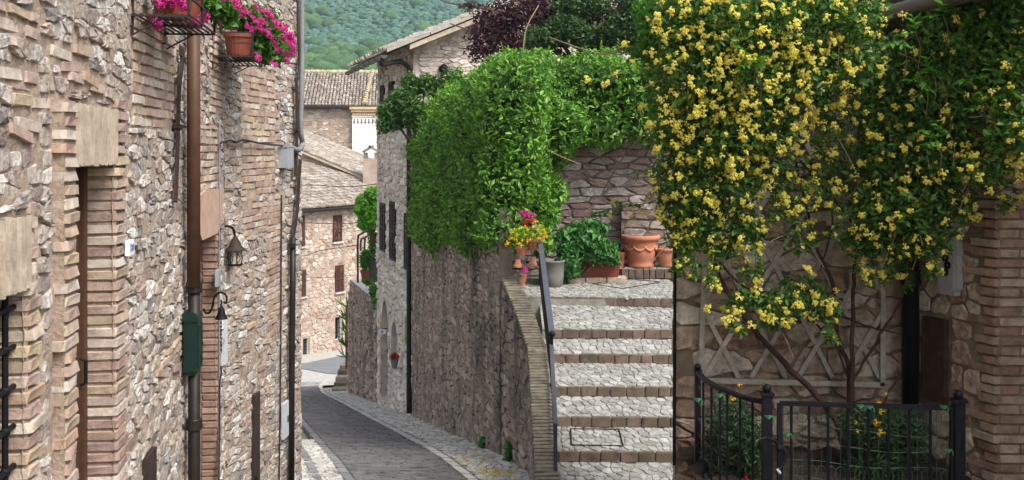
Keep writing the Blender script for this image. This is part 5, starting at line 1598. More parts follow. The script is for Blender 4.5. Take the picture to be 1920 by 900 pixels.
rack('flower_rack', 7.9, 8.85, .68, .30, 'farther black wire flower rack carrying the large pink geranium')
def pot(name, c, r, h, mat, label, cat='flower pot', n=20, sx=1.0):
    e = thing(name, label, cat, c)
    c = Vector(c)
    MB().lathe([(r * .70, 0), (r * .74, .01), (r * .92, h * .80), (r * .93, h * .82)], c, n).build('body', mat, e, False)
    MB().lathe([(r * .90, h * .80), (r * 1.0, h * .80), (r * 1.0, h), (r * .90, h), (r * .86, h * .9)], c, n, capb=False).build('rim', mat, e, False)
    MB().lathe([(.01, h * .88), (r * .86, h * .88)], c, n).build('soil', M['soil'], e)
    return e
pot('flower_pot', L1.pt(ud(5.55), .665, .15), .115, .19, M['potplastic'], 'brown pot standing near end of the nearer wire rack')
pot('flower_pot', L1.pt(ud(5.92), .665, .16), .105, .19, M['potplastic'], 'brown pot at far end of the nearer wire rack')
pot('flower_pot', L1.pt(ud(8.15), .69, .17), .115, .18, M['potplastic'], 'brown pot on the farther wire rack under the large geranium')
pot('flower_pot', L1.pt(ud(8.55), .69, .16), .11, .18, M['potplastic'], 'brown pot hidden by pink geranium flowers on the farther rack')

# ================================================================== stair railing and its flowers
ra_ = thing('stair_railing', 'blue black iron railing along the stair parapet', 'railing', (.48, 14.3, -3.3))
A0, A1 = Vector((.437, 16.8, -1.43)), Vector((.525, 14.0, -2.45))
B0, B1 = Vector((.52, 14.02, -2.60)), Vector((.50, 12.3, -3.20))
mb = MB(); mb.bar(A0, A1, .075, .035); mb.build('handrail', M['handrail'], ra_)
MB().ball(A1 + Vector((.0, -.02, -.005)), .045, 12, 8).build('knob', M['ironrail'], ra_, True)
mb = MB(); mb.bar(B0, B1, .05, .03); mb.bar(B1 + Vector((0, -.01, .01)), Vector((.50, 12.29, -3.83)), .045, .03, up=(0, 1, 0)); mb.build('lower_handrail', M['handrail'], ra_)
for (p, q) in ((A0, A1), (B0, B1)):
    n = int((q - p).length / .085)
    for k in range(n + 1):
        t = p + (q - p) * (k / n); zb = par_z(t.y) + .06
        MB().bar(t, (t.x, t.y, zb - .03), .016 if k not in (0, n) else .03).build('baluster' if k not in (0, n) else 'post', M['iron'], ra_)
    mb = MB(); 
    mb.bar((p.x, p.y, par_z(p.y) + .14), (q.x, q.y, par_z(q.y) + .14), .02); mb.build('bottom_rail', M['iron'], ra_)
tag(MB().bar(P(979, 372, 18.5), P(1004, 428, 17.2), .07, .05).build('handrail', M['woodgrey']), 'grey wooden handrail rising into the hedge above the flowers', 'handrail')

fg = thing('flowerpot_figure', 'little hanging figure made of small terracotta pots on the stair railing', 'garden ornament', P(985, 545, 16.75))
sp = 16.75 / F
def tiny(c, r0, r1, h, mat=None, nm='pot'):
    MB().lathe([(r0 * .9, 0), (r0, .0), (r1, h * .75), (r1 * 1.1, h * .76), (r1 * 1.1, h), (r1 * .8, h)], c, 12).build(nm, mat or M['terracotta'], fg)
tiny(P(1001, 469, 16.7), 12 * sp, 18 * sp, 22 * sp)
tiny(P(979, 478, 16.7), 8 * sp, 12 * sp, 16 * sp)
for (x, y) in ((971, 501), (999, 497)):
    MB().lathe([(8 * sp, 0), (8 * sp, 4 * sp), (6.5 * sp, 5 * sp), (4.5 * sp, 15 * sp), (1 * sp, 15.5 * sp)], P(x, y, 16.7), 12).build('bell_pot', M['terracotta'], fg)
    MB().tube([P(x, y - 15, 16.7), P(x + (4 if x < 980 else -3), y - 28, 16.7)], .008, 5).build('cord', M['twig'], fg)
MB().lathe([(6 * sp, 0), (6 * sp, 10 * sp)], P(984, 510, 16.72), 12).build('band', M['pink'], fg)
for (x, y) in ((982, 522), (980.5, 529), (979, 535)):
    MB().lathe([(5.2 * sp, 0), (6.3 * sp, 8 * sp), (5 * sp, 8.5 * sp)], P(x, y, 16.72), 12).build('leg_pot', M['terracotta'], fg)
MB().tube(smooth_path([P(985, 476, 16.7), P(984, 495, 16.71), P(984, 502, 16.72)], 3), .012, 6).build('cord', M['twig'], fg)
MB().bar(P(980, 493, 16.8), P(1016, 491, 16.8), .02).build('shelf_bar', M['ironrail'], fg)
pot('flower_pot', P(975, 419, 17.3), .09, .12, M['greypot'], 'small grey pot of pink flowers above the railing figure')

# ================================================================== pots on the landing
big = thing('terracotta_pot', 'large empty terracotta pot with garland relief on the landing', 'flower pot', (2.285, 18.96, -2.137))
c = Vector((2.285, 18.96, -2.137)); H_ = .575; R_ = .342
MB().lathe([(.20, 0), (.225, .0), (.232, .04), (.222, .07), (.232, .10), (.235, .135), (.245, .15), (.262, .26), (.275, .33), (.285, .42), (.30, .47), (.315, .475), (.325, .49), (.342, .50), (.348, .53), (.342, .565), (.325, .575), (.30, .57), (.285, .50), (.27, .40)], c, 32).build('body', M['terracotta'], big, True)
MB().lathe([(.01, .40), (.272, .40)], c, 24).build('soil', M['soil'], big)
mb = MB()
for k in range(9):
    a0 = 2 * math.pi * k / 9
    pts = []
    for j in range(9):
        a = a0 + 2 * math.pi / 9 * j / 8; zz = .37 - .055 * math.sin(math.pi * j / 8); rr = .276 + .015 * (zz - .3) / .1
        pts.append(c + Vector((math.cos(a) * rr, math.sin(a) * rr, zz)))
    mb.tube(pts, [.012 + .012 * math.sin(math.pi * j / 8) for j in range(9)], 6)
    mb.ball(c + Vector((math.cos(a0) * .285, math.sin(a0) * .285, .37)), .025, 8, 5)
mb.build('garland', M['terracotta'], big, True)
sm = thing('terracotta_pot', 'smaller terracotta pot at the corner of the house', 'flower pot', (2.76, 18.95, -2.137))
c = Vector((2.76, 18.95, -2.137))
MB().lathe([(.11, 0), (.13, .0), (.135, .03), (.165, .12), (.185, .22), (.195, .29), (.21, .295), (.215, .33), (.205, .345), (.185, .34), (.17, .25)], c, 24).build('body', M['terracotta'], sm, True)
MB().lathe([(.01, .25), (.17, .25)], c, 20).build('soil', M['soil'], sm)
pot('terracotta_pot', (1.86, 19.0, -2.27), .17, .40, M['terracotta'], 'plain terracotta pot half hidden behind the planter trough')
tr = thing('planter_trough', 'long brown planter trough spilling broad green leaves on the landing', 'planter', (1.5, 18.45, -2.30))
c = Vector((1.42, 18.45, -2.24)); 
tv = []
for (hw, hd, z) in ((.40, .13, 0), (.42, .14, .10), (.47, .17, .34), (.49, .19, .345), (.49, .19, .40), (.46, .16, .40), (.45, .15, .34)):
    tv.append([c + Vector((sx * hw, sy * hd, z)) for sx, sy in ((-1, -1), (1, -1), (1, 1), (-1, 1))])
mb = MB()
for a, b in zip(tv[:-1], tv[1:]): mb.add(a + b, [(k, (k + 1) % 4, 4 + (k + 1) % 4, 4 + k) for k in range(4)])
mb.add(tv[0], [(0, 1, 2, 3)])
mb.build('body', M['potplastic'], tr)
MB().box(c + Vector((0, 0, .345)), (.44, 0, 0), (0, .145, 0), (0, 0, .004)).build('soil', M['soil'], tr)
for k in range(3): MB().box(Vector((1.08 + k * .36, 18.40, -2.285)), (.17, 0, 0), (0, .19, 0), (0, 0, .04)).build('base_slab', M['mortarL'], tr)
gp2 = thing('flower_pot', 'tall grey pot beside the stair railing', 'flower pot', (.68, 17.9, -2.36))
c = Vector((.68, 17.9, -2.36))
MB().lathe([(.13, 0), (.17, .03), (.19, .2), (.195, .42), (.21, .43), (.21, .46), (.18, .46), (.175, .38)], c, 24).build('body', M['greypot'], gp2, True)
MB().lathe([(.01, .40), (.17, .40)], c, 18).build('soil', M['soil'], gp2)
rp_ = thing('flower_pot', 'red brown pot on a bracket at the top beside the yellow rose', 'flower pot', P(1255, 142, 8.2))
MB().lathe([(.06, 0), (.09, .14), (.10, .145), (.10, .165), (.08, .165)], P(1258, 142, 8.2), 16).build('body', M['potplastic'], rp_)
MB().bar(P(1270, 142, 8.25), P(1240, 142, 8.15), .012).build('bracket', M['iron'], rp_)

# ================================================================== right side: trellis, pipes, boxes, fence
trl = thing('trellis', 'weathered grey wooden diamond trellis on the right wall', 'trellis', R1.pt(.3, -1.75, .05))
def rpp(x, y, w=.05):
    u, v = R1.hit(x, y, w); return R1.pt(u, v, w)
def slat(a, b, w, nm='slat', wd=.032):
    MB().bar(rpp(a[0], a[1], w), rpp(b[0], b[1], w), wd, .012, up=R1.n).build(nm, M['woodgrey'], trl)
slat((1321, 480), (1314, 706), .066, 'stile', .036); slat((1310, 713), (1658, 722), .066, 'bottom_rail', .036); slat((1656, 560), (1655, 724), .066, 'stile', .036)
slat((1650, 480), (1656, 562), .066, 'stile', .030)
for k in range(-1, 4):
    xb = 1320 + k * 88
    ytop = 190
    x0_, y0_ = xb, 700
    if x0_ < 1318: y0_ = 700 - (1318 - x0_) * 1.62; x0_ = 1318
    x1_ = xb + (700 - ytop) / 1.62; y1_ = ytop
    if x1_ > 1654: y1_ = 700 - (1654 - xb) * 1.62; x1_ = 1654
    slat((x0_, y0_ + 8), (x1_, y1_), .054)
for k in range(0, 7):
    xb = 1385 + k * 88
    y0_ = 708
    x0_ = xb
    if x0_ > 1654: y0_ = 708 - (x0_ - 1654) * 1.95; x0_ = 1654
    x1_ = xb - (708 - 190) / 1.95; y1_ = 190
    if x1_ < 1320: y1_ = 708 - (xb - 1320) * 1.95; x1_ = 1320
    if y0_ > y1_: slat((x0_, y0_), (x1_, y1_), .041)

ci = thing('drainpipe', 'thick black cast iron drainpipe on the right wall beside the trellis', 'drainpipe', P(1708, 880, 7.62))
MB().tube([P(1707, 60, 7.62), P(1707, 756, 7.62)], .060, 16).build('pipe', M['castiron'], ci, True)
MB().lathe([(.066, -.05), (.072, -.04), (.072, .05), (.066, .06)], P(1707, 520, 7.62), 16).build('collar', M['castiron'], ci)
mb = MB()
for k in range(26):
    z = P(1718, 770, 7.55).z - k * .014
    mb.lathe([(.046, -.003), (.056, 0), (.046, .0045)], Vector((P(1718, 770, 7.55).x, 7.55, z)), 14)
mb.build('corrugated_hose', M['zinc'], ci)
tag(MB().tube([P(1266, 262, 7.74), P(1265.5, 500, 7.74), P(1264, 872, 7.74)], .012, 8).build('conduit', M['iron']), 'thin black upright conduit on the corner of the right house', 'conduit')
mbx = thing('meter_box', 'grey meter box with rounded corners on the right wall', 'meter box', R2.pt(R2.hit(1780, 556)[0], R2.hit(1780, 556)[1], 0))
mu0, mu1 = R2.hit(1761, 500, .05)[0], R2.hit(1797, 500, .05)[0]; mz0, mz1 = R2.hit(1780, 553, .05)[1], R2.hit(1780, 440, .05)[1]
bm = bmesh.new(); bmesh.ops.create_cube(bm, size=1.0)
bmesh.ops.bevel(bm, geom=list(bm.edges), offset=.10, segments=3, affect='EDGES')
Mx = basis(R2.pt((mu0 + mu1) / 2, (mz0 + mz1) / 2, .035), R2.d, R2.n, Vector((0, 0, 1)), mu1 - mu0, .08, mz1 - mz0)
me = bpy.data.meshes.new('body'); bm.transform(Mx); bm.to_mesh(me); bm.free(); put('body', me, mbx, M['metergrey'])
mb = MB()
for (a, z, r) in ((.5, .62, .022), (.62, .50, .02), (.5, .38, .020)):
    cc = R2.pt(mu0 + (mu1 - mu0) * a, mz0 + (mz1 - mz0) * z, .082)
    mb.tube([cc + (R2.d * math.cos(t) + Vector((0, 0, math.sin(t)))) * r for t in np.linspace(0, 2 * math.pi, 10)], .009, 6)
mb.build('lock', M['iron'], mbx)

FZ, FB = -1.55, -2.75
def fpt(x, y): return P(x, y, F * 1.55 / (y - HY))
rail = smooth_path([fpt(1308, 697), fpt(1322, 712), fpt(1350, 728), fpt(1395, 745), fpt(1438, 755)], 6)
fn = thing('iron_fence', 'curved black iron fence panel joining the wall to the gate', 'fence', (1.4, 6.8, FB))
def fpost(p, e, r=.021, ball=.028, dz=.05):
    mb = MB(); mb.box((p.x, p.y, (FB + p.z + dz) / 2), (r, 0, 0), (0, r, 0), (0, 0, (p.z + dz - FB) / 2))
    mb.box((p.x, p.y, p.z + dz + .006), (r * 1.35, 0, 0), (0, r * 1.35, 0), (0, 0, .008))
    po = mb.build('post', M['ironrail'], e)
    MB().ball((p.x, p.y, p.z + dz + .012 + ball * .9), ball, 14, 10).build('ball_finial', M['iron'], po, True)
mb = MB()
for a, b in zip(rail[:-1], rail[1:]): mb.bar(a, b + (b - a) * .03, .036, .022)
mb.build('top_rail', M['ironrail'], fn)
fpost(Vector((rail[0].x, rail[0].y, FZ)), fn, .019, .024, .0); fpost(Vector((rail[-1].x, rail[-1].y, FZ)), fn, .028)
for x in (1318, 1333, 1349, 1367, 1387, 1410):
    q = min(rail, key=lambda p: abs(CX + F * p.x / p.y - x))
    MB().tube([(q.x, q.y, q.z - .01), (q.x, q.y, FB)], .008, 7).build('bar', M['ironrail'], fn)
gt = thing('iron_gate', 'low black iron garden gate with upright bars and looped wire mesh', 'gate', (2.1, 6.4, FB))
g0_, g1_ = fpt(1462, 756), fpt(1786, 765)
MB().bar(g0_, g1_, .036, .024).build('top_rail', M['ironrail'], gt)
for x in (1484, 1518, 1554, 1591, 1630, 1668, 1706, 1745):
    t = (x - 1462) / (1786 - 1462); q = g0_ + (g1_ - g0_) * t
    MB().tube([(q.x, q.y, q.z - .01), (q.x, q.y, FB)], .0085, 7).build('bar', M['ironrail'], gt)
for q in (g0_, g1_): MB().bar((q.x, q.y, q.z), (q.x, q.y, FB), .03).build('stile', M['ironrail'], gt)
MB().bar((g0_.x, g0_.y, FB + .1), (g1_.x, g1_.y, FB + .1), .03).build('bottom_rail', M['ironrail'], gt)
mb = MB()
for k in range(7):       # sagging horizontal wires and rows of loops
    z = FZ - .05 - k * .10
    a = Vector((g0_.x, g0_.y + .02, z)); b = Vector((g1_.x, g1_.y + .02, z - .03))
    mb.tube([a + (b - a) * t + Vector((0, 0, -.012 * math.sin(t * 9 + k))) for t in np.linspace(0, 1, 14)], .0016, 4)
for k in range(18):
    t = (k + .5) / 18; a = g0_ + (g1_ - g0_) * t + Vector((0, .022, 0))
    mb.tube([Vector((a.x, a.y, FZ - .02)), Vector((a.x + .004, a.y, FB + .3))], .0014, 4)
    for zz in (FZ - .075, FZ - .42):
        mb.tube([Vector((a.x + .03 * math.cos(q), a.y, zz + .045 * math.sin(q))) for q in np.linspace(0, 2 * math.pi, 11)], .0016, 4)
for a, b in zip(rail[:-1:3], rail[3::3]):
    for k in range(6):
        mb.tube([Vector((a.x, a.y + .02, FZ - .08 - k * .11)), Vector((b.x, b.y + .02, FZ - .10 - k * .11))], .0014, 4)
mb.build('wire_mesh', M['wiregreen'], gt)
gpst = thing('gate_post', 'black iron gate post with ball finial by the brick corner', 'gate post', (fpt(1797, 765).x, fpt(1797, 765).y, FB))
fpost(Vector((fpt(1797, 765).x, fpt(1797, 765).y, FZ)), gpst, .03, .028, .04)
MB().lathe([(.036, -.05), (.036, .05)], (fpt(1797, 765).x, fpt(1797, 765).y, FZ - .18), 12).build('hinge', M['ironrail'], gpst)
for i, (x, y) in enumerate(((1349, 742), (1441, 782), (1613, 762), (1630, 764), (1769, 764), (1778, 845), (1476, 815), (1308, 750))):
    q = P(x, y, F * 1.55 / (768 - HY) - .03)
    mb = MB()
    for k in range(3): mb.tube(smooth_path([q + Vector((-.02, 0, .006 * k)), q + Vector((0, -.012, .012 - .01 * k)), q + Vector((.02, 0, .004 * k)), q + Vector((.03, 0, -.01 - .01 * k))], 3), .003, 5)
    mb.build('tie', M['tie'], gt if i > 1 else fn)
lk = thing('cable_lock', 'black looped cable lock with silver end hanging on the gate post', 'lock', P(1450, 880, 6.38))
MB().tube(smooth_path([P(1428, 845, 6.36), P(1425, 832, 6.34), P(1432, 822, 6.34), P(1445, 824, 6.36), P(1458, 832, 6.38), P(1470, 845, 6.38), P(1471, 862, 6.38), P(1464, 876, 6.37), P(1458, 881, 6.36)], 5), .010, 8).build('cable', M['iron'], lk, True)
MB().tube([P(1457, 879, 6.36), P(1463, 888, 6.36)], .009, 10).build('lock_end', M['lightgrey'], lk, True)
MB().ball(P(1461, 840, 6.36), .022, 10, 6).build('lock_head', M['iron'], lk, True)

# planting bed at the foot of the right wall
bed = thing('planting_bed', 'raised bed of dark soil with clay edging behind the iron gate', 'planting bed', (2.1, 7.2, -2.6))
V = []; Fs = []
nx, ny = 26, 12
for j in range(ny + 1):
    for i in range(nx + 1):
        V.append((1.22 + 1.78 * i / nx, 6.86 + .93 * j / ny, -2.19 + .03 * snoise(i * .2, j * .2, 1) + random.uniform(-.015, .015)))
for j in range(ny):
    for i in range(nx):
        q = j * (nx + 1) + i; Fs.append((q, q + 1, q + nx + 2, q + nx + 1))
mk('soil', V, Fs, M['soil'], bed)
x = 1.22; rr9 = random.Random(97); ep = []
while x < 2.98:
    l = .24; ep.append(brick_piece((x + l / 2, 6.82, -2.27), (1, 0, 0), (0, 1, 0), (0, 0, 1), l - .012, .08, .22, rr9)); x += l
emit(ep, bed, 'edging_brick', 'edging_bricks', M['riser'], cap=20, minpx=10)
MB().box((2.1, 6.84, -2.55), (.9, 0, 0), (0, .03, 0), (0, 0, .25)).build('bed_front', M['mortarR'], bed)

# ================================================================== along the lane, farther down
sg = thing('oval_sign', 'small white oval sign hung by the arched door', 'sign', P(716.5, 627, 31.0))
c = P(716.5, 622, 31.0); k_ = 31.0 / F
MB().add([c + Vector((7.5 * k_ * math.cos(a), -.012, 5 * k_ * math.sin(a))) for a in np.linspace(0, 2 * math.pi, 25)[:-1]] + [c + Vector((7.5 * k_ * math.cos(a), .012, 5 * k_ * math.sin(a))) for a in np.linspace(0, 2 * math.pi, 25)[:-1]],
         [tuple(range(24)), tuple(range(47, 23, -1))] + [(i, (i + 1) % 24, 24 + (i + 1) % 24, 24 + i) for i in range(24)]).build('board', M['white'], sg)
mb = MB(); 
for (dx, dz, w) in ((0, .03, .035), (0, .0, .055), (0, -.03, .03)): mb.box(c + Vector((dx, -.0155, dz)), (w, 0, 0), (0, .002, 0), (0, 0, .008))
mb.build('print', M['blueink'], sg)
MB().bar(c + Vector((.0, .0, .08)), c + Vector((.35, .1, .1)), .02).build('bracket', M['iron'], sg)
wp = thing('window_planter', 'small grey pot on the sill of the arched window', 'flower pot', P(740, 690, 28.4))
MB().lathe([(.07, 0), (.12, .25), (.14, .26), (.14, .30), (.10, .30)], P(739.5, 689, 28.3), 14).build('body', M['greypot'], wp)
MB().box(P(741, 692, 28.35), (.14, 0, 0), (0, .12, 0), (0, 0, .03)).build('bracket', M['kerb'], wp)
tp = thing('terrace_railing', 'bowed grey tube railing on the terrace above the garden wall', 'railing', P(686, 528, 35.5))
for pts in ([(671, 530, 35.6), (671, 452, 35.6), (675, 440, 35.4), (690, 433, 34.6), (707, 430, 33.5)], [(684, 512, 35), (684, 452, 35), (689, 443, 34.8), (707, 438, 33.8)], [(676, 470, 35.5), (677, 450, 35.4), (684, 446, 35)]):
    MB().tube(smooth_path([P(*q) for q in pts], 5), .035, 8).build('tube', M['pipedark'] if pts[0][0] == 671 else M['zinc'], tp, True)
MB().add([P(692, 478, 34.6), P(708, 486, 33.8), P(708, 530, 33.8), P(692, 528, 34.6)], [(0, 1, 2, 3)]).build('panel', M['pipedark'], tp)
pot('flower_pot', P(687, 529, 34.9), .20, .40, M['potplastic'], 'brown pot on the terrace beside the dark railing panel')

# wires strung over the lane
for i, (pp, lb) in enumerate((([(572, 480, 56), (600, 470, 52), (640, 464, 46), (670, 460, 40)], 'black wire sagging across the front of the far pink house'),
                              ([(572, 346, 50), (650, 350, 42), (705, 345, 34), (772, 334, 27.2)], 'wire running from the pale house corner to the far roofs'),
                              ([(572, 418, 55), (640, 419, 45), (700, 416, 36), (742, 421, 29)], 'wire at shutter height between the two houses'),
                              ([(572, 520, 52), (620, 520, 46), (668, 515, 40)], 'thin wire crossing the lower shutters of the far house'))):
    tag(MB().tube(smooth_path([P(*q) for q in pp], 5), .016 if i < 3 else .010, 5).build('overhead_wire', M['cable'], None, True), lb, 'wire')

# ================================================================== plants
def world_blob(px, py, rx, ry, d, th, wt=1.0):
    c = P(px, py, d); k = d / F
    return (c.x, c.y, c.z, rx * k, th, ry * k, wt * rx * ry)

# --- the big hedge on the retaining wall and garden wall
hd = thing('hedge', 'large glossy green hedge draped over the retaining wall and garden wall', 'hedge', (-.6, 20, -1.6))
hb = []
rg = random.Random(201)
dd = 17.35
while dd < 26.3:
    q = RW3.pt((dd - 17) * RW3.L / 10.0, 0, 0)
    t = (dd - 17) / 9.5
    zb = -1.55 - .85 * t; zt = 1.45 - .62 * t
    nrow = 5
    for k in range(nrow):
        z = zb + .35 + (zt - zb - .75) * k / (nrow - 1)
        r = rg.uniform(.38, .52)
        hb.append((q.x + .12 + rg.uniform(-.08, .10) + (.12 if k == nrow - 1 else 0), dd + rg.uniform(-.15, .15), z + rg.uniform(-.1, .1) + (rg.uniform(-.12, .15) if k == nrow - 1 else 0), r, r * 1.05, r * 1.05))
        if k >= 2: hb.append((q.x + (.75 if dd > 19 else .42), dd, z, .55 if dd > 19 else .42, .5, .5, .9 if (k == nrow - 1 or dd < 19) else .12))
    dd += .48
for k in range(75):     # mass over the garden wall at the back of the landing
    x = rg.uniform(-.3, 3.2); r = rg.uniform(.28, .48)
    hb.append((x, 19.0 + rg.uniform(-.2, .5), rg.uniform(.38, 1.34), r, r, r))
for k in range(26):     # foliage stepping up along the turn of the wall
    u = rg.random(); r = rg.uniform(.24, .36)
    hb.append((.25 + .75 * u, 18.5 + rg.uniform(-.2, .5), rg.uniform(-.95 + 1.15 * u, .9), r, r, r))
for k in range(16):     # bulge at the turn, in front of the garden wall
    r = rg.uniform(.28, .42)
    hb.append((rg.uniform(.0, .55), 18.3 + rg.uniform(-.4, .5), rg.uniform(-1.05, .9), r, r, r))
leaf_mass('foliage', hb, 230000, .095, M['hedge'], hd, aspect=.46, out=.55, up=.5, rnd=.7, power=5, cull=.82)['kind'] = 'stuff'
nb = [b for b in hb if b[1] < 19.6]
leaf_mass('foliage', nb, 70000, .085, M['hedge'], hd, aspect=.46, out=.55, up=.5, rnd=.7, power=7, cull=.85)['kind'] = 'stuff'
# longer shoots standing out of it
bp, bo = blob_points(hb, 4200, 30); ok = outside(bp, hb, .97); bp = bp[ok]; bo = bo[ok]
sprigs('young_shoots', bp, bo * .6 + np.array([0, 0, .6]) + unit(len(bp)) * .4, .16, 6, .07, M['sprig'], hd)['kind'] = 'stuff'
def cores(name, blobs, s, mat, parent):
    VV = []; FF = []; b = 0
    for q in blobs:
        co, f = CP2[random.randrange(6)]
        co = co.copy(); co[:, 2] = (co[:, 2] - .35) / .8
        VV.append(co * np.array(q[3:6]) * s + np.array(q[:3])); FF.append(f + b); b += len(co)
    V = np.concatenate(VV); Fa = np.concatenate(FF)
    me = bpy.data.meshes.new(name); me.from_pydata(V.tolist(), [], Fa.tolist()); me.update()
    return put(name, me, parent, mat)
cores('core_filler', hb, .62, M['hedgecore'], hd)['kind'] = 'stuff'  # solid dark cores added inside the hedge to block light and view
mb = MB()
for pts in ([(985, 150, 17.2), (978, 200, 17.1), (990, 240, 17.2), (1030, 282, 17.6), (1088, 308, 18.4)], [(1250, 205, 14), (1190, 270, 16), (1165, 300, 17), (1130, 360, 18.4)], [(1040, 290, 18.9), (1042, 350, 18.9)], [(1010, 10, 18), (985, 60, 17.6), (980, 140, 17.3)],
            [(1240, 60, 12), (1180, 90, 13), (1120, 100, 15), (1030, 70, 17)]):
    mb.tube(smooth_path([P(*q) for q in pts], 5), .010, 5)
mb.build('bare_shoots', M['twig'], hd)

# --- bay shrub leaning out past the hedge end
ls = thing('bay_shrub', 'loose bay shrub leaning over the lane beside the pale house', 'shrub', P(770, 300, 25.5))
lbs = [world_blob(*q) for q in ((735, 215, 30, 32, 25.3, .4), (765, 205, 30, 36, 25.3, .5), (720, 235, 14, 16, 25.2, .25), (770, 165, 18, 30, 25.6, .3), (800, 160, 26, 22, 25.8, .4), (848, 150, 24, 22, 25.6, .35), (822, 170, 22, 20, 25.6, .3), (880, 155, 14, 18, 25.6, .3, .5), (750, 185, 22, 20, 25.3, .3))]
leaf_mass('foliage', lbs, 6500, .11, M['laurel'], ls, aspect=.42, power=2.5, cull=0, up=.5)['kind'] = 'stuff'
mb = MB()
for q in lbs:
    c = Vector(q[:3]); mb.tube(smooth_path([P(800, 330, 25.6), P(785, 250, 25.5) * .5 + c * .5, c, c + Vector((random.uniform(-.2, .2), 0, .3))], 4), [.03] * 5 + [.018] * 4 + [.008] * 4, 5)
mb.build('branches', M['bark'], ls)

# --- purple plum tree and a dark green tree over the hedge
def tree(name, label, base, blobs, n, L, mat, aspect=.55, power=2.2, trunk_r=.10, cat='tree', cull=0):
    e = thing(name, label, cat, base)
    f = leaf_mass('crown', blobs, n, L, mat, e, aspect=aspect, power=power, cull=cull, up=.3); f['kind'] = 'stuff'
    base = Vector(base); top = base + Vector((0, 0, 2.2))
    mb = MB(); mb.tube(smooth_path([base, base + Vector((.05, .05, 1.0)), top], 5), [trunk_r * (1 - .05 * i) for i in range(11)], 8); mb.build('trunk', M['bark'], e, True)
    mb = MB()
    for b in blobs:
        c = Vector(b[:3]); s = base + (top - base) * random.uniform(.35, .95)
        mid = s * .45 + c * .55 + Vector((random.uniform(-.2, .2), random.uniform(-.2, .2), .15))
        pts = smooth_path([s, mid, c, c + (c - mid) * .6], 4); m = len(pts)
        mb.tube(pts, [trunk_r * .38 * (1 - .85 * i / m) for i in range(m)], 5)
        for k in range(5):
            w = Vector((random.gauss(0, 1) * b[3], random.gauss(0, 1) * b[4], random.gauss(0, 1) * b[5])) * .6
            mb.tube([c + w * .1, c + w * .5 + Vector((0, 0, .05)), c + w], [.012, .009, .005], 4)
    mb.build('limbs', M['bark'], e)
    return e
pb = [world_blob(*q) for q in ((930, 40, 45, 40, 23, .6), (985, 25, 50, 40, 23, .7), (905, 95, 32, 26, 22.8, .4, .8), (960, 80, 45, 25, 22.8, .5), (1050, 30, 60, 45, 23, .7), (1130, 40, 55, 40, 23, .7), (1185, 30, 40, 45, 22.5, .6), (1000, -40, 110, 40, 23.4, .8), (1120, -40, 90, 45, 23.4, .8), (880, 12, 22, 12, 22.6, .3, .5), (895, 62, 24, 18, 22.6, .3, .6), (1020, 80, 50, 22, 22.6, .5))]
tree('plum_tree', 'dark purple leaved plum tree rising behind the hedge', P(1085, 230, 23.0), pb, 17000, .085, M['purple'], power=2.4, trunk_r=.13)
gb = [world_blob(*q) for q in ((1060, 55, 45, 30, 22, .5), (1120, 75, 50, 28, 21.8, .5), (1170, 60, 45, 40, 21.5, .5), (1010, 70, 35, 22, 21.8, .4, .6), (1090, 10, 60, 26, 22.2, .5, .7), (1205, 20, 45, 50, 21.5, .5), (1230, 80, 35, 45, 21, .5))]
tree('green_tree', 'dark green tree mixed with the purple plum above the hedge', P(1115, 240, 22.0), gb, 15000, .085, M['darktree'], power=2.6, trunk_r=.08)

# --- bright small tree and plants on the terrace
tb = [world_blob(*q) for q in ((690, 400, 20, 22, 36.5, .45), (683, 380, 16, 16, 36.5, .4), (698, 365, 14, 14, 36.5, .35), (690, 420, 20, 13, 36.4, .4), (675, 392, 10, 8, 36.2, .25), (700, 392, 14, 25, 36.6, .4))]
tree('young_tree', 'bright spring green young tree on the terrace by the pale house', P(692, 520, 36.5), tb, 4200, .15, M['brightleaf'], aspect=.7, power=3.0, trunk_r=.05)
def bush(name, label, blobs, n, L, mat, cat='plant', aspect=.4, power=2.5, up=.4, rnd=.8, droop=.12):
    lo = min(b[2] - b[5] for b in blobs); c = blobs[0]
    e = thing(name, label, cat, (c[0], c[1], lo))
    f = leaf_mass('foliage', blobs, n, L, mat, e, aspect=aspect, power=power, cull=0, up=up, rnd=rnd, droop=droop); f['kind'] = 'stuff'
    mb = MB()
    for b in blobs:
        for k in range(3):
            t = Vector((b[0] + random.uniform(-.6, .6) * b[3], b[1] + random.uniform(-.6, .6) * b[4], b[2] + random.uniform(-.2, .8) * b[5]))
            mb.tube(smooth_path([Vector((c[0] + random.uniform(-.03, .03), c[1], lo)), Vector(((c[0] + t.x) / 2, (c[1] + t.y) / 2, (lo + t.z) / 2 + .04)), t], 3), .004 + .002 * b[1] / 10, 4)
    mb.build('stems', M['twig'] if name != 'bed_plant' else M['roseStem'], e)
    return e
bush('terrace_plant', 'grassy potted plant on the terrace wall', [world_blob(686, 487, 11, 18, 34.9, .25)], 900, .22, M['vineleaf'], aspect=.16, power=2)
tf = bush('terrace_rose', 'dark leaved climber with a red flower on the terrace railing', [world_blob(700, 458, 9, 26, 34, .25), world_blob(696, 435, 6, 8, 34, .2)], 900, .10, M['roseleaf'])
bush('wall_plant', 'green plant growing from the top of the garden wall near the house', [world_blob(700, 545, 8, 14, 33, .25), world_blob(704, 570, 5, 12, 32.6, .18), world_blob(690, 528, 10, 6, 33.6, .2)], 700, .16, M['vineleaf'], aspect=.25)
yu = thing('yucca', 'spiky yucca at the head of the worn steps', 'plant', P(646, 690, 39.8))
C = []; D = []; N = []
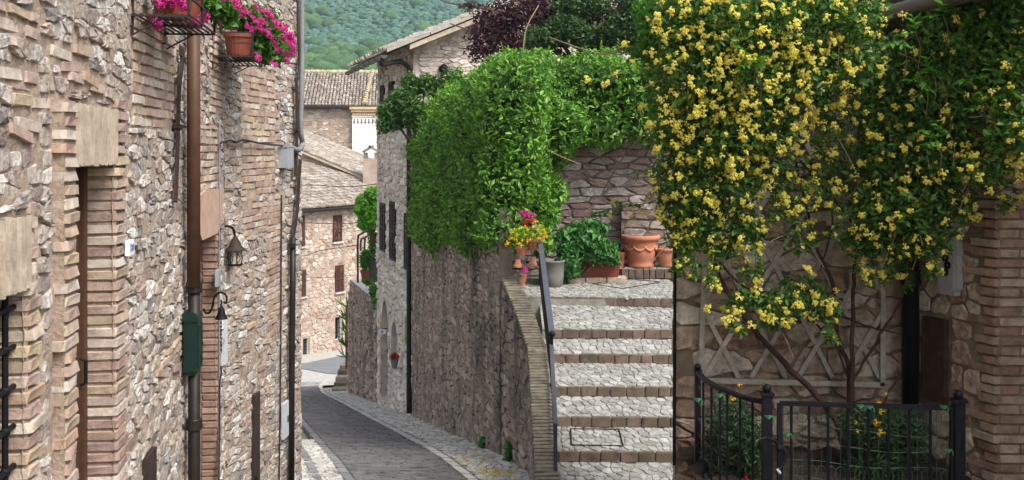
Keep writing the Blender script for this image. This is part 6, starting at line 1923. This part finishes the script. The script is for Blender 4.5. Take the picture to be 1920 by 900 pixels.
for k in range(70):
    y = random.choice((575, 600, 625, 650, 670)); a = random.uniform(0, 6.28); el = random.uniform(-.1, 1.2)
    dv = np.array([math.cos(a) * math.cos(el), math.sin(a) * math.cos(el) * .6, math.sin(el)]); c = np.array(P(650 + random.uniform(-3, 3), y, 39.8)) + dv * .28
    C.append(c); D.append(dv); N.append(np.cross(dv, [math.sin(a), -math.cos(a), 0.1]))
leaves('blades', np.array(C), np.array(D), np.array(N), np.full(70, .62), np.full(70, .06), M['laurel'], yu)
MB().tube([P(650, 692, 39.8), P(650, 575, 39.8)], .05, 7).build('stem', M['bark'], yu)

# --- flowers
rf = random.Random(301)
ROSE = [petal_cluster('rose_cluster_mesh', nf, .0150, .036, M['rose'], rf, 7) for nf in (7, 8, 9, 8, 9, 10)]
PINK = [petal_cluster('geranium_head_mesh', nf, .015, .034, M['pink'], rf, 5) for nf in (10, 12, 14)]
REDM = [petal_cluster('red_head_mesh', 9, .02, .045, M['redf'], rf, 5)]
YEL = [petal_cluster('yellow_head_mesh', 4, .02, .03, M['yellowf'], rf, 8)]
MAG = [petal_cluster('pink_head_mesh', 8, .018, .04, M['pink'], rf, 6)]

def rose_blobs():
    B = [(1290, 30, 70, 80, 7.0, .30), (1380, 40, 90, 90, 6.9, .32), (1480, 30, 90, 80, 6.9, .32), (1580, 25, 80, 60, 6.9, .30), (1310, 140, 85, 90, 7.0, .30), (1410, 140, 90, 90, 6.95, .30), (1510, 130, 80, 70, 7.0, .28),
         (1590, 110, 60, 60, 7.0, .25, .8), (1270, 230, 50, 70, 7.1, .25), (1340, 240, 80, 80, 7.05, .28), (1430, 230, 70, 70, 7.1, .25), (1300, 320, 55, 75, 7.15, .25), (1370, 330, 65, 70, 7.2, .22), (1440, 300, 50, 50, 7.2, .2, .7),
         (1270, 390, 35, 55, 7.25, .2, .8), (1320, 410, 50, 50, 7.25, .2), (1390, 430, 45, 40, 7.3, .18, .8), (1285, 450, 35, 30, 7.3, .16, .8), (1350, 465, 40, 25, 7.35, .15, .6), (1245, 330, 25, 50, 7.2, .2, .6),
         (1480, 380, 40, 45, 7.3, .18, .4), (1540, 220, 60, 60, 7.2, .22, .45), (1560, 320, 60, 60, 7.35, .18, .3), (1500, 450, 40, 30, 7.35, .15, .35),
         (1640, 190, 60, 70, 7.2, .25, .8), (1680, 120, 70, 60, 7.2, .25, .7), (1660, 290, 60, 70, 7.2, .25), (1730, 250, 70, 80, 7.1, .28), (1650, 390, 65, 55, 7.2, .22), (1710, 390, 60, 60, 7.1, .25), (1690, 460, 60, 30, 7.2, .2, .8), (1620, 450, 50, 35, 7.3, .18, .7),
         (1790, 170, 80, 90, 6.95, .28, .9), (1780, 300, 70, 60, 7.0, .22, .9), (1860, 120, 80, 100, 6.8, .3), (1880, 40, 70, 60, 6.8, .3), (1780, 60, 80, 60, 7.0, .3, .8), (1890, 240, 55, 70, 6.7, .22, .9), (1840, 320, 55, 35, 6.8, .18, .7), (1780, 380, 45, 35, 7.0, .18, .6), (1740, 450, 40, 30, 7.1, .15, .6),
         (1400, 565, 45, 22, 7.35, .10, .8), (1470, 570, 55, 30, 7.3, .12, .8), (1540, 575, 40, 30, 7.3, .12, .8), (1450, 605, 40, 15, 7.3, .10, .6), (1500, 540, 50, 25, 7.4, .1, .4)]
    return B
RB = rose_blobs(); RW_ = [world_blob(*b) for b in RB]
rose = thing('climbing_rose', 'yellow climbing rose in full bloom covering the right wall', 'climbing rose', P(1600, 880, 7.4))
def notwall(p): return (p[:, 1] < 7.74) | (p[:, 0] < 1.15)
leaf_mass('foliage', RW_, 46000, .046, M['roseleaf'], rose, aspect=.48, power=2.6, cull=0, up=.35, rnd=.8, keep=notwall)['kind'] = 'stuff'
for i, pts in enumerate([[(1588, 860, 7.45), (1560, 775, 7.5), (1470, 680, 7.55), (1400, 600, 7.55), (1350, 520, 7.55), (1330, 430, 7.5), (1330, 300, 7.3), (1350, 150, 7.1)],
            [(1592, 880, 7.5), (1592, 700, 7.6), (1570, 630, 7.6), (1562, 540, 7.6), (1530, 460, 7.6), (1505, 360, 7.55), (1480, 250, 7.3)],
            [(1595, 880, 7.45), (1597, 700, 7.5), (1600, 560, 7.5), (1605, 480, 7.45), (1640, 350, 7.3)],
            [(1596, 720, 7.55), (1650, 628, 7.55), (1690, 560, 7.5), (1700, 480, 7.4), (1690, 300, 7.2)],
            [(1575, 590, 7.6), (1620, 610, 7.58), (1690, 626, 7.55)], [(1600, 740, 7.55), (1560, 640, 7.6), (1470, 560, 7.5), (1400, 540, 7.45)],
            [(1560, 560, 7.55), (1500, 545, 7.45), (1440, 580, 7.35), (1370, 585, 7.3)], [(1330, 470, 7.5), (1400, 540, 7.5), (1500, 560, 7.45), (1560, 600, 7.4)],
            [(1730, 60, 7.0), (1660, 90, 7.0), (1560, 110, 6.95)], [(1500, 300, 7.4), (1600, 420, 7.5), (1640, 500, 7.55)], [(1690, 700, 7.55), (1640, 780, 7.5), (1610, 820, 7.45)],
            [(1520, 300, 7.5), (1560, 400, 7.6), (1540, 500, 7.6)], [(1460, 330, 7.5), (1560, 300, 7.55), (1650, 330, 7.4)]]):
    q = smooth_path([P(*p) for p in pts], 6); m = len(q)
    r0 = .026 if i == 0 else (.020 if i in (1, 2) else .011)
    q = [p + Vector((random.uniform(-.006, .006), random.uniform(-.006, .006), random.uniform(-.006, .006))) for p in q]
    MB().tube(q, [r0 * (1 - .6 * k / m) for k in range(m)], 7).build('stem', M['roseStem'], rose, True)
mb = MB()
for k in range(150):
    b = RW_[random.randrange(len(RW_))]; c = Vector(b[:3])
    d_ = Vector((random.gauss(0, .14), -abs(random.gauss(0, .08)), random.gauss(-.08, .12)))
    mb.tube(smooth_path([c, c + d_ * .6 + Vector((0, 0, .04)), c + d_ * 1.3], 3), .0028, 4)
mb.build('twigs', M['twig'], rose)['kind'] = 'stuff'
heads = []
fw = np.array([b[2] * b[3] * (1.7 if (b[0] < 1560 and b[1] < 360) else (1.3 if b[0] < 1500 else (.85 if b[1] > 170 else .35))) for b in RB]); fw /= fw.sum()
for k in range(1300):
    b = RW_[RNG.choice(len(RB), p=fw)]
    d_ = unit(1)[0]; d_[1] = -abs(d_[1]) - .15; d_ /= np.linalg.norm(d_)
    p = np.array(b[:3]) + d_ * np.array(b[3:6]) * RNG.uniform(.98, 1.32)
    if p[1] > 7.7: continue
    heads.append((p, RNG.uniform(.34, .90)))
for (x, y) in [(1475, 20), (1540, 90), (1555, 95), (1620, 8), (1660, 12), (1430, 155), (1560, 290), (1600, 330), (1480, 400), (1470, 380), (1565, 240), (1665, 230), (1745, 152), (1757, 175), (1870, 160), (1900, 160), (1765, 260), (1790, 300), (1890, 325), (1905, 300), (1830, 405), (1812, 400), (1915, 370), (1690, 400), (1720, 440), (1660, 360), (1760, 315), (1655, 520), (1620, 505), (1690, 515), (1835, 290),
               (1345, 545), (1360, 605), (1385, 585), (1390, 560), (1430, 590), (1450, 600), (1475, 580), (1500, 575), (1545, 570), (1560, 565), (1420, 545), (1425, 528), (1510, 505), (1330, 580), (1410, 610), (1470, 605), (1555, 580)]:
    heads.append((np.array(P(x + random.uniform(-4, 4), y + random.uniform(-4, 4), 7.05 if x > 1740 else 7.15)), RNG.uniform(.8, 1.15)))
# loose sprays trailing below the mass
sb = []; sd = []; 
for (x, y, ln) in [(1262, 400, 60), (1290, 470, 40), (1340, 478, 55), (1385, 462, 60), (1420, 440, 70), (1455, 340, 80), (1500, 300, 120), (1535, 290, 90), (1560, 360, 80), (1600, 470, 50), (1635, 480, 60), (1670, 485, 40), (1705, 480, 60), (1745, 465, 50), (1775, 415, 60), (1800, 380, 60), (1835, 345, 70), (1875, 330, 60), (1905, 310, 80), (1480, 250, 110), (1575, 200, 90), (1620, 240, 80), (1240, 380, 50), (1310, 455, 60), (1365, 590, 30), (1555, 600, 40)]:
    d_ = 7.18 if x < 1740 else 6.95
    sx = random.uniform(-25, 25)
    pts = smooth_path([P(x, y - 25, d_ + .1), P(x + sx * .5, y + ln * .4, d_), P(x + sx, y + ln, d_)], 6)
    MB().tube(pts, [.004 - .002 * k / len(pts) for k in range(len(pts))], 5).build('spray', M['twig'], rose)
    for k, p in enumerate(pts):
        for _ in range(2): sb.append(np.array(p)); sd.append(np.array([random.uniform(-1, 1), -.4, random.uniform(-.6, .3)]))
        if random.random() < .38: heads.append((np.array(p) + RNG.normal(size=3) * .02 + np.array([0, -.03, 0]), RNG.uniform(.4, .85)))
sprigs('spray_leaves', sb, sd, .05, 4, .042, M['roseleaf'], rose)['kind'] = 'stuff'
scatter_heads(heads, ROSE, rose, 'flower_cluster', 'flower_clusters', M['rose'], 300)
# a spray of the rose in front of the garden wall
tw = thing('rose_spray', 'thin arching spray of rose leaves and buds before the garden wall', 'climbing rose', P(1250, 380, 9.0))
pts = smooth_path([P(1262, 330, 8.6), P(1235, 372, 8.8), P(1190, 385, 8.9), P(1145, 392, 9.0), P(1118, 400, 9.0)], 6)
MB().tube(pts, .005, 5).build('stem', M['twig'], tw)
sprigs('leaves', [np.array(p) for p in pts], [RNG.normal(size=3) + np.array([-.3, -.2, .2]) for p in pts], .06, 5, .05, M['vineleaf'], tw)
pts2 = smooth_path([P(1265, 300, 8.6), P(1230, 315, 8.7), P(1195, 325, 8.8)], 5)
MB().tube(pts2, .005, 5).build('stem', M['twig'], tw)
sprigs('leaves', [np.array(p) for p in pts2], [RNG.normal(size=3) + np.array([-.3, -.2, .2]) for p in pts2], .06, 5, .05, M['vineleaf'], tw)
scatter_heads([(P(x, y, 8.9), .7) for x, y in ((1143, 407), (1150, 380), (1185, 405), (1205, 398), (1218, 370))], ROSE, tw, 'flower_cluster', 'x', M['rose'])
hs3 = thing('rose_spray', 'leafy rose shoots with a few blooms reaching left over the hedge', 'climbing rose', P(1250, 130, 8.5))
hb3 = [world_blob(*q) for q in ((1235, 110, 30, 80, 8.2, .2), (1225, 60, 35, 60, 8.2, .2), (1215, 20, 30, 40, 8.3, .2), (1240, 200, 26, 60, 8.1, .2), (1195, 100, 25, 20, 8.4, .15, .6))]
leaf_mass('leaves', hb3, 3200, .05, M['vineleaf'], hs3, aspect=.48, power=2.4, cull=0)['kind'] = 'stuff'
MB().tube(smooth_path([P(1270, 150, 8), P(1240, 60, 8.2), P(1180, 90, 8.4), P(1130, 98, 8.5)], 5), .006, 5).build('stem', M['twig'], hs3)
scatter_heads([(P(x, y, 8.1), random.uniform(.7, 1.2)) for x, y in ((1172, 82), (1185, 118), (1137, 156), (1100, 150), (1155, 138), (1243, 10), (1225, 40), (1250, 70), (1238, 148), (1205, 200), (1228, 190), (1260, 180), (1215, 125), (1265, 60), (1240, 240), (1255, 275))], ROSE, hs3, 'flower_cluster', 'x', M['rose'])
# broad-leaved vine among the rose
vn = thing('broad_leaf_vine', 'vine with broad light green leaves at the top right under the gutter', 'vine', P(1800, 300, 6.8))
vb = [(1768, 28), (1790, 22), (1800, 60), (1745, 130), (1765, 150), (1772, 70), (1820, 95), (1880, 175), (1890, 120), (1895, 190), (1905, 95), (1755, 262), (1780, 250), (1730, 150), (1848, 40), (1870, 60), (1905, 30), (1860, 130), (1840, 200), (1405, 110), (1418, 130), (1900, 250), (1690, 75), (1716, 60), (1820, 150)]
sprigs('leaves', [np.array(P(x, y, 6.62)) for x, y in vb for _ in range(2)], [np.array([random.uniform(-.8, .3), -.2, random.uniform(-.3, .5)]) for _ in vb for _ in range(2)], .10, 6, .062, M['vineleaf'], vn, aspect=.5)
mb = MB()
for (x, y) in vb: mb.tube(smooth_path([P(x, y, 6.62), P(x + 10, y + 30, 6.7), P(x + 5, y + 70, 6.8)], 3), .003, 4)
mb.build('shoots', M['twig'], vn)['kind'] = 'stuff'

# geraniums on the racks
def geranium(label, blobs, n, hp, d, jd=.08):
    e = bush('geranium', label, blobs, n, .042, M['geranium'], 'geranium', aspect=.9, power=2.6)
    hl = [(P(x, y, d + random.uniform(-jd, jd)), random.uniform(.75, 1.1)) for x, y in hp]
    scatter_heads(hl, PINK, e, 'flower_head', 'x', M['pink'])
    mb = MB(); b = blobs[0]
    for p, s in hl: mb.tube(smooth_path([Vector(b[:3]), (Vector(b[:3]) + p) / 2 + Vector((0, 0, .03)), p], 3), .0025, 4)
    mb.build('flower_stalks', M['vineleaf'], e)
geranium('small pink geranium in the near pot of the nearer rack', [world_blob(330, -10, 35, 14, 5.6, .1), world_blob(310, 12, 16, 8, 5.55, .06)], 420, [(300, 4), (318, 6), (330, 3), (345, 8), (305, 0), (296, 44), (290, 38)], 5.42, .03)
geranium('leafy geranium with few flowers in the far pot of the nearer rack', [world_blob(410, 12, 36, 26, 6.1, .13), world_blob(385, 5, 22, 22, 6.0, .1), world_blob(425, 35, 20, 18, 6.2, .1)], 1100, [(440, 8), (372, 40), (383, 34), (415, -5), (365, 38)], 5.86, .04)
geranium('large bushy pink geranium spilling from the farther rack', [world_blob(500, 75, 40, 45, 8.5, .2), world_blob(480, 50, 45, 38, 8.4, .2), world_blob(525, 95, 24, 28, 8.55, .15), world_blob(460, 35, 30, 25, 8.3, .15), world_blob(470, 85, 22, 26, 8.3, .12)], 3000,
         [(447, 10), (455, 20), (450, 28), (478, 15), (490, 20), (500, 22), (465, 48), (470, 58), (478, 40), (440, 66), (432, 72), (425, 70), (495, 38), (512, 40), (505, 30), (520, 50), (530, 52), (535, 62), (542, 70), (538, 78), (545, 85), (550, 92), (528, 72), (515, 78), (536, 115), (512, 120), (483, 107), (524, 45), (545, 102), (532, 98), (505, 62), (487, 55), (548, 80), (518, 95), (468, 30)], 8.14, .06)

# flowers round the railing figure
yb = bush('sedum_plant', 'bright yellow flowering plant in the terracotta figure on the railing', [world_blob(995, 445, 30, 20, 16.65, .16), world_blob(975, 440, 18, 18, 16.65, .12), world_blob(1012, 432, 14, 12, 16.65, .1)], 420, .07, M['brightleaf'], 'plant', aspect=.4)
hl = []
for (x, y) in [(960, 435), (965, 430), (970, 440), (958, 445), (975, 428), (980, 450), (985, 440), (990, 430), (1000, 440), (1008, 430), (1015, 438), (1020, 444), (1026, 443), (1012, 422), (1005, 415), (995, 448), (972, 455), (952, 455), (950, 458), (985, 425), (1018, 430), (1022, 436), (978, 460), (966, 448), (1000, 425), (1010, 446), (990, 452)]:
    hl.append((P(x, y, 16.5), random.uniform(.7, 1.0)))
scatter_heads(hl, YEL, yb, 'flower_head', 'x', M['yellowf'])
pk = bush('pink_flower_plant', 'round head of pink flowers above the railing figure', [world_blob(985, 408, 16, 10, 17.2, .12)], 160, .06, M['laurel'], 'plant')
scatter_heads([(P(x, y, 17.05), random.uniform(.75, 1.0)) for x, y in ((972, 402), (978, 398), (984, 397), (990, 399), (996, 402), (975, 406), (984, 404), (993, 406), (1000, 405), (980, 401), (988, 402))], MAG, pk, 'flower_head', 'x', M['pink'])
rd = bush('red_flower_plant', 'bright red flowers between the pink and yellow ones on the railing', [world_blob(992, 418, 14, 8, 16.9, .1)], 120, .06, M['laurel'], 'plant')
scatter_heads([(P(x, y, 16.8), random.uniform(.6, .8)) for x, y in ((982, 417), (988, 414), (994, 412), (1000, 413), (1004, 415), (985, 419), (996, 417))], REDM, rd, 'flower_head', 'x', M['redf'])
# broad leaves in the trough
bush('broad_leaf_plant', 'lush broad leaved plant filling the brown trough', [world_blob(1085, 450, 45, 30, 18.3, .3), world_blob(1120, 470, 38, 25, 18.2, .25), world_blob(1065, 495, 25, 30, 18.1, .2), world_blob(1055, 460, 20, 22, 18.2, .2), world_blob(1110, 430, 30, 18, 18.4, .25), world_blob(1148, 482, 14, 16, 18.2, .15)], 2300, .125, M['sage'], 'plant', aspect=.5, power=3, up=.6, rnd=.6, droop=.3)
bush('dark_shrub', 'dark leafy shrub in the grey pot under the hedge', [world_blob(1020, 400, 30, 40, 18.2, .3), world_blob(1040, 360, 24, 30, 18.4, .25), world_blob(1015, 450, 22, 30, 18.0, .22)], 2600, .10, M['hedge'], 'shrub', aspect=.5, power=3)
# bed behind the gate
b1 = bush('bed_plant', 'fine leaved daisy bush behind the curved fence', [world_blob(1375, 800, 50, 55, 7.2, .25), world_blob(1345, 850, 30, 50, 7.25, .2), world_blob(1400, 850, 35, 50, 7.2, .2)], 5200, .045, M['bedleaf'], 'plant', aspect=.22, power=2.2)
scatter_heads([(P(1374, 746, 7.0), .55), (P(1387, 721, 7.15), .4)], YEL, b1, 'flower_head', 'x', M['yellowf'])
scatter_heads([(P(1399, 896, 6.9), .4)], REDM, b1, 'red_flower', 'x', M['redf'])
b2 = bush('bed_plant', 'fine leaved bush with yellow daisies behind the gate bars', [world_blob(1640, 805, 55, 40, 7.15, .25), world_blob(1600, 800, 30, 30, 7.2, .2), world_blob(1690, 820, 45, 60, 7.2, .22), world_blob(1640, 860, 55, 40, 7.15, .25)], 6000, .045, M['bedleaf'], 'plant', aspect=.22, power=2.2)
scatter_heads([(P(x, y, 6.9), s) for x, y, s in ((1644, 792, .6), (1652, 811, .7), (1653, 771, .55), (1648, 754, .4), (1605, 792, .35), (1608, 808, .35), (1662, 738, .35))], YEL, b2, 'flower_head', 'x', M['yellowf'])
# red flowers and small plants along the lane
r9 = bush('red_flower_plant', 'red flowers in the pot under the arched window', [world_blob(739, 668, 7, 6, 28.2, .1)], 150, .06, M['darktree'], 'plant')
scatter_heads([(P(x, y, 28.1), 1.0) for x, y in ((734, 665), (738, 662), (742, 664), (745, 667), (737, 669), (741, 670))], REDM, r9, 'flower_head', 'x', M['redf'])
y9 = bush('sedum_plant', 'small yellow plant on the sill of the wall niche', [world_blob(764, 636, 5, 9, 27.3, .08)], 160, .06, M['brightleaf'], 'plant')
scatter_heads([(P(x, y, 27.2), .7) for x, y in ((763, 630), (765, 634), (762, 638))], YEL, y9, 'flower_head', 'x', M['yellowf'])
scatter_heads([(P(703, 449, 33.8), 1.6)], REDM, tf, 'flower_head', 'x', M['redf'])
for (x, y, rx, ry, dd_, lb) in ((908, 832, 11, 14, 18.2, 'green weed tuft at the foot of the retaining wall'), (955, 845, 7, 18, 16.2, 'slim weed growing up the wall near the stair foot'), (688, 745, 7, 7, 34.5, 'little weed by the garden wall base'), (948, 870, 6, 8, 16.2, 'low weed at the wall foot nearest the stairs')):
    bush('weed', lb, [world_blob(x, y, rx, ry, dd_, .12)], 220, .08, M['sage'], 'weed', aspect=.45)
# fallen petals on the cobbles
n = 260
xs_ = []; 
for k in range(n):
    x, y = (random.gauss(930, 22), random.gauss(890, 4)) if k < 180 else (random.gauss(880, 30), random.gauss(868, 8))
    X, D_ = ground_hit(x, y); xs_.append((X, D_, zs(D_) + .035))
o = leaves('fallen_petals', np.array(xs_), unit(n) * np.array([1, 1, .1]), np.tile([0, 0, 1.0], (n, 1)) + RNG.normal(size=(n, 3)) * .2, np.full(n, .035), np.full(n, .03), M['yellowleaf'])
tag(o, 'yellow fallen petals scattered on the cobbles by the wall foot', 'petals', None, 'stuff')

# ------------------------------------------------------------------ the air over the valley
hzv = MB().box((-100, 650, 140), (880, 0, 0), (0, 690, 0), (0, 0, 158)).build('haze', None)
hm = bpy.data.materials.new('haze'); hm.use_nodes = True
hm.node_tree.nodes.clear()
vo = hm.node_tree.nodes.new('ShaderNodeOutputMaterial'); pv = hm.node_tree.nodes.new('ShaderNodeVolumePrincipled')
pv.inputs['Color'].default_value = (.66, .86, 1.0, 1); pv.inputs['Density'].default_value = .00035; pv.inputs['Anisotropy'].default_value = .2
hm.node_tree.links.new(pv.outputs[0], vo.inputs['Volume'])
hzv.data.materials.append(hm)
tag(hzv, None, None, None, 'stuff')

# things of one kind share a group
GROUPS = {'flower_rack': 'flower racks on the left wall', 'cable': 'cables on the left wall', 'wall_anchor': 'iron anchors on the left wall', 'drainpipe': 'drainpipes on the house walls',
          'overhead_wire': 'wires strung over the lane', 'geranium': 'geraniums on the wire racks', 'weed': 'weeds along the wall foot', 'bed_plant': 'plants in the bed behind the gate',
          'manhole_cover': 'covers let into the stairs', 'terracotta_pot': 'terracotta pots on the landing', 'flower_pot': 'plain flower pots', 'stone_house': 'stone houses of the village',
          'garden_wall': 'stone garden walls', 'meter_cover': 'metal covers on the left wall', 'rose_spray': 'rose sprays', 'sedum_plant': 'yellow flowering plants', 'red_flower_plant': 'red flowering plants'}
for o in bpy.data.objects:
    if o.parent is None and o.name.split('.')[0] in GROUPS and 'label' in o: o['group'] = GROUPS[o.name.split('.')[0]]
